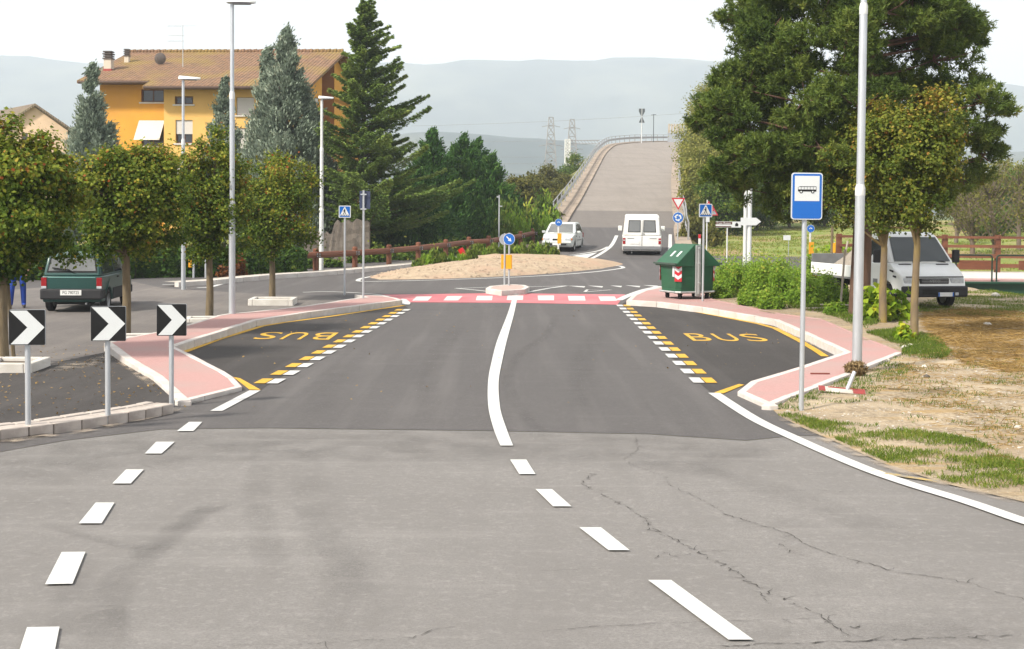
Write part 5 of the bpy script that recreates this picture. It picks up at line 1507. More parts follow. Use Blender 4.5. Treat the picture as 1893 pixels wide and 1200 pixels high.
# silver small car coming down ------------------------------------------------
SIL = paintmat("pale_silver_car_paint", (.52, .55, .54), .25, (.42, .45, .44))
pc = at(1029, 466, 63.4)
mc = Car("silver_hatchback", "pale silver rounded hatchback turning off the ramp past the gravel mound", "car", (pc.x, 63.4, zr(63.6)), R(180 - 12), 1.60, .90, .26, .02, L=3.7, taper=.16, scale=1.05)
low = sill_line(-.12, -3.6, .24, [(-.72, .34), (-3.05, .34)]) + [(-3.68, .42), (-3.70, .70), (-3.62, .90), (-.95, .90), (-.55, .84), (-.14, .70), (0, .56), (-.02, .36)]
mc.shell("body", low, SIL, .07)
mc.shell("cabin", [(-.92, .90), (-1.55, 1.36), (-1.8, 1.44), (-2.8, 1.44), (-3.2, 1.34), (-3.55, .90)], SIL, .07, True)
mc.slab("windscreen", [(-.63, -.98, .93), (.63, -.98, .93), (.54, -1.52, 1.33), (-.54, -1.52, 1.33)], GLASS_REFLECT, .03)
mc.slab("rear_window", [(-.56, -3.52, .96), (.56, -3.52, .96), (.5, -3.24, 1.30), (-.5, -3.24, 1.30)], GLASS, .03)
for sg in (-1, 1):
    mc.side("side_window", [(-1.2, .95), (-1.68, 1.32), (-2.12, 1.34), (-2.12, .95)], GLASS, sg, .012); mc.side("side_window", [(-2.2, .95), (-2.2, 1.34), (-2.85, 1.33), (-3.1, .95)], GLASS, sg, .012)
    mc.side("door_seam", [(-1.15, .36), (-1.165, .36), (-1.165, .9), (-1.15, .9)], SEAM, sg, .004); mc.side("door_seam", [(-2.15, .36), (-2.165, .36), (-2.165, .9), (-2.15, .9)], SEAM, sg, .004)
    mc.side("rub_strip", [(-1.1, .55), (-2.65, .55), (-2.65, .60), (-1.1, .60)], PLASTIC_G, sg, .014)
    mc.box("headlight", (sg * .53, -.10, .63), (.30, .18, .13), LAMPGLASS, bevel=.03); mc.box("indicator", (sg * .70, -.16, .62), (.08, .16, .11), AMBER, bevel=.02)
    mc.box("door_mirror", (sg * .88, -1.28, .96), (.18, .09, .13), SIL, bevel=.03)
    mc.box("tail_light", (sg * .66, -3.64, .78), (.18, .10, .24), TAILRED, bevel=.02)
    for yy in (-.72, -3.05): mc.wheel(sg * .69, yy, .275, .16)
mc.box("grille", (0, -.04, .61), (.42, .06, .09), BLACK); mc.box("lower_intake", (0, .005, .38), (.95, .05, .09), BLACK)
mc.box("front_bumper", (0, -.02, .47), (1.44, .12, .09), SIL, bevel=.03); mc.plate(.05, .39, .40, .10, True)

# white van going up --------------------------------------------------------
WHT = paintmat("white_van_paint", (.74, .74, .71), .3, (.62, .61, .57))
pv_ = at(1187.5, 472, 61.8)
va = Car("white_van", "white panel van driving up the ramp with two square rear windows", "van", (pv_.x + .42, 61.8 + 4.7, zr(62) + .02), R(-5.5), 1.96, 1.12, .12, .015, L=4.7, taper=.04)
va.t.rotation_euler = (R(2.0), 0, R(-5.5))
low = sill_line(-.1, -4.66, .36, [(-.85, .38), (-3.55, .38)]) + [(-4.70, .42), (-4.70, 1.12), (-.95, 1.12), (-.35, 1.02), (0, .80), (0, .45)]
va.shell("body", low, WHT, .05)
va.shell("cabin", [(-.95, 1.12), (-1.75, 1.98), (-2.0, 2.10), (-4.45, 2.13), (-4.58, 2.06), (-4.69, 1.12)], WHT, .07, True)
for sg in (-1, 1):
    f = va.slab("rear_window", [(sg * .10, -4.665, 1.33), (sg * .66, -4.665, 1.33), (sg * .62, -4.605, 1.86), (sg * .10, -4.605, 1.86)], pm("van_rear_glass", (.16, .165, .165), (.12, .125, .125), scale=2, rough=.1, spec=.6), .015)
    va.slab("window_gasket", [(sg * .065, -4.67, 1.29), (sg * .70, -4.67, 1.29), (sg * .66, -4.598, 1.90), (sg * .065, -4.598, 1.90)], PLASTIC, .006)
    tl = va.box("tail_light", (sg * .88, -4.69, .86), (.13, .06, .30), TAILRED, bevel=.01); va.box("clear_lens", (sg * .88, -4.692, .90), (.12, .06, .05), LAMPGLASS, tl, .004)
    va.box("door_hinge_bar", (sg * .55, -4.71, 1.0), (.34, .02, .025), PLASTIC_G)
    va.box("door_mirror", (sg * 1.12, -1.15, 1.32), (.20, .10, .26), WHT, bevel=.03)
    va.side("side_window", [(-1.35, 1.2), (-1.85, 1.85), (-2.35, 1.85), (-2.35, 1.2)], GLASS, sg)
    for yy in (-.85, -3.55): va.wheel(sg * .84, yy, .32, .19)
va.box("door_gap", (0, -4.705, 1.15), (.022, .012, 1.5), SEAM, bevel=0)
va.box("door_latch", (.09, -4.71, 1.22), (.03, .03, .12), PLASTIC)
va.box("rear_bumper", (0, -4.72, .52), (1.9, .16, .20), PLASTIC_G, bevel=.04)
va.plate(-4.715, .80, .50, .16, False, None, x=-.35)
va.slab("windscreen", [(-.80, -1.0, 1.18), (.80, -1.0, 1.18), (.74, -1.72, 1.94), (-.74, -1.72, 1.94)], GLASS)
va.box("rear_axle", (0, -3.55, .32), (1.4, .12, .12), BLACK); va.box("underbody", (0, -2.4, .36), (1.5, 4.2, .12), BLACK)
mb = MB(); mb.tube([(-.5, -4.3, .30), (-.5, -4.74, .28)], .035, 8); mb.build("exhaust_pipe", RIM, va.t)

# white flatbed truck ------------------------------------------------------
TRW = paintmat("white_truck_paint", (.80, .81, .80), .3, (.72, .72, .69))
th_ = R(192.7); fdir = Vector((-math.sin(th_), math.cos(th_)))
fr = at(1728, 500, 31.9)
tk = Car("flatbed_truck", "white flatbed pickup truck parked on the rough ground behind the young trees", "truck", (fr.x, 31.9, zv(fr.x, 33.5) - .0), th_, 1.98, 1.24, .24, .03, L=2.15, taper=.06, scale=.955)
low = sill_line(-.02, -2.15, .42, [(-.80, .42)]) + [(-2.15, 1.24), (-.62, 1.24), (-.20, .99), (-.08, .90), (0, .70), (.02, .48)]
tk.shell("body", low, TRW, .045)
tk.shell("cabin", [(-.60, 1.24), (-1.20, 1.95), (-1.38, 2.06), (-1.95, 2.08), (-2.08, 2.0), (-2.15, 1.24)], TRW, .06, True)
tk.slab("windscreen", [(-.84, -.655, 1.27), (.84, -.655, 1.27), (.70, -1.20, 1.91), (-.70, -1.20, 1.91)], pm("truck_windscreen_glass", (.016, .024, .026), (.035, .045, .048), scale=1.2, rough=.06, spec=.6), .05, .04)
for sg in (-1, 1):
    tk.side("side_window", [(-.98, 1.30), (-1.40, 1.86), (-1.90, 1.88), (-1.98, 1.30)], GLASS, sg, .012)
    tk.side("door_seam", [(-1.02, .5), (-1.035, .5), (-1.035, 1.24), (-1.02, 1.24)], SEAM, sg, .004); tk.side("door_seam", [(-2.03, .5), (-2.045, .5), (-2.045, 1.24), (-2.03, 1.24)], SEAM, sg, .004)
    tk.side("door_handle", [(-1.86, 1.06), (-1.98, 1.06), (-1.98, 1.14), (-1.86, 1.14)], PLASTIC, sg, .02)
    tk.side("rub_strip", [(-1.25, .66), (-2.14, .66), (-2.14, .78), (-1.25, .78)], PLASTIC_G, sg, .014)
    tk.side("side_vent", [(-.42, 1.0), (-.60, 1.03), (-.60, 1.07), (-.42, 1.05)], PLASTIC, sg, .012)
    tk.side("indicator", [(-.30, .86), (-.42, .88), (-.42, .92), (-.30, .91)], PLASTIC, sg, .012)
    tk.box("headlight", (sg * .70, -.055, .78), (.40, .10, .16), LAMPGLASS, bevel=.03)
    tk.box("door_mirror", (sg * 1.20, -.92, 1.42), (.20, .11, .36), PLASTIC, bevel=.03)
    tk.box("mirror_arm", (sg * 1.05, -.94, 1.36), (.25, .04, .04), PLASTIC)
    tk.slab("hood_vent", [(sg * .38, -.55, 1.192), (sg * .75, -.55, 1.192), (sg * .75, -.585, 1.212), (sg * .38, -.585, 1.212)], PLASTIC, .016)
    for yy in (-.80, -4.0): tk.wheel(sg * .84, yy, .335, .20)
    tk.wheel(sg * .66, -4.0, .335, .18)
gr = tk.box("grille", (0, -.025, .78), (.86, .08, .15), PLASTIC, bevel=.02)
for k in range(3): tk.box("grille_bar", (0, .018, .735 + .042 * k), (.78, .012, .012), RIM, gr, 0)
o = obj("grille_lettering", text_mesh("IVECO", .085, RIM, "grille_lettering"), gr, (0, .028, .78)); o.rotation_euler = (R(90), 0, math.pi); o.scale = (1.3, 1, 1)
tk.box("front_bumper", (0, .015, .50), (1.94, .16, .30), PLASTIC, bevel=.05)
tk.box("lower_intake", (0, .09, .50), (.80, .03, .14), BLACK)
tk.box("fog_light", (.62, .09, .44), (.10, .03, .08), LAMPGLASS); tk.box("fog_light", (-.62, .09, .44), (.10, .03, .08), LAMPGLASS)
tk.plate(.118, .43, .46, .11, True, None, True, x=-.28)
tk.box("bonnet_strip", (0, .005, .895), (1.7, .06, .03), BLACK)
mb = MB(); mb.tube([(.3, -.62, 1.27), (-.35, -.68, 1.31)], .012, 6); mb.build("wiper", BLACK, tk.t)
mb = MB(); mb.tube([(-.7, -.62, 1.27), (-.05, -.68, 1.31)], .012, 6); mb.build("wiper", BLACK, tk.t)
tk.box("chassis", (0, -3.6, .52), (.8, 3.6, .16), BLACK)
tk.box("load_floor", (0, -3.80, .72), (1.98, 3.0, .08), PLASTIC_G)
for sg in (-1, 1): tk.box("drop_side", (sg * .985, -3.80, .91), (.035, 2.98, .34), TRW, bevel=.01)
tk.box("tail_board", (0, -5.31, 1.04), (1.94, .035, .60), PLASTIC_G, bevel=.01)
tk.box("head_board", (0, -2.30, 1.15), (1.94, .05, .80), PLASTIC_G, bevel=.01)
tk.box("rear_lamp", (.8, -5.34, .62), (.25, .04, .1), TAILRED); tk.box("rear_lamp", (-.8, -5.34, .62), (.25, .04, .1), TAILRED)
# sand heap in the bed: a thing of its own
mb = MB(); rs = random.Random(4); nr_, na_ = 6, 20
for k in range(nr_ + 1):
    for j in range(na_):
        a = 2 * math.pi * j / na_; t_ = k / nr_
        mb.v.append((.88 * t_ * math.copysign(abs(math.cos(a)) ** .6, math.cos(a)), 1.3 * t_ * math.copysign(abs(math.sin(a)) ** .6, math.sin(a)), .88 * (1 - t_) ** 1.1 + rs.uniform(-.015, .015) * (0 < k < nr_)))
for k in range(nr_):
    for j in range(na_): mb.f.append((k * na_ + j, k * na_ + (j + 1) % na_, (k + 1) * na_ + (j + 1) % na_, (k + 1) * na_ + j))
hpile = mb.build("sand_heap", pm("grey_sand", (.30, .265, .22), (.23, .20, .17), scale=9, rough=.95, bump=.4, bscale=50), None, smooth=50)
back = fdir * -4.05 * .955
hpile.location = (fr.x + back.x, 31.9 + back.y, tk.t.location.z + .76 * .955); hpile.rotation_euler = (0, 0, th_)
tag(hpile, "heap of grey sand lying in the bed of the white flatbed truck", "sand heap")

# ------------------------------------------------------------------ green waste container
DG = pm("green_container_paint", (.020, .100, .048), (.015, .08, .038), scale=3, rough=.45, c3=(.028, .085, .05), scale3=1.5)
DGL = pm("container_galvanised", (.45, .46, .45), (.34, .35, .35), scale=6, rough=.5, metal=.4)
pd = G(1270, 551, 0, zp)
dm = thing("waste_container", "large green steel waste container with red and white chevrons beside the crossing", "waste container", pd, R(26))
sd_ = FPX / pd.y
Wd, Dd, Hd = 1.32, 1.0, 1.02      # long side along local x
mb = MB()
ch = .12
body = [(-Wd / 2, -Dd / 2 + ch), (-Wd / 2 + ch, -Dd / 2), (Wd / 2 - ch, -Dd / 2), (Wd / 2, -Dd / 2 + ch), (Wd / 2, Dd / 2 - ch), (Wd / 2 - ch, Dd / 2), (-Wd / 2 + ch, Dd / 2), (-Wd / 2, Dd / 2 - ch)]
n = 8; k0 = .93
for z, k in ((.16, k0), (.45, .965), (Hd, 1.0)): mb.v += [(x * k, y * k, z) for x, y in body]
for r_ in range(2):
    for i in range(n): mb.f.append((r_ * n + i, r_ * n + (i + 1) % n, (r_ + 1) * n + (i + 1) % n, (r_ + 1) * n + i))
mb.f += [tuple(range(n - 1, -1, -1)), tuple(2 * n + i for i in range(n))]
bd = mb.build("body", DG, dm, bevel=.03)
for z in (.34, .52, .70, .86):
    mb = MB(); mb.v = [(x * (k0 + .075 * z / Hd + .012), y * (k0 + .075 * z / Hd + .012), z + dz) for dz in (-.012, .012) for x, y in body]
    mb.f = [(i, (i + 1) % n, (i + 1) % n + n, i + n) for i in range(n)]; mb.build("rib", DG, bd)
# gabled lid: ridge across the short axis (local y), slopes towards both ends
lw = Dd / 2 + .05; lx = Wd / 2 + .07; zt_ = Hd + .52
for sg in (-1, 1):
    mb = MB(); mb.v = [(sg * lx, -lw, Hd - .03), (sg * lx, lw, Hd - .03), (sg * .10, lw - .04, zt_), (sg * .10, -lw + .04, zt_), (sg * lx, -lw, Hd - .10), (sg * lx, lw, Hd - .10), (sg * .10, lw - .04, Hd - .1), (sg * .10, -lw + .04, Hd - .1)]
    mb.f = [(0, 1, 2, 3), (7, 6, 5, 4), (0, 4, 5, 1), (1, 5, 6, 2), (2, 6, 7, 3), (3, 7, 4, 0)]
    ld = mb.build("lid", DG, dm, bevel=.02)
    mb = MB(); mb.box((sg * (lx + .03), 0, Hd - .03), (.05, 2 * lw + .02, .05)); mb.build("lid_rim", pm("lid_rim_dark", (.05, .075, .06), (.04, .06, .05), scale=4, rough=.6), ld)
    for k in (-.26, .05):
        mb = MB(); t0, t1 = .36, .62
        P0 = [Vector((sg * (lx + (.10 - lx) * t), y_, Hd - .03 + (zt_ - Hd + .03) * t)) for t, y_ in ((t0, k), (t1, k), (t1, k + .09), (t0, k + .09))]
        nrm = (P0[1] - P0[0]).cross(P0[3] - P0[0]).normalized(); nrm = nrm if nrm.z > 0 else -nrm
        mb.v = [tuple(p_ + nrm * .004) for p_ in P0] + [tuple(p_ - nrm * .01) for p_ in P0]; mb.f = [(0, 1, 2, 3), (7, 6, 5, 4), (0, 1, 5, 4), (1, 2, 6, 5), (2, 3, 7, 6), (3, 0, 4, 7)]
        mb.build("reflector", SIGNWHITE, ld)
for sg in (-1, 1):
    mb = MB(); mb.box((0, sg * (Dd / 2 + .03), .80), (.17, .05, 1.42)); mb.box((0, sg * (Dd / 2 + .07), .80), (.05, .05, 1.30)); tr = mb.build("lifting_arm", DGL, dm, bevel=.008)
    for z in (.45, 1.0, 1.42):
        mb = MB(); mb.tube([(0, sg * (Dd / 2 + .02), z), (0, sg * (Dd / 2 + .13), z)], .035, 10); mb.build("pin", DGL, tr)
mb = MB()
fr_ = [(x * 1.0, y * 1.0) for x, y in body]
for i in range(8):
    a, b = fr_[i], fr_[(i + 1) % 8]; mb.tube([(a[0], a[1], .20), (b[0], b[1], .20)], .03, 6)
mb.build("base_frame", DGL, dm)
for sx in (-1, 1):
    for sy in (-1, 1):
        mb = MB(); mb.tube([(sx * .45 - .03, sy * .32, .07), (sx * .45 + .03, sy * .32, .07)], .07, 12); mb.box((sx * .45, sy * .32, .15), (.1, .1, .06)); mb.build("caster", BLACK, dm)
def chev_panel(cx_, cy_, z0, w, h, nx_, ny_):
    """red/white chevron reflector on a chamfer face"""
    nrm = Vector((nx_, ny_, 0)).normalized(); tn = Vector((-nrm.y, nrm.x, 0)); c0 = Vector((cx_, cy_, 0)) + nrm * .02
    def q(name, poly, mat, off, par):
        mb = MB(); P0 = [c0 + tn * a + nrm * off + Vector((0, 0, b)) for a, b in poly]; kk = len(P0)
        mb.v = [tuple(p_) for p_ in P0] + [tuple(p_ - nrm * .006) for p_ in P0]; mb.f = [tuple(range(kk)), tuple(range(2 * kk - 1, kk - 1, -1))] + [(i, (i + 1) % kk, (i + 1) % kk + kk, i + kk) for i in range(kk)]
        return mb.build(name, mat, par)
    pn = q("reflector_panel", [(-w / 2, z0), (w / 2, z0), (w / 2, z0 + h), (-w / 2, z0 + h)], SIGNRED, .0, dm)
    for k in range(2):
        b = z0 + h * (.12 + .44 * k); hh = h * .22; dr = h * .16
        q("white_chevron", [(-w / 2, b + dr), (0, b), (w / 2, b + dr), (w / 2, b + dr + hh), (0, b + hh), (-w / 2, b + dr + hh)], SIGNWHITE, .004, pn)
for sx in (-1, 1):
    for sy in (-1, 1):
        chev_panel(sx * (Wd / 2 - ch / 2) * .985, sy * (Dd / 2 - ch / 2) * .985, .50, .20, .44, sx, sy)
mb = MB(); mb.box((-Wd / 2 - .0, -.30, .78), (.02, .09, .30)); mb.build("sticker", SIGNWHITE, dm)

# ------------------------------------------------------------------ person beside the green car (mostly behind leaves)
pp = Vector((at(33, 580, 31.5).x, 31.5, zr(31.5) + .008))
per = thing("person", "person in bright blue work trousers standing beside the teal hatchback", "person", pp, R(20))
J = {"pelvis": (0, 0, .98), "chest": (0, .02, 1.30), "neck": (0, .01, 1.50), "hipL": (-.10, 0, .92), "hipR": (.10, 0, .92), "kneeL": (-.14, -.04, .50), "kneeR": (.13, .02, .50),
     "ankL": (-.17, .02, .08), "ankR": (.14, .05, .08), "toeL": (-.20, -.16, .03), "toeR": (.16, -.13, .03), "shL": (-.19, .01, 1.43), "shR": (.19, .01, 1.43), "elL": (-.27, .03, 1.13), "elR": (.27, .0, 1.13),
     "wrL": (-.25, -.12, .90), "wrR": (.24, -.14, .92), "paL": (-.24, -.17, .83), "paR": (.23, -.19, .85), "headb": (0, -.01, 1.58), "headm": (0, -.02, 1.66), "headt": (0, -.01, 1.745)}
E = [("pelvis", "chest"), ("chest", "neck"), ("neck", "headb"), ("headb", "headm"), ("headm", "headt"), ("pelvis", "hipL"), ("pelvis", "hipR"), ("hipL", "kneeL"), ("hipR", "kneeR"), ("kneeL", "ankL"), ("kneeR", "ankR"), ("ankL", "toeL"), ("ankR", "toeR"),
     ("chest", "shL"), ("chest", "shR"), ("shL", "elL"), ("shR", "elR"), ("elL", "wrL"), ("elR", "wrR"), ("wrL", "paL"), ("wrR", "paR")]
Rr = {"pelvis": (.155, .12), "chest": (.16, .12), "neck": (.058, .058), "hipL": (.10, .10), "hipR": (.10, .10), "kneeL": (.075, .078), "kneeR": (.075, .078), "ankL": (.06, .06), "ankR": (.06, .06), "toeL": (.045, .03), "toeR": (.045, .03), "shL": (.062, .062), "shR": (.062, .062),
      "elL": (.046, .046), "elR": (.046, .046), "wrL": (.032, .026), "wrR": (.032, .026), "paL": (.04, .022), "paR": (.04, .022), "headb": (.072, .08), "headm": (.078, .096), "headt": (.055, .07)}
fi = 0
for sd2 in ("L", "R"):
    b0 = Vector(J["pa" + sd2]); out = -1 if sd2 == "L" else 1
    for k in range(4):
        a_ = b0 + Vector((0.0, -.026 + .017 * k, -.035)); b_ = a_ + Vector((-.012 * out, -.008, -.042 + .004 * abs(k - 1))); c_ = b_ + Vector((-.02 * out, .004, -.026))
        for nm, v_ in (("f%d%sa" % (k, sd2), a_), ("f%d%sb" % (k, sd2), b_), ("f%d%sc" % (k, sd2), c_)): J[nm] = tuple(v_); Rr[nm] = (.0085, .0085)
        E += [("pa" + sd2, "f%d%sa" % (k, sd2)), ("f%d%sa" % (k, sd2), "f%d%sb" % (k, sd2)), ("f%d%sb" % (k, sd2), "f%d%sc" % (k, sd2))]
    a_ = b0 + Vector((-.015 * out, -.045, .015)); b_ = a_ + Vector((-.008 * out, -.018, -.034))
    J["t" + sd2 + "a"] = tuple(a_); J["t" + sd2 + "b"] = tuple(b_); Rr["t" + sd2 + "a"] = Rr["t" + sd2 + "b"] = (.010, .010); E += [("pa" + sd2, "t" + sd2 + "a"), ("t" + sd2 + "a", "t" + sd2 + "b")]
names = list(J); idx = {n_: i for i, n_ in enumerate(names)}
me = bpy.data.meshes.new("body"); me.from_pydata([J[n_] for n_ in names], [(idx[a], idx[b]) for a, b in E], [])
ob = obj("body", me)
ob.modifiers.new("skin", 'SKIN'); sub = ob.modifiers.new("sub", 'SUBSURF'); sub.levels = sub.render_levels = 2
for n_, v_ in zip(names, me.skin_vertices[0].data): v_.radius = Rr[n_]; v_.use_root = (n_ == "pelvis")
dg = bpy.context.evaluated_depsgraph_get(); m2 = bpy.data.meshes.new_from_object(ob.evaluated_get(dg)); bpy.data.objects.remove(ob)
SKIN = pm("skin", (.42, .24, .16), (.38, .21, .14), scale=8, rough=.6); TROU = pm("blue_work_cotton", (.025, .07, .36), (.018, .055, .29), scale=5, rough=.9, bump=.3, bscale=14); SHIRT = pm("brown_checked_shirt", (.22, .13, .08), (.16, .09, .06), scale=9, rough=.9); SHOE = pm("dark_shoe_leather", (.03, .025, .02), (.04, .03, .025), scale=6, rough=.6)
m2.materials.clear()
for mt in (SKIN, TROU, SHIRT, SHOE): m2.materials.append(mt)
for pol in m2.polygons:
    c_ = pol.center; pol.use_smooth = True
    arm = abs(c_.x) > .185 and c_.z > .7
    if c_.z > 1.50 or (arm and c_.z < 1.16): pol.material_index = 0
    elif c_.z > 1.0 and not (arm and c_.z < 1.16): pol.material_index = 2
    elif c_.z > .085: pol.material_index = 1
    else: pol.material_index = 3
bdy = obj("body", m2, per)
mb = MB(); mb.lathe([(.0, .125), (.05, .115), (.085, .07), (.098, .0), (.092, -.05), (.07, -.07)], 14, (0, .02, 1.665)); mb.build("hair", pm("dark_hair", (.03, .02, .014), (.04, .03, .02), scale=20, rough=.7), per, smooth=60)
mb = MB(); mb.add([(-.015, -.115, 1.635), (.015, -.115, 1.635), (0, -.14, 1.64), (0, -.115, 1.685)], [(0, 1, 2), (1, 3, 2), (3, 0, 2)]); mb.build("nose", SKIN, per)
for sg in (-1, 1):
    mb = MB(); mb.lathe([(0, -.012), (.011, -.006), (.013, 0), (.011, .006), (0, .012)], 8, (sg * .033, -.105, 1.675), 'y'); mb.build("eye", SIGNWHITE, per)
    mb = MB(); mb.lathe([(0, -.012), (.024, -.006), (.028, 0), (.02, .008), (0, .01)], 8, (sg * .082, .0, 1.65), 'x'); mb.build("ear", SKIN, per)
# ------------------------------------------------------------------ foliage helpers
def mesh_np(name, V, F, mat, tint=None, smooth=False):
    """V (n,3); F (m,4) quads"""
    me = bpy.data.meshes.new(name)
    n, m_ = len(V), len(F); k = F.shape[1]
    me.vertices.add(n); me.vertices.foreach_set("co", np.asarray(V, np.float32).ravel())
    me.loops.add(m_ * k); me.loops.foreach_set("vertex_index", np.asarray(F, np.int32).ravel())
    me.polygons.add(m_); me.polygons.foreach_set("loop_start", np.arange(0, m_ * k, k, dtype=np.int32)); 
    me.polygons.foreach_set("loop_total", np.full(m_, k, dtype=np.int32))
    me.update(calc_edges=True)
    if tint is not None:
        a = me.attributes.new("tint", 'FLOAT', 'FACE'); a.data.foreach_set("value", np.asarray(tint, np.float32))
    me.materials.append(mat)
    return me
def unit(a): return a / np.maximum(np.linalg.norm(a, axis=-1, keepdims=True), 1e-9)
def leaves(C_, N_, size, rng, elong=1.5, spread=.9, tint=None, fold=.15, dirs=None):
    """rhombic leaves at C_ with normals scattered about N_; dirs: long axis directions"""
    n = len(C_)
    nn = unit(N_ + rng.normal(0, spread, (n, 3)))
    if dirs is None:
        u = unit(np.cross(nn, rng.normal(0, 1, (n, 3))))
    else:
        u = unit(dirs); nn = unit(nn - (nn * u).sum(1, keepdims=True) * u)
    w = np.cross(nn, u)
    s = (size * rng.uniform(.65, 1.3, n))[:, None] if np.ndim(size) == 0 else (size * rng.uniform(.75, 1.25, n))[:, None]
    a = C_ - u * s * elong * .5; b = C_ + w * s * .5 - u * s * .05 + nn * s * fold; c = C_ + u * s * elong * .5; d = C_ - w * s * .5 - u * s * .05 + nn * s * fold
    V = np.stack([a, b, c, d], 1).reshape(-1, 3)
    F = np.arange(4 * n).reshape(-1, 4)
    return V, F
def bez(p0, p1, p2, k):
    out = []
    for i in range(k + 1):
        t = i / k; out.append(p0 * (1 - t) ** 2 + p1 * 2 * t * (1 - t) + p2 * t * t)
    return out
BARK = pm("grey_bark", (.19, .145, .085), (.10, .078, .05), scale=14, rough=.95, bump=.8, bscale=30, stretch=(1, 1, .25))
BARKL = pm("lichen_bark", (.20, .15, .09), (.13, .095, .06), scale=9, rough=.95, bump=.7, bscale=30, c3=(.30, .22, .03), scale3=1.6, stretch=(1, 1, .3))
BARKP = pm("pine_bark", (.15, .085, .055), (.075, .045, .032), scale=8, rough=.95, bump=1.0, bscale=18, stretch=(1, 1, .25))
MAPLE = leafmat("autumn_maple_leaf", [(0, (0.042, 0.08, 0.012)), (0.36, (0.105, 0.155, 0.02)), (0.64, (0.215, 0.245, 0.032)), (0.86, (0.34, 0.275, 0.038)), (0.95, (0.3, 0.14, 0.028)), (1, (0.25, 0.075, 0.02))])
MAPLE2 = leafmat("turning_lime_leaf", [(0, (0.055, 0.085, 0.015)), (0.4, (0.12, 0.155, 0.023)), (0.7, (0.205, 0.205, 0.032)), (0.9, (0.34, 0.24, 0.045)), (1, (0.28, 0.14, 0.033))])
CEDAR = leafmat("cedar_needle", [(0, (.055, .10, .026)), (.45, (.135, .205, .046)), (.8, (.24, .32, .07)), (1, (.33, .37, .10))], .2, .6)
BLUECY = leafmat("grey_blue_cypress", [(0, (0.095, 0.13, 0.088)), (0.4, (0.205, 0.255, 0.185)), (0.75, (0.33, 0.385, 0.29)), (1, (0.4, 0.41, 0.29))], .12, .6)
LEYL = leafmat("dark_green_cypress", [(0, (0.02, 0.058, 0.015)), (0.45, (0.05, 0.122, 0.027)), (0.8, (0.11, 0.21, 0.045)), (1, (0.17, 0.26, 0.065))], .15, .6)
PINE = leafmat("pine_needle", [(0, (0.034, 0.06, 0.014)), (0.4, (0.092, 0.138, 0.028)), (0.75, (0.18, 0.225, 0.046)), (0.95, (0.26, 0.26, 0.06)), (1, (0.29, 0.17, 0.055))], .15, .6)
POPLAR = leafmat("poplar_leaf", [(0, (.13, .155, .035)), (.4, (.22, .235, .055)), (.75, (.32, .31, .08)), (1, (.40, .34, .10))], .35)
BUSH = leafmat("shrub_leaf", [(0, (0.033, 0.065, 0.013)), (.4, (0.078, 0.137, 0.023)), (.75, (0.143, 0.202, 0.036)), (1, (0.260, 0.260, 0.052))], .3)
OLIVE = leafmat("olive_shrub_leaf", [(0, (.055, .060, .016)), (.4, (.105, .110, .028)), (.75, (.165, .160, .04)), (1, (.24, .19, .055))], .3)
WEED = leafmat("fresh_weed_leaf", [(0, (0.085, 0.165, 0.018)), (0.4, (0.17, 0.29, 0.032)), (0.8, (0.28, 0.4, 0.05)), (1, (0.42, 0.42, 0.07))], .4)
LIME = leafmat("lime_vine_leaf", [(0, (.09, .17, .014)), (.4, (.21, .34, .026)), (.8, (.38, .46, .04)), (1, (.56, .50, .05))], .4)
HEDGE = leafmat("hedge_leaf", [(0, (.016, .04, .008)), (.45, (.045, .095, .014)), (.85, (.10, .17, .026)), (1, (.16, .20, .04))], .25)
BARE = pm("bare_twig_bark", (.16, .125, .095), (.11, .085, .065), scale=6, rough=.95)

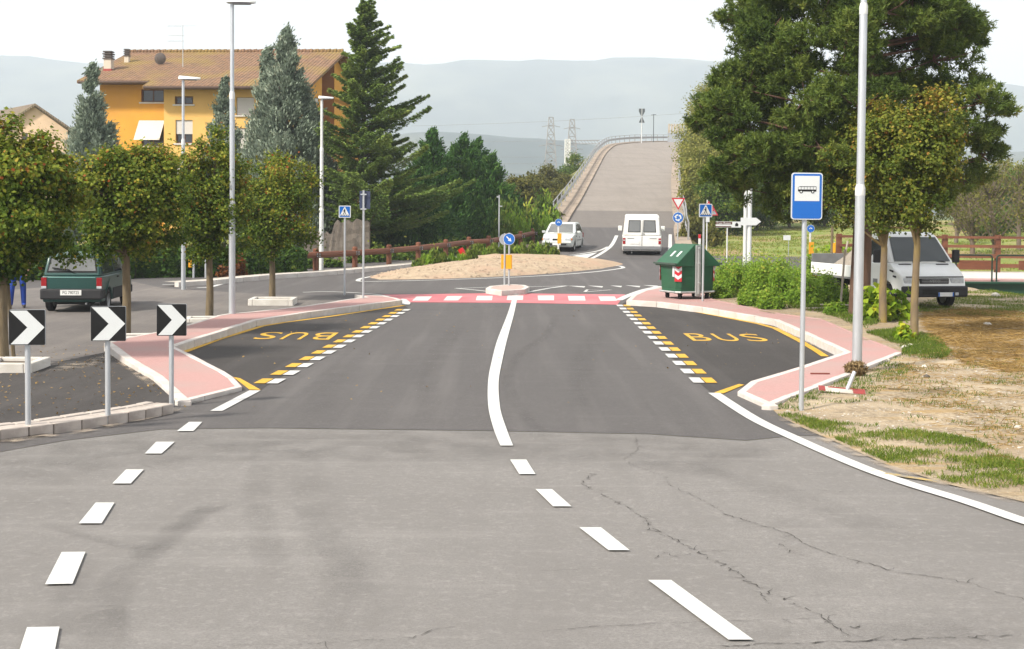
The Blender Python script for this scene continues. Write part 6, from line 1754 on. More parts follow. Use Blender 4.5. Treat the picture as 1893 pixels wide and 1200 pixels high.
def broad_tree(name, label, cat_group, base, trunk_h, crown_c, crown_r, seed, nclump=110, per=95, leaf=.10, mat=None, bark=None, tr=.07, lean=(0, 0), rough=.28, ymat=1.0, shell=.55):
    """lollipop street tree: trunk, limbs to the leaf clumps, uneven crown. crown_c relative to base"""
    rng = np.random.default_rng(seed)
    t = thing(name, label, "tree", base, 0, cat_group)
    cc = np.array(crown_c, float); cr = np.array(crown_r, float)
    d = unit(rng.normal(0, 1, (nclump, 3)))
    rad = rng.uniform(shell ** 3, 1, nclump) ** (1 / 3)
    bumpf = 1 + rough * np.sin(d[:, 0] * 4.1 + seed) * np.sin(d[:, 1] * 3.7 + 1.3 * seed) + rng.normal(0, .13, nclump)
    P = cc + d * cr * (rad * bumpf)[:, None]
    P[:, 2] = np.maximum(P[:, 2], cc[2] - cr[2] * 1.0)
    cl_t = rng.normal(0, .12, nclump)
    n = nclump * per
    own = np.repeat(np.arange(nclump), per)
    sg = .135 * cr.mean()
    off = rng.normal(0, sg, (n, 3)) * np.array([1, 1, .75])
    C_ = P[own] + off
    outn = unit(C_ - cc) * .7 + np.array([0, 0, .55]) + unit(off) * .4
    hgt = (C_[:, 2] - cc[2]) / cr[2]
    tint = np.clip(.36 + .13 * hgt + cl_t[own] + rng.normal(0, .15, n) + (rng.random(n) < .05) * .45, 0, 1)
    V, F = leaves(C_, outn, leaf, rng, 1.25, .8)
    ns = int(nclump * .55); sd_ = unit(rng.normal(0, 1, (ns, 3)) + np.array([0, 0, .35])); k = 26
    u_ = np.tile(np.linspace(0, 1, k), ns); ow = np.repeat(np.arange(ns), k)
    ln_ = (rng.uniform(.14, .42, ns) * cr.mean())[ow]
    Cs = (cc + sd_ * cr * .86)[ow] + (unit(sd_ + np.array([0, 0, .6]) + rng.normal(0, .35, (ns, 3)))[ow]) * (u_ * ln_)[:, None] + rng.normal(0, leaf * .9, (ns * k, 3)) * (1.15 - u_)[:, None]
    V2, F2 = leaves(Cs, sd_[ow] + np.array([0, 0, .6]), leaf, rng, 1.25, .8)
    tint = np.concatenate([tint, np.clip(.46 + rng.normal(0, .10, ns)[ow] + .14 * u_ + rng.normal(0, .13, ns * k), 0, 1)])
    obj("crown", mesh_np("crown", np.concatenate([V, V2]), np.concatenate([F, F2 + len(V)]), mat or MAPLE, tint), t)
    # trunk and limbs
    mb = MB(); rr = random.Random(seed)
    top = Vector((lean[0], lean[1], trunk_h))
    pts = [Vector((0, 0, -.12)), Vector((0, 0, .05)), Vector((lean[0] * .4 + rr.uniform(-.02, .02), lean[1] * .4, trunk_h * .45)), top, Vector((cc[0] * .6 + lean[0] * .4, cc[1] * .6, cc[2] + cr[2] * .25))]
    mb.tube(pts, [tr * 1.35, tr * 1.15, tr, tr * .85, tr * .3], 12)
    mb.build("trunk", bark or BARK, t, smooth=50)
    lm = MB()
    for i in rng.choice(nclump, min(nclump, 34), replace=False):
        e = Vector(P[i]); b0 = top.lerp(Vector(pts[-1]), rr.uniform(-.05, .6)); m_ = (b0 + e) / 2 + Vector((0, 0, -.12 * cr[2] + rr.uniform(0, .3) * cr[2]))
        lm.tube(bez(b0, m_, e, 4), [tr * .42, tr * .34, tr * .24, tr * .16, tr * .07], 5, False)
    lo = lm.build("limbs", bark or BARK, t, smooth=50, fix=False); stuff(lo)
    return t
def env_cone(rng, n, H, R0, pw, zlo=0.0):
    """points through a cone-like envelope, denser near its surface"""
    h = zlo + (1 - zlo) * (1 - np.sqrt(rng.random(n)))
    a = rng.uniform(0, 2 * np.pi, n)
    r = R0 * (1 - h) ** pw * np.sqrt(rng.uniform(.35, 1, n))
    return h, a, r
def cypress(name, label, group, base, H, R0, seed, mat, nclump=260, per=70, leaf=.16, pw=.85, tr=.12, elong=2.6, sg=.17, bottom=.08, lobes=None):
    """dense conical conifer: upswept feathery clumps"""
    rng = np.random.default_rng(seed)
    t = thing(name, label, "tree", base, 0, group)
    parts_c = [(0, 0, H, R0)] + (lobes or [])
    Vs, Fs, Ts, off = [], [], [], 0
    for (lx, ly, h_, r_) in parts_c:
        nc = int(nclump * (h_ * r_) / (H * R0))
        h, a, r = env_cone(rng, nc, h_, r_, pw, bottom)
        lob = 1 + .10 * np.sin(a * 3 + seed + 5 * h) + rng.normal(0, .05, nc)
        P = np.stack([lx + r * lob * np.cos(a), ly + r * lob * np.sin(a), h * h_], 1)
        P = np.concatenate([P, np.stack([lx + rng.normal(0, .03, 8), ly + rng.normal(0, .03, 8), h_ * np.linspace(.90, 1.0, 8)], 1)])
        a = np.concatenate([a, np.zeros(8)]); nc += 8
        n = nc * per; own = np.repeat(np.arange(nc), per)
        up = np.stack([np.cos(a), np.sin(a), np.full(nc, 1.25)], 1)
        u = rng.normal(0, .55, n)
        s_loc = sg * R0 * (.45 + .75 * (1 - P[own][:, 2] / h_))
        C_ = P[own] + unit(up)[own] * (u * s_loc * 1.7)[:, None] + rng.normal(0, 1, (n, 3)) * (s_loc * .55)[:, None]
        outn = np.stack([np.cos(a), np.sin(a), np.full(nc, .35)], 1)[own]
        dirs = up[own] + rng.normal(0, .45, (n, 3))
        V, F = leaves(C_, outn, leaf, rng, elong, .5, dirs=dirs)
        ct = rng.normal(0, .14, nc)
        tint = np.clip(.38 + ct[own] + .10 * u + .08 * np.cos(a + 2.4)[own] + rng.normal(0, .13, n), 0, 1)  # sunlit side put into the tint: clumps facing the sun lighter
        Vs.append(V); Fs.append(F + off); Ts.append(tint); off += len(V)
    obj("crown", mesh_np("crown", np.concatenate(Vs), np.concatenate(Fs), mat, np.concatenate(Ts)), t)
    mb = MB(); mb.tube([(0, 0, -.2), (0, 0, H * .3), (0, 0, H * .96)], [tr, tr * .7, .02], 9); mb.build("trunk", BARK, t, smooth=50)
    return t
def cedar(name, label, base, H, R0, seed, mat, nb=120, z0=.12, tr=.2, spur=.13, droop=.0, shape=None, group=None, per=150):
    """open layered conifer: trunk, rising branches with drooping tips, flat sprays"""
    rng = np.random.default_rng(seed)
    t = thing(name, label, "tree", base, 0, group)
    tk_ = MB(); tk_.tube([(0, 0, -.3), (0, 0, H * .4), (0, 0, H * .8), (0, 0, H)], [tr, tr * .7, tr * .3, .015], 10); tk_.build("trunk", BARK, t, smooth=50)
    br_ = MB()
    CC, DD, NN, TT, SS = [], [], [], [], []
    for i in range(nb):
        h = z0 + (1 - z0) * ((i + rng.random()) / nb) ** .9
        a = i * 2.39996 + rng.normal(0, .25)
        L = R0 * ((1 - h) ** .80) * rng.uniform(.38, 1.18) + .22
        if shape: L *= shape(a, h)
        dirh = np.array([math.cos(a), math.sin(a), 0])
        rise = rng.uniform(.22, .62) * (1 - .3 * (1 - h)) 
        p0 = np.array([0, 0, h * H]); 
        k = 7; pts = []
        for j in range(k + 1):
            s = j / k
            pts.append(p0 + dirh * L * s + np.array([0, 0, L * (rise * s - (.22 + droop) * s * s + .22 * s ** 3)]))
        br_.tube([Vector(q) for q in pts], [max(.008, .032 * L / 3 * (1 - j / k) + .006) for j in range(k + 1)], 5, False)
        m_ = int(per * (L / R0) ** 1.1) + 34
        s = rng.uniform(.10, 1.03, m_) ** .85
        sp = np.interp(s, np.linspace(0, 1, k + 1), np.arange(k + 1))
        pa = np.array(pts); i0 = np.minimum(sp.astype(int), k - 1); fr_ = sp - i0
        C_ = pa[i0] * (1 - fr_)[:, None] + pa[np.minimum(i0 + 1, k)] * fr_[:, None]
        side = np.array([-dirh[1], dirh[0], 0])
        wid = L * .33 * (1 - s * .85) + .04
        lat = rng.uniform(-1, 1, m_) * wid
        C_ = C_ + side * lat[:, None] + dirh * (-np.abs(lat) * .1)[:, None] + np.stack([np.zeros(m_)] * 2 + [rng.normal(0, .035, m_) - np.abs(lat) * .16], 1)
        dr = dirh * .75 + side * np.sign(lat)[:, None] * .8 + rng.normal(0, .3, (m_, 3)) + np.array([0, 0, -.12])
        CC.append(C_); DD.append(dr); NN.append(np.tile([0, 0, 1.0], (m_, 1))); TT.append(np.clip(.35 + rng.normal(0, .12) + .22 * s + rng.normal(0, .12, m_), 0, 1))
    C_, D_, N_, T_ = map(np.concatenate, (CC, DD, NN, TT))
    V, F = leaves(C_, N_, spur, rng, 2.4, .45, dirs=D_)
    # second leaf set standing up, so that sprays have thickness
    V2, F2 = leaves(C_ + rng.normal(0, .03, C_.shape), rng.normal(0, 1, C_.shape), spur * .6, rng, 2.4, .6, dirs=D_ + np.array([0, 0, .25]))
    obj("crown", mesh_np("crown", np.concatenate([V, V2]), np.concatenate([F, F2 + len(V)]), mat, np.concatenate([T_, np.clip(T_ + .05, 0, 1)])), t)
    stuff(br_.build("branches", BARK, t, smooth=60, fix=False))
    return t
def pine(name, label, base, trunk_h, H, blobs, seed, tr=.24, ntuft=2100):
    """big rounded pine: needle tufts gathered on branch clumps given as (x, z, y, r)"""
    rng = np.random.default_rng(seed)
    t = thing(name, label, "tree", base, 0)
    mb = MB(); mb.tube([(0, 0, -.3), (0, 0, .3), (.05, 0, trunk_h), (.1, 0, H * .6), (.15, 0, H * .95)], [tr * 1.25, tr, tr * .85, tr * .55, .04], 14); mb.build("trunk", BARKP, t, smooth=50)
    br_ = MB(); rr = random.Random(seed)
    CC, DD, TT = [], [], []
    tot = sum(b[3] ** 2 for b in blobs)
    for (bx, by, bz, r) in blobs:
        c = np.array([bx, by, bz])
        z0 = max(trunk_h * 1.12, bz - .18 * math.hypot(bx, by) - .1)
        b0 = Vector((.08, 0, min(z0, H * .9))); e = Vector(c)
        br_.tube(bez(b0, (b0 + e) / 2 + Vector((0, 0, -.15 * r)), e, 5), [.05, .042, .034, .027, .02, .012], 6, False)
        n = int(ntuft * r * r / tot)
        ns = 9
        sc_ = c + unit(rng.normal(0, 1, (ns, 3)) + np.array([0, 0, .25])) * (r * rng.uniform(.45, .85, ns))[:, None] * np.array([1, 1, .8])
        ow_ = rng.integers(0, ns, n); rs_ = r * rng.uniform(.30, .48, ns)
        d = unit(rng.normal(0, 1, (n, 3)) + np.array([0, 0, .3]))
        P = sc_[ow_] + d * (rs_[ow_] * rng.uniform(.45, 1.08, n))[:, None] * np.array([1, 1, .75])
        st_ = rng.normal(0, .10, ns)
        for q in rng.choice(n, min(n, 9), replace=False):
            br_.tube([e, (e + Vector(P[q])) / 2 + Vector((0, 0, -.05)), Vector(P[q])], [.022, .016, .008], 4, False)
        k = 34
        axis = unit(d * .8 + unit(P - np.array([0, 0, bz - .5])) * .45 + np.array([0, 0, .75]) + rng.normal(0, .2, (n, 3)))
        ax = np.repeat(axis, k, 0); own = np.repeat(np.arange(n), k)
        nd = unit(ax * .62 + rng.normal(0, .6, (n * k, 3)))
        ln = .115
        tt = np.repeat(np.clip(.42 + rng.normal(0, .12, n) + st_[ow_] + rng.normal(0, .05), 0, 1), k) + rng.normal(0, .06, n * k)
        CC.append(P[own] + nd * ln * .5 + ax * (rng.uniform(-.09, .09, n * k))[:, None]); DD.append(nd); TT.append(np.clip(tt, 0, 1))
    C_, D_, T_ = map(np.concatenate, (CC, DD, TT))
    V, F = leaves(C_, rng.normal(0, 1, C_.shape), .023, rng, 5.8, .3, dirs=D_, fold=.0)
    obj("crown", mesh_np("crown", V, F, PINE, T_), t)
    stuff(br_.build("branches", BARKP, t, smooth=60, fix=False))
    return t
def shrub(name, label, cat, group, base, rx, ry, h, seed, mat, n=1800, leaf=.12, clumps=26, elong=1.5, z0=.05, upr=.3, stems=True, top_pow=.5):
    rng = np.random.default_rng(seed)
    t = thing(name, label, cat, base, 0, group)
    d = unit(rng.normal(0, 1, (clumps, 3))); d[:, 2] = np.abs(d[:, 2])
    P = d * np.array([rx, ry, h]) * (rng.uniform(.3, 1, clumps) ** .5)[:, None] * (1 + rng.normal(0, .12, clumps))[:, None]
    P[:, 2] = np.maximum(P[:, 2], z0 + .08 * h)
    own = rng.integers(0, clumps, n); ct = rng.normal(0, .13, clumps)
    s = np.array([rx, ry, h]) * .21
    C_ = P[own] + rng.normal(0, 1, (n, 3)) * s; C_[:, 2] = np.abs(C_[:, 2] - z0) + z0
    out = unit(C_ - np.array([0, 0, h * .3])) * .7 + np.array([0, 0, .5])
    dirs = unit(rng.normal(0, 1, (n, 3)) + np.array([0, 0, upr * 3])) if upr > .5 else None
    V, F = leaves(C_, out, leaf, rng, elong, .75, dirs=dirs)
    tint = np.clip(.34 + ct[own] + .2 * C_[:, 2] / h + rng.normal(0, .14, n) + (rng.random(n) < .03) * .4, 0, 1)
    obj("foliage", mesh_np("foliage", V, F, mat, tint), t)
    if stems:
        mb = MB()
        for i in range(min(clumps, 12)): mb.tube([Vector((P[i][0] * .15, P[i][1] * .15, -.1)), Vector(P[i]) * .6, Vector(P[i])], [.02, .014, .006], 4, False)
        stuff(mb.build("stems", BARK, t, fix=False))
    return t

# ------------------------------------------------------------------ street trees by the parking area
def spot(px, pyb, f=zg):
    p = G(px, pyb, 0, f); return p, FPX / p.y
def park_tree(px, pyb, cx0, cx1, cyt, cyb, label, seed, n=120, tr=.075, mat=None, trunk_top=None, leaf=.058, per=230, bark=None, name="maple_tree", group="young trees round the parking area", dy=0.0, lean=(0, 0), f=zg):
    p, s = spot(px, pyb, f)
    cc = (((cx0 + cx1) / 2 - px) / s, dy, (pyb - (cyt + cyb) / 2) / s); cr = ((cx1 - cx0) / 2 / s, (cx1 - cx0) / 2 / s * .92, (cyb - cyt) / 2 / s)
    th = (pyb - (trunk_top or cyb - 8)) / s
    cr = tuple(c * .90 for c in cr)
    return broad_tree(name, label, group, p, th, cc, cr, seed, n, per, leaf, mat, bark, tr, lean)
park_tree(6, 676, -105, 128, 232, 515, "leafy maple turning rust in the white planter beside the parked hatchback", 21, 190, .085)
park_tree(233, 622, 132, 345, 262, 480, "broad maple with rusty leaf tips behind the middle bend marker", 22, 140, .085)
park_tree(387, 587, 318, 462, 248, 488, "slim maple with yellowing leaves beside the lamp post in the parking edge", 23, 110, .085)
park_tree(503, 556, 432, 592, 278, 478, "dark maple with brown tips in the low white planter", 24, 110, .085)
# two young limes by the truck
park_tree(1690, 636, 1590, 1765, 180, 430, "young lime with a lichen covered trunk beside the heap of straw", 31, 120, .075, MAPLE2, 455, .055, bark=BARKL, group="young limes by the truck", name="lime_tree", lean=(.02, 0))
park_tree(1632, 606, 1512, 1690, 205, 425, "young lime with a forked pale trunk in front of the truck door", 32, 110, .085, MAPLE2, 460, .056, bark=BARKL, group="young limes by the truck", name="lime_tree")

# ------------------------------------------------------------------ conifers by the apartment house
def con_at(px, Y, pyt):
    p = at(px, 388, Y); b = Vector((p.x, Y, zg(Y))); return b, at(px, pyt, Y).z - zg(Y)
b, h = con_at(172, 63, 124); cypress("blue_cypress", "narrow grey blue cypress at the left corner of the apartment house", "grey blue cypresses", b, h, 2.25, 41, BLUECY, 250, 300, .075, .95, sg=.13)
b, h = con_at(414, 67, 148); cypress("blue_cypress", "small grey blue cypress in front of the house's closed shutters", "grey blue cypresses", b, h, 2.0, 42, BLUECY, 190, 280, .075, .95, sg=.13)
b, h = con_at(528, 63, 58); cypress("blue_cypress", "largest grey blue cypress, as tall as the roof ridge of the house", "grey blue cypresses", b, h, 3.15, 43, BLUECY, 460, 330, .08, .92, .2, sg=.105, lobes=[(-.9, -.3, h * .90, 1.5), (1.25, -.2, h * .66, 1.5)])
b, h = con_at(672, 61, 4)
cedar("cedar_tree", "tall layered cedar spreading wide branches beside the apartment house", b, h, 4.0, 44, CEDAR, 235, .07, .2, .082, per=640, shape=lambda a, hh: (1 + .22 * math.cos(a) + .10 * math.sin(3 * a + 9 * hh)))
rows_l = [(742, 66, 325, 2.6, 51), (797, 70, 244, 2.5, 52), (830, 74, 285, 2.3, 53), (855, 72, 254, 2.4, 54), (880, 76, 262, 2.4, 55), (908, 72, 290, 2.1, 56), (770, 67, 320, 2.3, 57)]
lab_l = ["low dark green cypress beside the cedar skirts", "pointed dark green cypress standing tallest in the hedge row", "stunted dark green cypress between two pointed ones", "dark green cypress with a slim leading shoot in the row", "dark green cypress with a bushy rounded top in the row", "dark green cypress ending the row towards the ramp", "dark green cypress filling the row next to the cedar"]
for (px, Y, pyt, r0, sd3), lb in zip(rows_l, lab_l):
    b, h = con_at(px, Y, pyt); cypress("dark_cypress", lb, "dark cypresses in a row before the ramp", b, h, r0, sd3, LEYL, 360, 170, .075, .72, .12, 2.6, .13, .02)

# ------------------------------------------------------------------ the big pine
p, s = spot(1588, 594)
def bl(px, py, dy, rpx): return ((px - 1588) / s, dy, (594 - py) / s, rpx / s)
blobs = [bl(1330, 212, -.3, 62), bl(1385, 150, .6, 70), bl(1410, 60, 0, 75), bl(1375, 20, .8, 55), bl(1440, -40, 0, 90), bl(1460, 190, -1.2, 85), bl(1350, 300, -.8, 55), bl(1420, 330, -.6, 72), bl(1480, 280, -1.6, 75),
         bl(1400, 245, 1.2, 70), bl(1520, 100, -1.6, 85), bl(1540, 210, -1.8, 80), bl(1510, 0, -1.0, 90), bl(1600, 40, -1.2, 90), bl(1600, 150, .4, 70), bl(1660, 30, -.6, 85), bl(1720, 110, .2, 75), bl(1700, -40, 0, 90), bl(1560, -90, 0, 100), bl(1640, -130, .2, 90),
         bl(1760, 50, .4, 68), bl(1800, 60, .8, 42), bl(1825, 32, 1.0, 24), bl(1740, 170, 1.0, 60), bl(1775, 250, .2, 72), bl(1800, 190, -.4, 48), bl(1822, 145, .6, 28), bl(1822, 285, .4, 52), bl(1862, 205, .6, 30), bl(1790, 330, 1.0, 62), bl(1710, 260, 1.2, 72), bl(1650, 250, 1.4, 75), bl(1835, 235, .4, 32),
         bl(1730, 350, 1.2, 55), bl(1560, 320, .6, 70), bl(1630, 330, 1.4, 65), bl(1480, 355, -.2, 52), bl(1300, 205, 0, 30), bl(1368, 352, -.4, 46), bl(1432, 374, -.5, 46), bl(1318, 318, -.2, 34), bl(1395, 300, -1.2, 60), bl(1285, 225, .2, 24), bl(1500, 385, .2, 36), bl(1345, 160, .2, 44), bl(1318, 260, -.4, 38), bl(1500, -150, 0, 90), bl(1450, 110, -.8, 70), bl(1580, 250, -1.5, 70)]
pine("stone_pine", "huge dark rounded pine towering over the truck and the bus stop", p, (594 - 400) / s, (594 + 160) / s, blobs + [bl(1450, 100, 1.5, 90), bl(1550, 40, 1.6, 100), bl(1650, 150, 1.9, 90), bl(1500, 250, 1.6, 90), bl(1720, 50, 1.3, 85), bl(1600, 260, 1.8, 90), bl(1400, 160, 1.2, 75), bl(1760, 180, 1.4, 60), bl(1680, -20, 1.4, 90), bl(1440, 20, 1.3, 80)], 61, .25, 15500)

# ------------------------------------------------------------------ trees and shrubs along the ramp, beyond the meadow
def pop(px, Y, pyt, pyb_, wpx, label, seed, mat=POPLAR, n=150, leaf=.2, per=150, name="poplar_tree", group="poplars along the ramp", zb=None):
    p = at(px, 388, Y); z = zg(Y) if zb is None else zb
    s = FPX / Y; top = at(px, pyt, Y).z - z; bot = max(.3, at(px, pyb_, Y).z - z)
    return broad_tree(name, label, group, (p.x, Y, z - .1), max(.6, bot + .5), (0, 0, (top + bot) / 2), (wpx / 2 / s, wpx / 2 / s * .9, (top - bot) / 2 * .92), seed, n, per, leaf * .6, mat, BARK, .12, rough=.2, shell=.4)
pop(1322, 96, 120, 430, 100, "tall pale poplar rising beside the ramp crest", 71, n=230)
pop(1300, 112, 185, 430, 76, "pale poplar leaning over the far right guard rail of the ramp", 72, n=190, leaf=.22)
pop(1305, 88, 262, 455, 84, "bushy olive green poplar low beside the ramp foot", 73, POPLAR, 190)
pop(1345, 84, 300, 445, 90, "dark green bushy tree behind the brown direction sign", 74, BUSH, 190, .19, name="bushy_tree", group="bushy trees beyond the meadow")
pop(1400, 92, 290, 428, 100, "dark bushy tree under the pine beyond the arrow sign", 75, BUSH, 170, .2, name="bushy_tree", group="bushy trees beyond the meadow")
pop(1460, 96, 300, 425, 95, "olive bushy tree beyond the bus stop sign", 76, OLIVE, 160, .2, name="bushy_tree", group="bushy trees beyond the meadow")
pop(1525, 98, 310, 425, 90, "bushy tree half hidden by the turning limes", 77, BUSH, 130, .2, name="bushy_tree", group="bushy trees beyond the meadow")
for i, (px, Y, pyt, w, lb) in enumerate(((955, 88, 325, 70, "olive shrub beside the last dark cypress"), (985, 100, 318, 80, "rusty olive shrub on the ramp bank"), (1020, 118, 305, 80, "pale olive shrub below the pylons"), (1055, 138, 285, 60, "green shrub reaching the guard rail high on the ramp bank"),
                                        (1000, 84, 375, 70, "low olive shrub against the foot of the ramp rail"), (948, 78, 385, 50, "low shrub at the end of the cypress row"), (1085, 150, 290, 44, "green shrub behind the lattice mast"), (1030, 98, 355, 50, "reddish olive shrub on the bank beneath the mast"))):
    pop(px, Y, pyt, 445, w, lb, 80 + i, OLIVE if i not in (3, 6) else BUSH, 110, .22, 150, name="bank_shrub", group="shrubs on the ramp bank")
# bare thin trees at right
def bare_tree(px, Y, pyt, label, seed, spread=1.4):
    p = at(px, 388, Y); h = at(px, pyt, Y).z - zg(Y); rr = random.Random(seed)
    t = thing("bare_tree", label, "tree", (p.x, Y, zg(Y)), 0, "bare trees beyond the bridge")
    mb = MB(); lean_ = rr.uniform(-.5, .5)
    mb.tube([(0, 0, -.2), (lean_ * .3, 0, h * .3), (lean_, 0, h * .62)], [.14, .11, .06], 8); mb.build("trunk", BARE, t, smooth=50)
    tw = MB(); P, CCs = [], []
    for i in range(26):
        u = rr.uniform(.15, 1.0); b0 = Vector((lean_ * u, 0, h * .62 * u)); a = rr.uniform(0, 6.28); L = h * rr.uniform(.25, .5) * (1.1 - .5 * u)
        e = b0 + Vector((math.cos(a) * L * .55 * spread, math.sin(a) * L * .45 * spread, L * rr.uniform(.6, 1.0)))
        m_ = (b0 + e) / 2 + Vector((0, 0, -.1 * L)); pts = bez(b0, m_, e, 4); tw.tube(pts, [.045, .035, .026, .018, .008], 5, False)
        for j in range(6):
            q = pts[rr.randint(1, 4)]; e2 = q + Vector((rr.uniform(-.6, .6), rr.uniform(-.5, .5), rr.uniform(.1, .8))) * L * .35; tw.tube([q, (q + e2) / 2 + Vector((0, 0, .04)), e2], [.014, .010, .004], 4, False); CCs.append(e2); CCs.append((q + e2) / 2)
    stuff(tw.build("twigs", BARE, t, fix=False))
    rng = np.random.default_rng(seed); C_ = np.repeat(np.array([c[:] for c in CCs]), 5, 0); C_ = C_ + rng.normal(0, .16, C_.shape)
    V, F = leaves(C_, rng.normal(0, 1, C_.shape), .085, rng, 1.4, .8); obj("crown", mesh_np("crown", V, F, OLIVE, np.clip(rng.normal(.55, .2, len(C_)), 0, 1)), t)
for i, (px, Y, pyt, lb) in enumerate(((1800, 66, 300, "bare thin tree leaning beside the bridge parapet"), (1842, 62, 268, "bare tree with a dark forked trunk behind the bridge"), (1885, 70, 250, "bare tree farthest along the stream bank"), (1768, 76, 330, "thin bare sapling near the pine's skirt"), (1912, 60, 290, "bare tree rising past the end of the parapet"))):
    bare_tree(px, Y, pyt, lb, 90 + i)
for i, (px, Y, pyt, w, lb, mt) in enumerate(((1860, 100, 295, 130, "pale green tree hazy behind the bare trunks", POPLAR), (1790, 105, 330, 110, "low olive tree hazy behind the bare sapling", OLIVE), (1910, 92, 300, 110, "green tree beyond the far end of the bridge", BUSH), (1830, 84, 388, 100, "low green bush at the foot of the bare trees", BUSH))):
    pop(px, Y, pyt, 428, w, lb, 100 + i, mt, 120, .22, 150, name="meadow_tree", group="trees at the meadow's far edge")
HAZE = 4.2e-4
# ------------------------------------------------------------------ small plants, hedges, debris
def in_poly(x, y, poly):
    c = False; j = len(poly) - 1
    for i in range(len(poly)):
        xi, yi = poly[i]; xj, yj = poly[j]
        if (yi > y) != (yj > y) and x < (xj - xi) * (y - yi) / (yj - yi) + xi: c = not c
        j = i
    return c
def scatter(poly, n, rr, keep=None):
    xs = [p[0] for p in poly]; ys = [p[1] for p in poly]; out = []
    tries = 0
    while len(out) < n and tries < n * 12:
        tries += 1
        x, y = rr.uniform(min(xs), max(xs)), rr.uniform(min(ys), max(ys))
        if in_poly(x, y, poly) and (keep is None or keep(x, y) > rr.random()): out.append((x, y))
    return out
GRASS = leafmat("short_grass_blade", [(0, (.05, .085, .014)), (.4, (.10, .155, .022)), (.75, (.17, .22, .035)), (1, (.32, .27, .09))], .3)
STRAW = leafmat("dry_straw_blade", [(0, (.17, .105, .035)), (.5, (.32, .21, .075)), (1, (.50, .37, .16))], .2)
def grass(name, polypx, n, h, seed, mat=GRASS, w=.010, patch=1.2, thr=.35, lean=.45, zf=None, flat=False, f=zg, tint0=.4):
    rr = random.Random(seed); rng = np.random.default_rng(seed)
    poly = px2(polypx, 0, f)
    zf = zf or zv
    keep = lambda x, y: max(0.0, min(1.0, (noise2(x * patch, y * patch) + 1) / 2 * 1.5 - thr))
    P = scatter(poly, n, rr, keep)
    n = len(P)
    C_ = np.array([(x, y, zf(x, y)) for x, y in P])
    hh = h * rng.uniform(.5, 1.35, n)
    if flat: d = np.stack([rng.normal(0, 1, n), rng.normal(0, .5, n), np.abs(rng.normal(.0, .12, n))], 1)
    else: d = np.stack([rng.normal(0, lean, n), rng.normal(0, lean, n), np.ones(n)], 1)
    d = unit(d)
    C_ = C_ + d * (hh * .5)[:, None] * (.15 if flat else .9)
    if flat: C_[:, 2] += rng.uniform(.0, .05, n)
    V, F = leaves(C_, rng.normal(0, 1, (n, 3)), w, rng, 1.0, .2, dirs=d, fold=0)
    # stretch along d
    V = V.reshape(-1, 4, 3); V[:, 0] = C_ - d * (hh * .5)[:, None]; V[:, 2] = C_ + d * (hh * .5)[:, None]; V = V.reshape(-1, 3)
    cl = np.array([noise2(x * 1.7 + 5, y * 1.7) for x, y in P])
    return stuff(obj(name, mesh_np(name, V, F, mat, np.clip(tint0 + .14 * cl + rng.normal(0, .17, n), 0, 1))))
strip = [(1436, 770), (1490, 792), (1548, 817), (1646, 861), (1751, 894), (1893, 926), (2080, 966), (2300, 1010), (2300, 930), (2080, 900), (1893, 856), (1800, 822), (1700, 800), (1600, 792), (1520, 784), (1470, 768)]
grass("verge_grass", strip, 17000, .055, 1, thr=.42, w=.009, patch=1.9, tint0=.58)
grass("verge_grass", [(1600, 628), (1668, 655), (1668, 672), (1745, 676), (1758, 662), (1735, 640), (1660, 620)], 7000, .09, 2, thr=.05, w=.012)
grass("verge_grass", [(1424, 756), (1440, 768), (1600, 745), (1690, 690), (1660, 668), (1560, 706), (1470, 742)], 3500, .06, 3, thr=.55, patch=2.5)
grass("verge_grass", [(1700, 590), (1893, 600), (1893, 545), (1790, 545), (1700, 570)], 9000, .08, 4, thr=.35, w=.012, tint0=.55)
grass("verge_grass", [(1320, 556), (1456, 580), (1520, 590), (1600, 620), (1640, 600), (1580, 560), (1330, 540)], 9000, .12, 5, thr=.2, w=.016)
grass("verge_grass", [(1560, 720), (1893, 880), (1893, 660), (1700, 660)], 2600, .055, 6, thr=.62, patch=1.6)
zm_ = lambda x, y: zg(y) - .06
grass("meadow_grass", [(1290, 480), (1440, 492), (1893, 500), (1893, 418), (1560, 418), (1380, 425), (1290, 450)], 30000, .13, 7, thr=.30, w=.04, patch=.35, zf=zm_, tint0=.72)
grass("lawn_grass", [(640, 480), (780, 470), (780, 450), (640, 455)], 5000, .2, 8, thr=.1, w=.05, patch=.3, zf=zm_, tint0=.65)
grass("straw_litter", [(1700, 590), (1780, 580), (1893, 590), (1893, 700), (1780, 680), (1720, 640)], 7500, .36, 9, mat=STRAW, w=.010, thr=.05, flat=True, patch=1.1)
grass("straw_litter", [(1600, 720), (1893, 880), (1893, 690), (1720, 650)], 2500, .16, 10, mat=STRAW, w=.008, thr=.35, flat=True, patch=1.6)
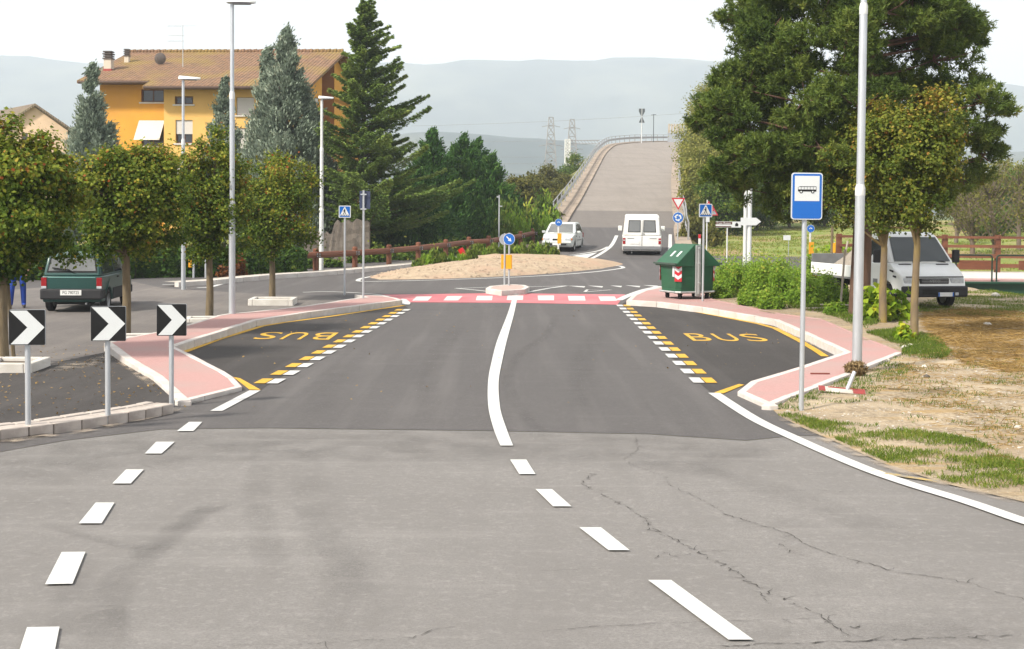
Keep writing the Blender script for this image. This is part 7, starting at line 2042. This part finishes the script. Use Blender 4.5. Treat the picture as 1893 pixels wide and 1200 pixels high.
# pebbles on the verge
rr = random.Random(12)
mb = MB()
vp = px2([(1440, 765), (1600, 800), (1893, 870), (1893, 680), (1700, 655), (1560, 708), (1470, 742)])
for x, y in scatter(vp, 900, rr, lambda x, y: .5 + .5 * noise2(x * 1.3, y * 1.3)):
    r = rr.choice([.008, .010, .013, .016, .022]); z = zv(x, y)
    v = [(x + r * rr.uniform(.6, 1.4) * a, y + r * rr.uniform(.6, 1.4) * b, z + c * r * rr.uniform(.5, 1.1)) for a, b, c in ((1, 0, .2), (0, 1, .2), (-1, 0, .2), (0, -1, .2), (0, 0, 1))]
    mb.add(v, [(0, 1, 4), (1, 2, 4), (2, 3, 4), (3, 0, 4)])
stuff(mb.build("pebbles", pm("pale_pebble", (.50, .46, .40), (.34, .31, .27), scale=30, rough=.9), fix=False))
def rock(px, py, r, label, group, seed, mat=None):
    p = G(px, py, 0, zg); rr = random.Random(seed); bm = bmesh.new(); bmesh.ops.create_icosphere(bm, subdivisions=2, radius=r)
    for v in bm.verts: v.co = Vector((v.co.x * rr.uniform(.85, 1.25), v.co.y * rr.uniform(.8, 1.1), v.co.z * rr.uniform(.5, .8)))
    me = bpy.data.meshes.new("stone"); bm.to_mesh(me); bm.free(); me.materials.append(mat or pm("pale_limestone", (.56, .52, .46), (.42, .39, .34), scale=12, rough=.9, bump=.5))
    o = obj("stone", me, None, (p.x, p.y, zv(p.x, p.y) + r * .25)); o.rotation_euler = (0, 0, rr.uniform(0, 6)); return tag(o, label, "stone", group)
for i, (px, py, r) in enumerate(((1672, 655, .08), (1684, 650, .06), (1702, 662, .05), (1727, 666, .045), (1708, 686, .05), (1640, 676, .05), (1659, 683, .04))):
    rock(px, py, r, "pale rubble lump near the tip of the right pavement", "rubble lumps by the pavement tip", 200 + i)
rock(1713, 704, .055, "dark stone lying on the bare dirt", None, 210, pm("dark_stone", (.10, .085, .07), (.07, .06, .05), scale=12, rough=.9))
rock(1825, 613, .09, "grey stone among the straw behind the young lime", None, 211)
rock(1840, 556, .14, "flat white stone on the grass before the bridge", None, 212)
rock(1882, 797, .05, "white stone at the clod of dry grass on the verge", None, 213)
# leaves dropped on the parking asphalt and the bays
rng = np.random.default_rng(7); P = scatter(px2([(200, 660), (330, 740), (120, 775), (0, 780), (0, 640), (190, 640)]), 260, rr) + scatter(px2([(360, 640), (560, 600), (700, 575), (620, 630), (480, 690)]), 25, rr) + scatter(px2([(1200, 575), (1480, 640), (1320, 720), (1250, 660)]), 40, rr) + scatter(px2([(300, 760), (1400, 760), (1150, 570), (750, 570)]), 60, rr)
C_ = np.array([(x, y, zr(y) + .03) for x, y in P]); V, F = leaves(C_, np.tile([0, 0, 1.], (len(C_), 1)), .03, rng, 1.4, .35)
stuff(obj("fallen_leaves", mesh_np("fallen_leaves", V, F, STRAW, rng.random(len(C_)) * .6)))

# ------------------------------------------------------------------ weeds behind the waste container, vines, little bushes
wl_ = [(1335, 548, 44, 52), (1375, 552, 40, 60), (1412, 558, 42, 66), (1450, 566, 40, 62), (1490, 572, 40, 56), (1525, 568, 34, 50), (1352, 528, 40, 40), (1400, 528, 42, 42), (1440, 535, 40, 46), (1475, 548, 38, 44), (1510, 548, 36, 36), (1330, 560, 20, 20), (1385, 574, 26, 26), (1425, 580, 30, 34), (1545, 590, 24, 22), (1560, 575, 26, 34)]
for i, (px, pyb, rx, hp_) in enumerate(wl_):
    p, s = spot(px, pyb); p.z = zv(p.x, p.y)
    shrub("weed_clump", "fresh green weed clump in the patch behind the waste container", "weed", "weeds behind the waste container", p, rx / s * .8, rx / s * .8, hp_ / s * .92, 300 + i, WEED, 2800, .045, 26, 1.9, .02, .2)
def vine(px, pyb, rx, hpx, label, seed, leaf=.15, n=420, mat=LIME):
    p, s = spot(px, pyb); p.z = zv(p.x, p.y)
    return shrub("vine_bush", label, "bush", "broad leaved lime green bushes", p, rx / s, rx / s * .8, hpx / s, seed, mat, n, leaf, 20, 1.25, .03, .2)
vine(1632, 602, 42, 52, "broad leaved lime green vine at the foot of the young limes", 330, .17, 600)
vine(1605, 598, 22, 34, "small broad leaved vine against the lamp post", 331, .14, 220)
vine(1672, 643, 20, 26, "yellow green seedling at the lichen covered trunk", 332, .10, 200)
vine(1505, 512, 16, 40, "yellow green vine by the white marker post and truck bed", 333, .13, 260)
vine(1550, 470, 30, 16, "low yellow green bush behind the truck bed", 334, .15, 220)
vine(1655, 552, 14, 24, "pale green sucker in front of the truck's wheel", 335, .12, 140)
# weeds on the mound crest
def crest_Y(px):
    best = (9e9, 50)
    for k in range(64):
        Y = 45.5 + .25 * k; x = at(px, 480, Y).x; z = mound_z(x, Y)
        if z - zr(Y) > .10: best = min(best, (proj((x, Y, z))[1], Y))
    return best[1]
for i, (px, py, hpx) in enumerate(((790, 493, 20), (803, 492, 24), (815, 491, 16), (853, 486, 14), (872, 484, 24), (884, 483, 18), (835, 489, 12), (915, 481, 18), (930, 480, 22), (955, 478, 14), (968, 477, 20), (985, 476, 18), (998, 475, 16), (1010, 474, 18), (1022, 474, 12), (905, 483, 12), (775, 495, 14), (945, 480, 12))):
    Y = crest_Y(px); p = at(px, py, Y); z = mound_z(p.x, Y); s = FPX / Y
    shrub("mound_weed", "yellowish weed tuft on the crest of the gravel mound", "weed", "weeds on the gravel mound", (p.x, Y, z - .03), 11 / s, 11 / s, hpx / s, 350 + i, GRASS if i % 3 else WEED, 420, .06, 12, 3.2, .02, .8)
# loose stones on the mound
rr = random.Random(77); mb = MB()
for x, y in scatter([(q[0] * .97 + cx * .03, q[1] * .97 + cy * .03) for q in outl], 1600, rr):
    if y > cy + 1.5: continue
    r = rr.uniform(.02, .06); z = mound_z(x, y)
    v = [(x + r * rr.uniform(.6, 1.4) * a, y + r * rr.uniform(.6, 1.4) * b, z + c_ * r * rr.uniform(.5, 1.1)) for a, b, c_ in ((1, 0, .1), (0, 1, .1), (-1, 0, .1), (0, -1, .1), (0, 0, .9))]
    mb.add(v, [(0, 1, 4), (1, 2, 4), (2, 3, 4), (3, 0, 4)])
stuff(mb.build("mound_stones", pm("mound_stone", (.44, .35, .255), (.26, .20, .155), scale=7, rough=.95, spec=.1), fix=False))
# red plastic tube on the mound
Yt = crest_Y(855) + .3; p = at(855, 476, Yt)
t = thing("red_marker_tube", "bent red plastic tube standing up behind the mound weeds", "marker", (p.x, Yt, mound_z(p.x, Yt) - .05))
mb = MB(); mb.tube([(0.03, 0, 0), (.04, 0, .28), (-.02, 0, .42), (-.10, 0, .55)], [.09, .10, .13, .12], 10); mb.build("tube", pm("red_plastic", (.55, .012, .015), (.45, .01, .012), scale=4, rough=.35), t, smooth=50)
mb = MB(); mb.lathe([(.105, -.02), (.115, 0), (.105, .02)], 12, (.04, 0, .3)); mb.build("band", SIGNRED, t)
# hedge beyond the side road at left
def hedge(x0px, x1px, pyb, pyt, label, seed, depth=1.0, n=15000):
    rng = np.random.default_rng(seed); a = G(x0px, pyb, 0, zg); b = G(x1px, pyb - 4, 0, zg); h = (pyb - pyt) / (FPX / a.y)
    t = thing("hedge", label, "hedge", a)
    u = rng.random(n); L = b - a
    v = rng.random(n); top = h * (.86 + .10 * np.sin(u * 37) + .06 * np.sin(u * 91 + 2))
    z = v ** .8 * top; d = np.where(rng.random(n) < .65, rng.normal(0, .06, n), rng.uniform(0, depth, n)); d = np.where(v > .85, rng.uniform(0, depth, n), d)
    C_ = np.stack([L.x * u, L.y * u + d + .1 * np.sin(u * 50 + z * 4), L.z * u + z], 1)
    V, F = leaves(C_, np.tile([0, -.8, .5], (n, 1)), .13, rng, 1.4, .7)
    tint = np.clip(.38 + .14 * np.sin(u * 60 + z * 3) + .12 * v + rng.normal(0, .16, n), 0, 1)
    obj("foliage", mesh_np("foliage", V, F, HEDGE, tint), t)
    mb = MB(); mb.box((L.x / 2, L.y / 2 + depth * .55, h * .38 + L.z / 2), (L.length * .98, depth * .5, h * .7), Matrix.Rotation(math.atan2(L.y, L.x), 3, 'Z')); mb.build("twig_core", pm("hedge_twigs", (.02, .025, .01), (.03, .03, .015), scale=6, rough=1), t)
    return t
hedge(250, 560, 514, 452, "clipped green hedge lining the side road behind the parking trees", 401)
hedge(-60, 245, 520, 448, "darker hedge piece beyond the parked hatchback and the white gate pillar", 402, n=9000)
p, s = spot(436, 514)
shrub("red_shrub", "rust red shrub growing against the hedge", "shrub", None, p - Vector((0, .4, 0)), 22 / s, .35, 36 / s, 403, leafmat("rust_leaf", [(0, (.06, .03, .012)), (.5, (.16, .06, .02)), (1, (.26, .10, .03))]), 900, .11)
for i, (px, pyb, rx, hh) in enumerate(((655, 490, 16, 20), (690, 488, 22, 30), (745, 484, 30, 26), (800, 478, 34, 24), (830, 474, 30, 30), (600, 498, 20, 18), (880, 470, 30, 22), (560, 500, 18, 24))):
    p, s = spot(px, pyb); p.y += 1.2
    shrub("barrier_shrub", "low shrub growing behind the wooden barrier", "shrub", "low shrubs behind the wooden barrier", p, rx / s, rx / s * .7, hh / s, 410 + i, BUSH, 700, .11)
for i, (px, Y, hpx, rx) in enumerate(((930, 66, 26, 22), (955, 67, 40, 26), (975, 68, 34, 22), (990, 69, 46, 24), (1003, 72, 50, 20), (1015, 75, 40, 18), (945, 70, 60, 26))):
    p = at(px, 440, Y); s = FPX / Y
    shrub("reed_clump", "tall grassy clump at the foot of the ramp guard rail", "plant", "grassy clumps at the ramp foot", (p.x, Y, zg(Y) + (.4 if Y > 70 else .1)), rx / s, rx / s, (hpx + 18) / s, 430 + i, WEED if i % 2 else BUSH, 900, .10, 14, 3.4, .02, .9)
p, s = spot(1280, 448)
for i, (px, Y, hpx, rx) in enumerate(((1272, 74, 40, 16), (1285, 72, 34, 18), (1300, 74, 46, 20), (1262, 72, 20, 10), (1320, 70, 26, 20))):
    p = at(px, 440, Y); s = FPX / Y
    shrub("reed_clump", "grassy shrub clump at the right foot of the ramp behind the yield sign", "plant", "grassy clumps right of the ramp foot", (p.x, Y, zg(Y) + .1), rx / s, rx / s, hpx / s, 440 + i, OLIVE, 800, .11, 14, 2.4, .02, .6)
# white gate pillar
p, s = spot(249, 513)
t = thing("gate_pillar", "short white plastered gate pillar at the end of the hedge", "pillar", p)
mb = MB(); mb.box((0, 0, .25), (18 / s, .35, .56)); mb.build("shaft", pm("white_plaster", (.72, .70, .66), (.64, .62, .58), scale=4, rough=.85), t, bevel=.015); mb = MB(); mb.box((0, 0, .56), (20 / s, .42, .06)); mb.build("cap", STONEW, t, bevel=.01)
# planters
WPL = pm("white_planter_concrete", (.66, .63, .58), (.54, .51, .47), scale=8, rough=.85, bump=.2, c3=(.48, .45, .40), scale3=1.5)
SOIL = pm("planter_soil", (.13, .10, .07), (.08, .06, .045), scale=14, rough=1)
def planter(px, py, w, d, h, label, rot=0.0):
    p = G(px, py, 0, zr); t = thing("planter", label, "planter", (p.x, p.y + d / 2, p.z), rot)
    for sx in (-1, 1):
        mb = MB(); mb.box((sx * (w / 2 - .06), 0, h / 2), (.12, d, h)); mb.build("side_kerb", WPL, t, bevel=.015)
        mb = MB(); mb.box((0, sx * (d / 2 - .06), h / 2), (w - .246, .12, h)); mb.build("end_kerb", WPL, t, bevel=.015)
    mb = MB(); mb.box((0, 0, h * .32), (w - .26, d - .26, h * .64)); mb.build("soil", SOIL, t)
planter(498, 566, 1.18, 1.0, .18, "low white kerb planter round the dark maple", R(3))
planter(4, 691, .86, .9, .16, "low white kerb planter round the maple beside the hatchback", R(2))
planter(238, 632, .95, .7, .10, "flush worn kerb planter round the broad maple", R(12))
planter(378, 597, 1.0, .7, .10, "flush worn kerb planter round the slim maple", R(10))
# tree stake
p = G(27, 672, 0, zr); t = thing("tree_stake", "brown leaning support stake tied to the planter maple", "stake", p)
mb = MB(); mb.tube([(0, 0, -.1), (-.16, .02, 1.9)], .035, 8); mb.build("stake", BARK, t); mb = MB(); mb.lathe([(.045, -.03), (.05, 0), (.045, .03)], 10, (-.14, .02, 1.6)); mb.build("tie", BLACK, t)

# ------------------------------------------------------------------ debris on the right verge
DRY = leafmat("dry_root", [(0, (.10, .065, .03)), (.5, (.22, .15, .07)), (1, (.36, .27, .14))], .1)
p = G(1577, 697, 0, zg); p.z = zv(p.x, p.y)
rng = np.random.default_rng(71); n = 1500
C_ = unit(rng.normal(0, 1, (n, 3))) * np.array([.17, .14, .12]) * (rng.uniform(.5, 1.1, n))[:, None] + np.array([0, 0, .11])
V, F = leaves(C_, rng.normal(0, 1, (n, 3)), .016, rng, 5, .5, fold=0)
o = thing("root_clod", "clod of dry roots and grass dumped against the lamp post", "root clod", p - Vector((0, .15, 0)))
obj("roots", mesh_np("roots", V, F, DRY, rng.random(n)), o)
bm = bmesh.new(); bmesh.ops.create_icosphere(bm, subdivisions=2, radius=.12)
for v in bm.verts: v.co = v.co * random.Random(int(v.co.x * 999)).uniform(.85, 1.1) + Vector((0, 0, .09))
me = bpy.data.meshes.new("soil_core"); bm.to_mesh(me); bm.free(); me.materials.append(pm("clod_soil", (.17, .115, .065), (.11, .075, .045), scale=14, rough=1)); obj("soil_core", me, o)
p = G(1556, 731, 0, zg); p.z = zv(p.x, p.y)
t = thing("fallen_sign", "battered red and white sign board lying on the dirt with its stub post", "road sign", p, R(-7))
mb = MB(); mb.box((0, 0, .045), (.66, .12, .012), Euler((R(28), R(4), 0)).to_matrix()); bd = mb.build("board", pm("dirty_white_board", (.52, .49, .44), (.36, .32, .27), scale=9, rough=.7), t)
mt_ = Euler((R(28), R(4), 0)).to_matrix()
for cx_, w_2 in ((-.28, .09), (.24, .17)):
    mb = MB(); c_ = mt_ @ Vector((cx_, 0, .009)); mb.box((c_.x, c_.y, c_.z + .045), (w_2, .118, .004), mt_); mb.build("red_band", pm("dirty_red_board", (.30, .035, .035), (.22, .05, .045), scale=9, rough=.7), bd)
mb = MB(); c_ = mt_ @ Vector((.02, .045, .009)); mb.box((c_.x, c_.y, c_.z + .045), (.42, .02, .004), mt_); mb.build("red_band", pm("dirty_red_board", (.30, .035, .035), (.22, .05, .045), scale=9, rough=.7), bd)
mb = MB(); mb.tube([(.08, .04, .05), (.19, .12, .30)], .03, 12); mb.build("stub_post", GALV, t, smooth=40)
p = G(1516, 692, 0, zp); o = MB(); o.box((0, 0, .012), (.30, .03, .02)); o = o.build("batten", pm("red_brown_batten", (.20, .05, .035), (.14, .04, .03), scale=6), None, (p.x, p.y, zp(p.y) + .0)); o.rotation_euler = (0, 0, R(2)); tag(o, "thin red brown batten lying on the right pavement", "batten")
p = G(1662, 723, 0, zg); o = MB(); o.box((0, 0, .015), (.30, .035, .03)); o = o.build("stick", BARK, None, (p.x, p.y, zv(p.x, p.y))); o.rotation_euler = (0, 0, R(-12)); tag(o, "short dark stick lying on the stony dirt", "stick")
for i, (px, py, L_, a, lb) in enumerate(((1527, 583, 1.15, 8, "long pale plank lying behind the pavement edge"), (1545, 579, .8, -3, "short pale plank on top of the long one"), (1556, 586, .45, -14, "broken end of pale plank beside the lamp post"))):
    p = G(px, py, 0, zg); o = MB(); o.box((0, 0, .02), (L_, .10, .03)); o = o.build("plank", pm("weathered_plank", (.46, .40, .32), (.34, .29, .23), scale=5, rough=.9), None, (p.x, p.y, zv(p.x, p.y) + .03 + .035 * (i == 1))); o.rotation_euler = (0, 0, R(a)); tag(o, lb, "plank", "planks behind the pavement")
for i, (x0, y0, x1, y1, lb) in enumerate(((1546, 560, 1567, 455, "slanting pale prop pole leaning by the truck bed"), (1553, 578, 1562, 470, "straighter pale prop pole beside the slanting one"))):
    p, s = spot(x0, y0); p.z = zv(p.x, p.y); t = thing("prop_pole", lb, "pole", p, 0, "prop poles by the truck")
    mb = MB(); mb.tube([(0, 0, -.1), ((x1 - x0) / s, .1, (y0 - y1) / s)], .028, 8); mb.build("shaft", pm("pale_pole_wood", (.40, .35, .28), (.30, .26, .21), scale=6), t)
    mb = MB(); mb.box((.0, 0, .01), (.14, .14, .02)); mb.build("foot", BARK, t)
p, s = spot(1537, 474); t = thing("wooden_stake", "dark wooden stake standing in the meadow", "stake", p); mb = MB(); mb.tube([(0, 0, -.1), (.02, 0, 56 / s)], .07, 8); mb.build("shaft", BARK, t)
p, s = spot(1541.5, 476); t = thing("amber_post", "amber delineator on a short post beside the wooden stake", "post", p); pole(t, 28 / s, .03); amber(t, 5 / s, 18 / s, 18 / s, -.03, 0)
p, s = spot(1293, 462); t = thing("reflector_post", "short white delineator post with a red top beside the ramp foot", "post", p)
mb = MB(); mb.box((0, 0, .3), (.13, .10, .62)); mb.build("shaft", SIGNWHITE, t, bevel=.02); mb = MB(); mb.box((0, 0, .72), (.132, .102, .22)); mb.build("red_top", SIGNRED, t, bevel=.02)
# ------------------------------------------------------------------ pylons, mast, wires
LAT = pm("pylon_steel", (.30, .29, .29), (.22, .21, .21), scale=2, rough=.6)
MASTW = pm("white_mast_paint", (.68, .68, .66), (.58, .58, .56), scale=2, rough=.5)
def lattice(name, label, px, Y, pyt, pyb, w0px, w1px, mat, n=10, arms=(), r=.09, cat="pylon", group=None):
    p = at(px, 388, Y); z0 = zg(Y); H = at(px, pyt, Y).z - z0; s = FPX / Y
    w0, w1 = w0px / s / 2 * 1.0, w1px / s / 2
    t = thing(name, label, cat, (p.x, Y, z0), 0, group)
    W = lambda u: w0 + (w1 - w0) * u
    mb = MB()
    for sx in (-1, 1):
        for sy in (-1, 1): mb.tube([(sx * W(0), sy * W(0), 0), (sx * W(1), sy * W(1), H)], r, 5)
    mb2 = MB()
    for k in range(n):
        u0, u1 = k / n, (k + 1) / n
        for sy in (-1, 1):
            mb2.tube([(-W(u0), sy * W(u0), H * u0), (W(u1), sy * W(u1), H * u1)], r * .6, 4); mb2.tube([(W(u0), sy * W(u0), H * u0), (-W(u1), sy * W(u1), H * u1)], r * .6, 4)
            mb2.tube([(-W(u1), sy * W(u1), H * u1), (W(u1), sy * W(u1), H * u1)], r * .6, 4)
            mb2.tube([(sy * W(u0), -W(u0), H * u0), (sy * W(u1), W(u1), H * u1)], r * .6, 4)
    mb.build("legs", mat, t); stuff(t.children[0]); stuff(mb2.build("lattice_bracing", mat, t))
    for (u, l) in arms:
        m3 = MB(); m3.tube([(-l, 0, H * u), (0, 0, H * u + .5), (l, 0, H * u)], r * .8, 5); m3.build("cross_arm", mat, t)
    return t, H, p
lattice("power_pylon", "grey lattice power pylon left of the white mast beyond the shrubs", 1017, 330, 217, 310, 34, 8, LAT, 11, [(.70, 3.2), (.9, 2.4)], .11, group="power pylons in the valley")
lattice("power_pylon", "grey lattice power pylon just right of the white mast", 1056, 360, 221, 310, 34, 8, LAT, 11, [(.68, 3.2), (.9, 2.4)], .11, group="power pylons in the valley")
t, H, p = lattice("railway_mast", "white lattice railway mast rising behind the ramp rail with a long side beam", 1048, 165, 258, 360, 10, 9, MASTW, 22, (), .06, cat="mast")
mb = MB(); L_ = (1107 - 1048) / (FPX / 165)
for dz in (0, -.45): mb.tube([(0, 0, H - .1 + dz), (L_, 0, H - .1 + dz)], .05, 5)
for k in range(10): mb.tube([(L_ * k / 10, 0, H - .1), (L_ * (k + 1) / 10, 0, H - .55)], .03, 4)
stuff(mb.build("side_beam", LAT, t))
for i, (ya, yb, Y) in enumerate(((288, 283, 300), (233, 205, 345), (262, 250, 345), (300, 296, 300))):
    a, b = at(760, ya, Y), at(1330, yb, Y); mb = MB(); pts = []
    for k in range(13): u = k / 12; q = a.lerp(b, u); q.z -= 1.2 * 4 * u * (1 - u) * .5; pts.append(q)
    o = mb.tube(pts, .035, 4).build("power_line", LAT); tag(o, "thin overhead power line strung between the valley pylons", "power line", "overhead lines in the valley")
# ------------------------------------------------------------------ valley haze
mh = bpy.data.materials.new("valley_haze"); mh.use_nodes = True
hn = mh.node_tree.nodes; hl = mh.node_tree.links
for n_ in list(hn):
    if n_.type == 'BSDF_PRINCIPLED': hn.remove(n_)
pv = hn.new("ShaderNodeVolumePrincipled")
pv.inputs["Color"].default_value = (.82, .90, 1.0, 1)
pv.inputs["Density"].default_value = HAZE
pv.inputs["Anisotropy"].default_value = 0.1
hl.new(pv.outputs[0], hn["Material Output"].inputs["Volume"])
hb = MB(); hb.box((0, 1500, 220), (11000, 8200, 452))
hz = stuff(hb.build("haze", mh))
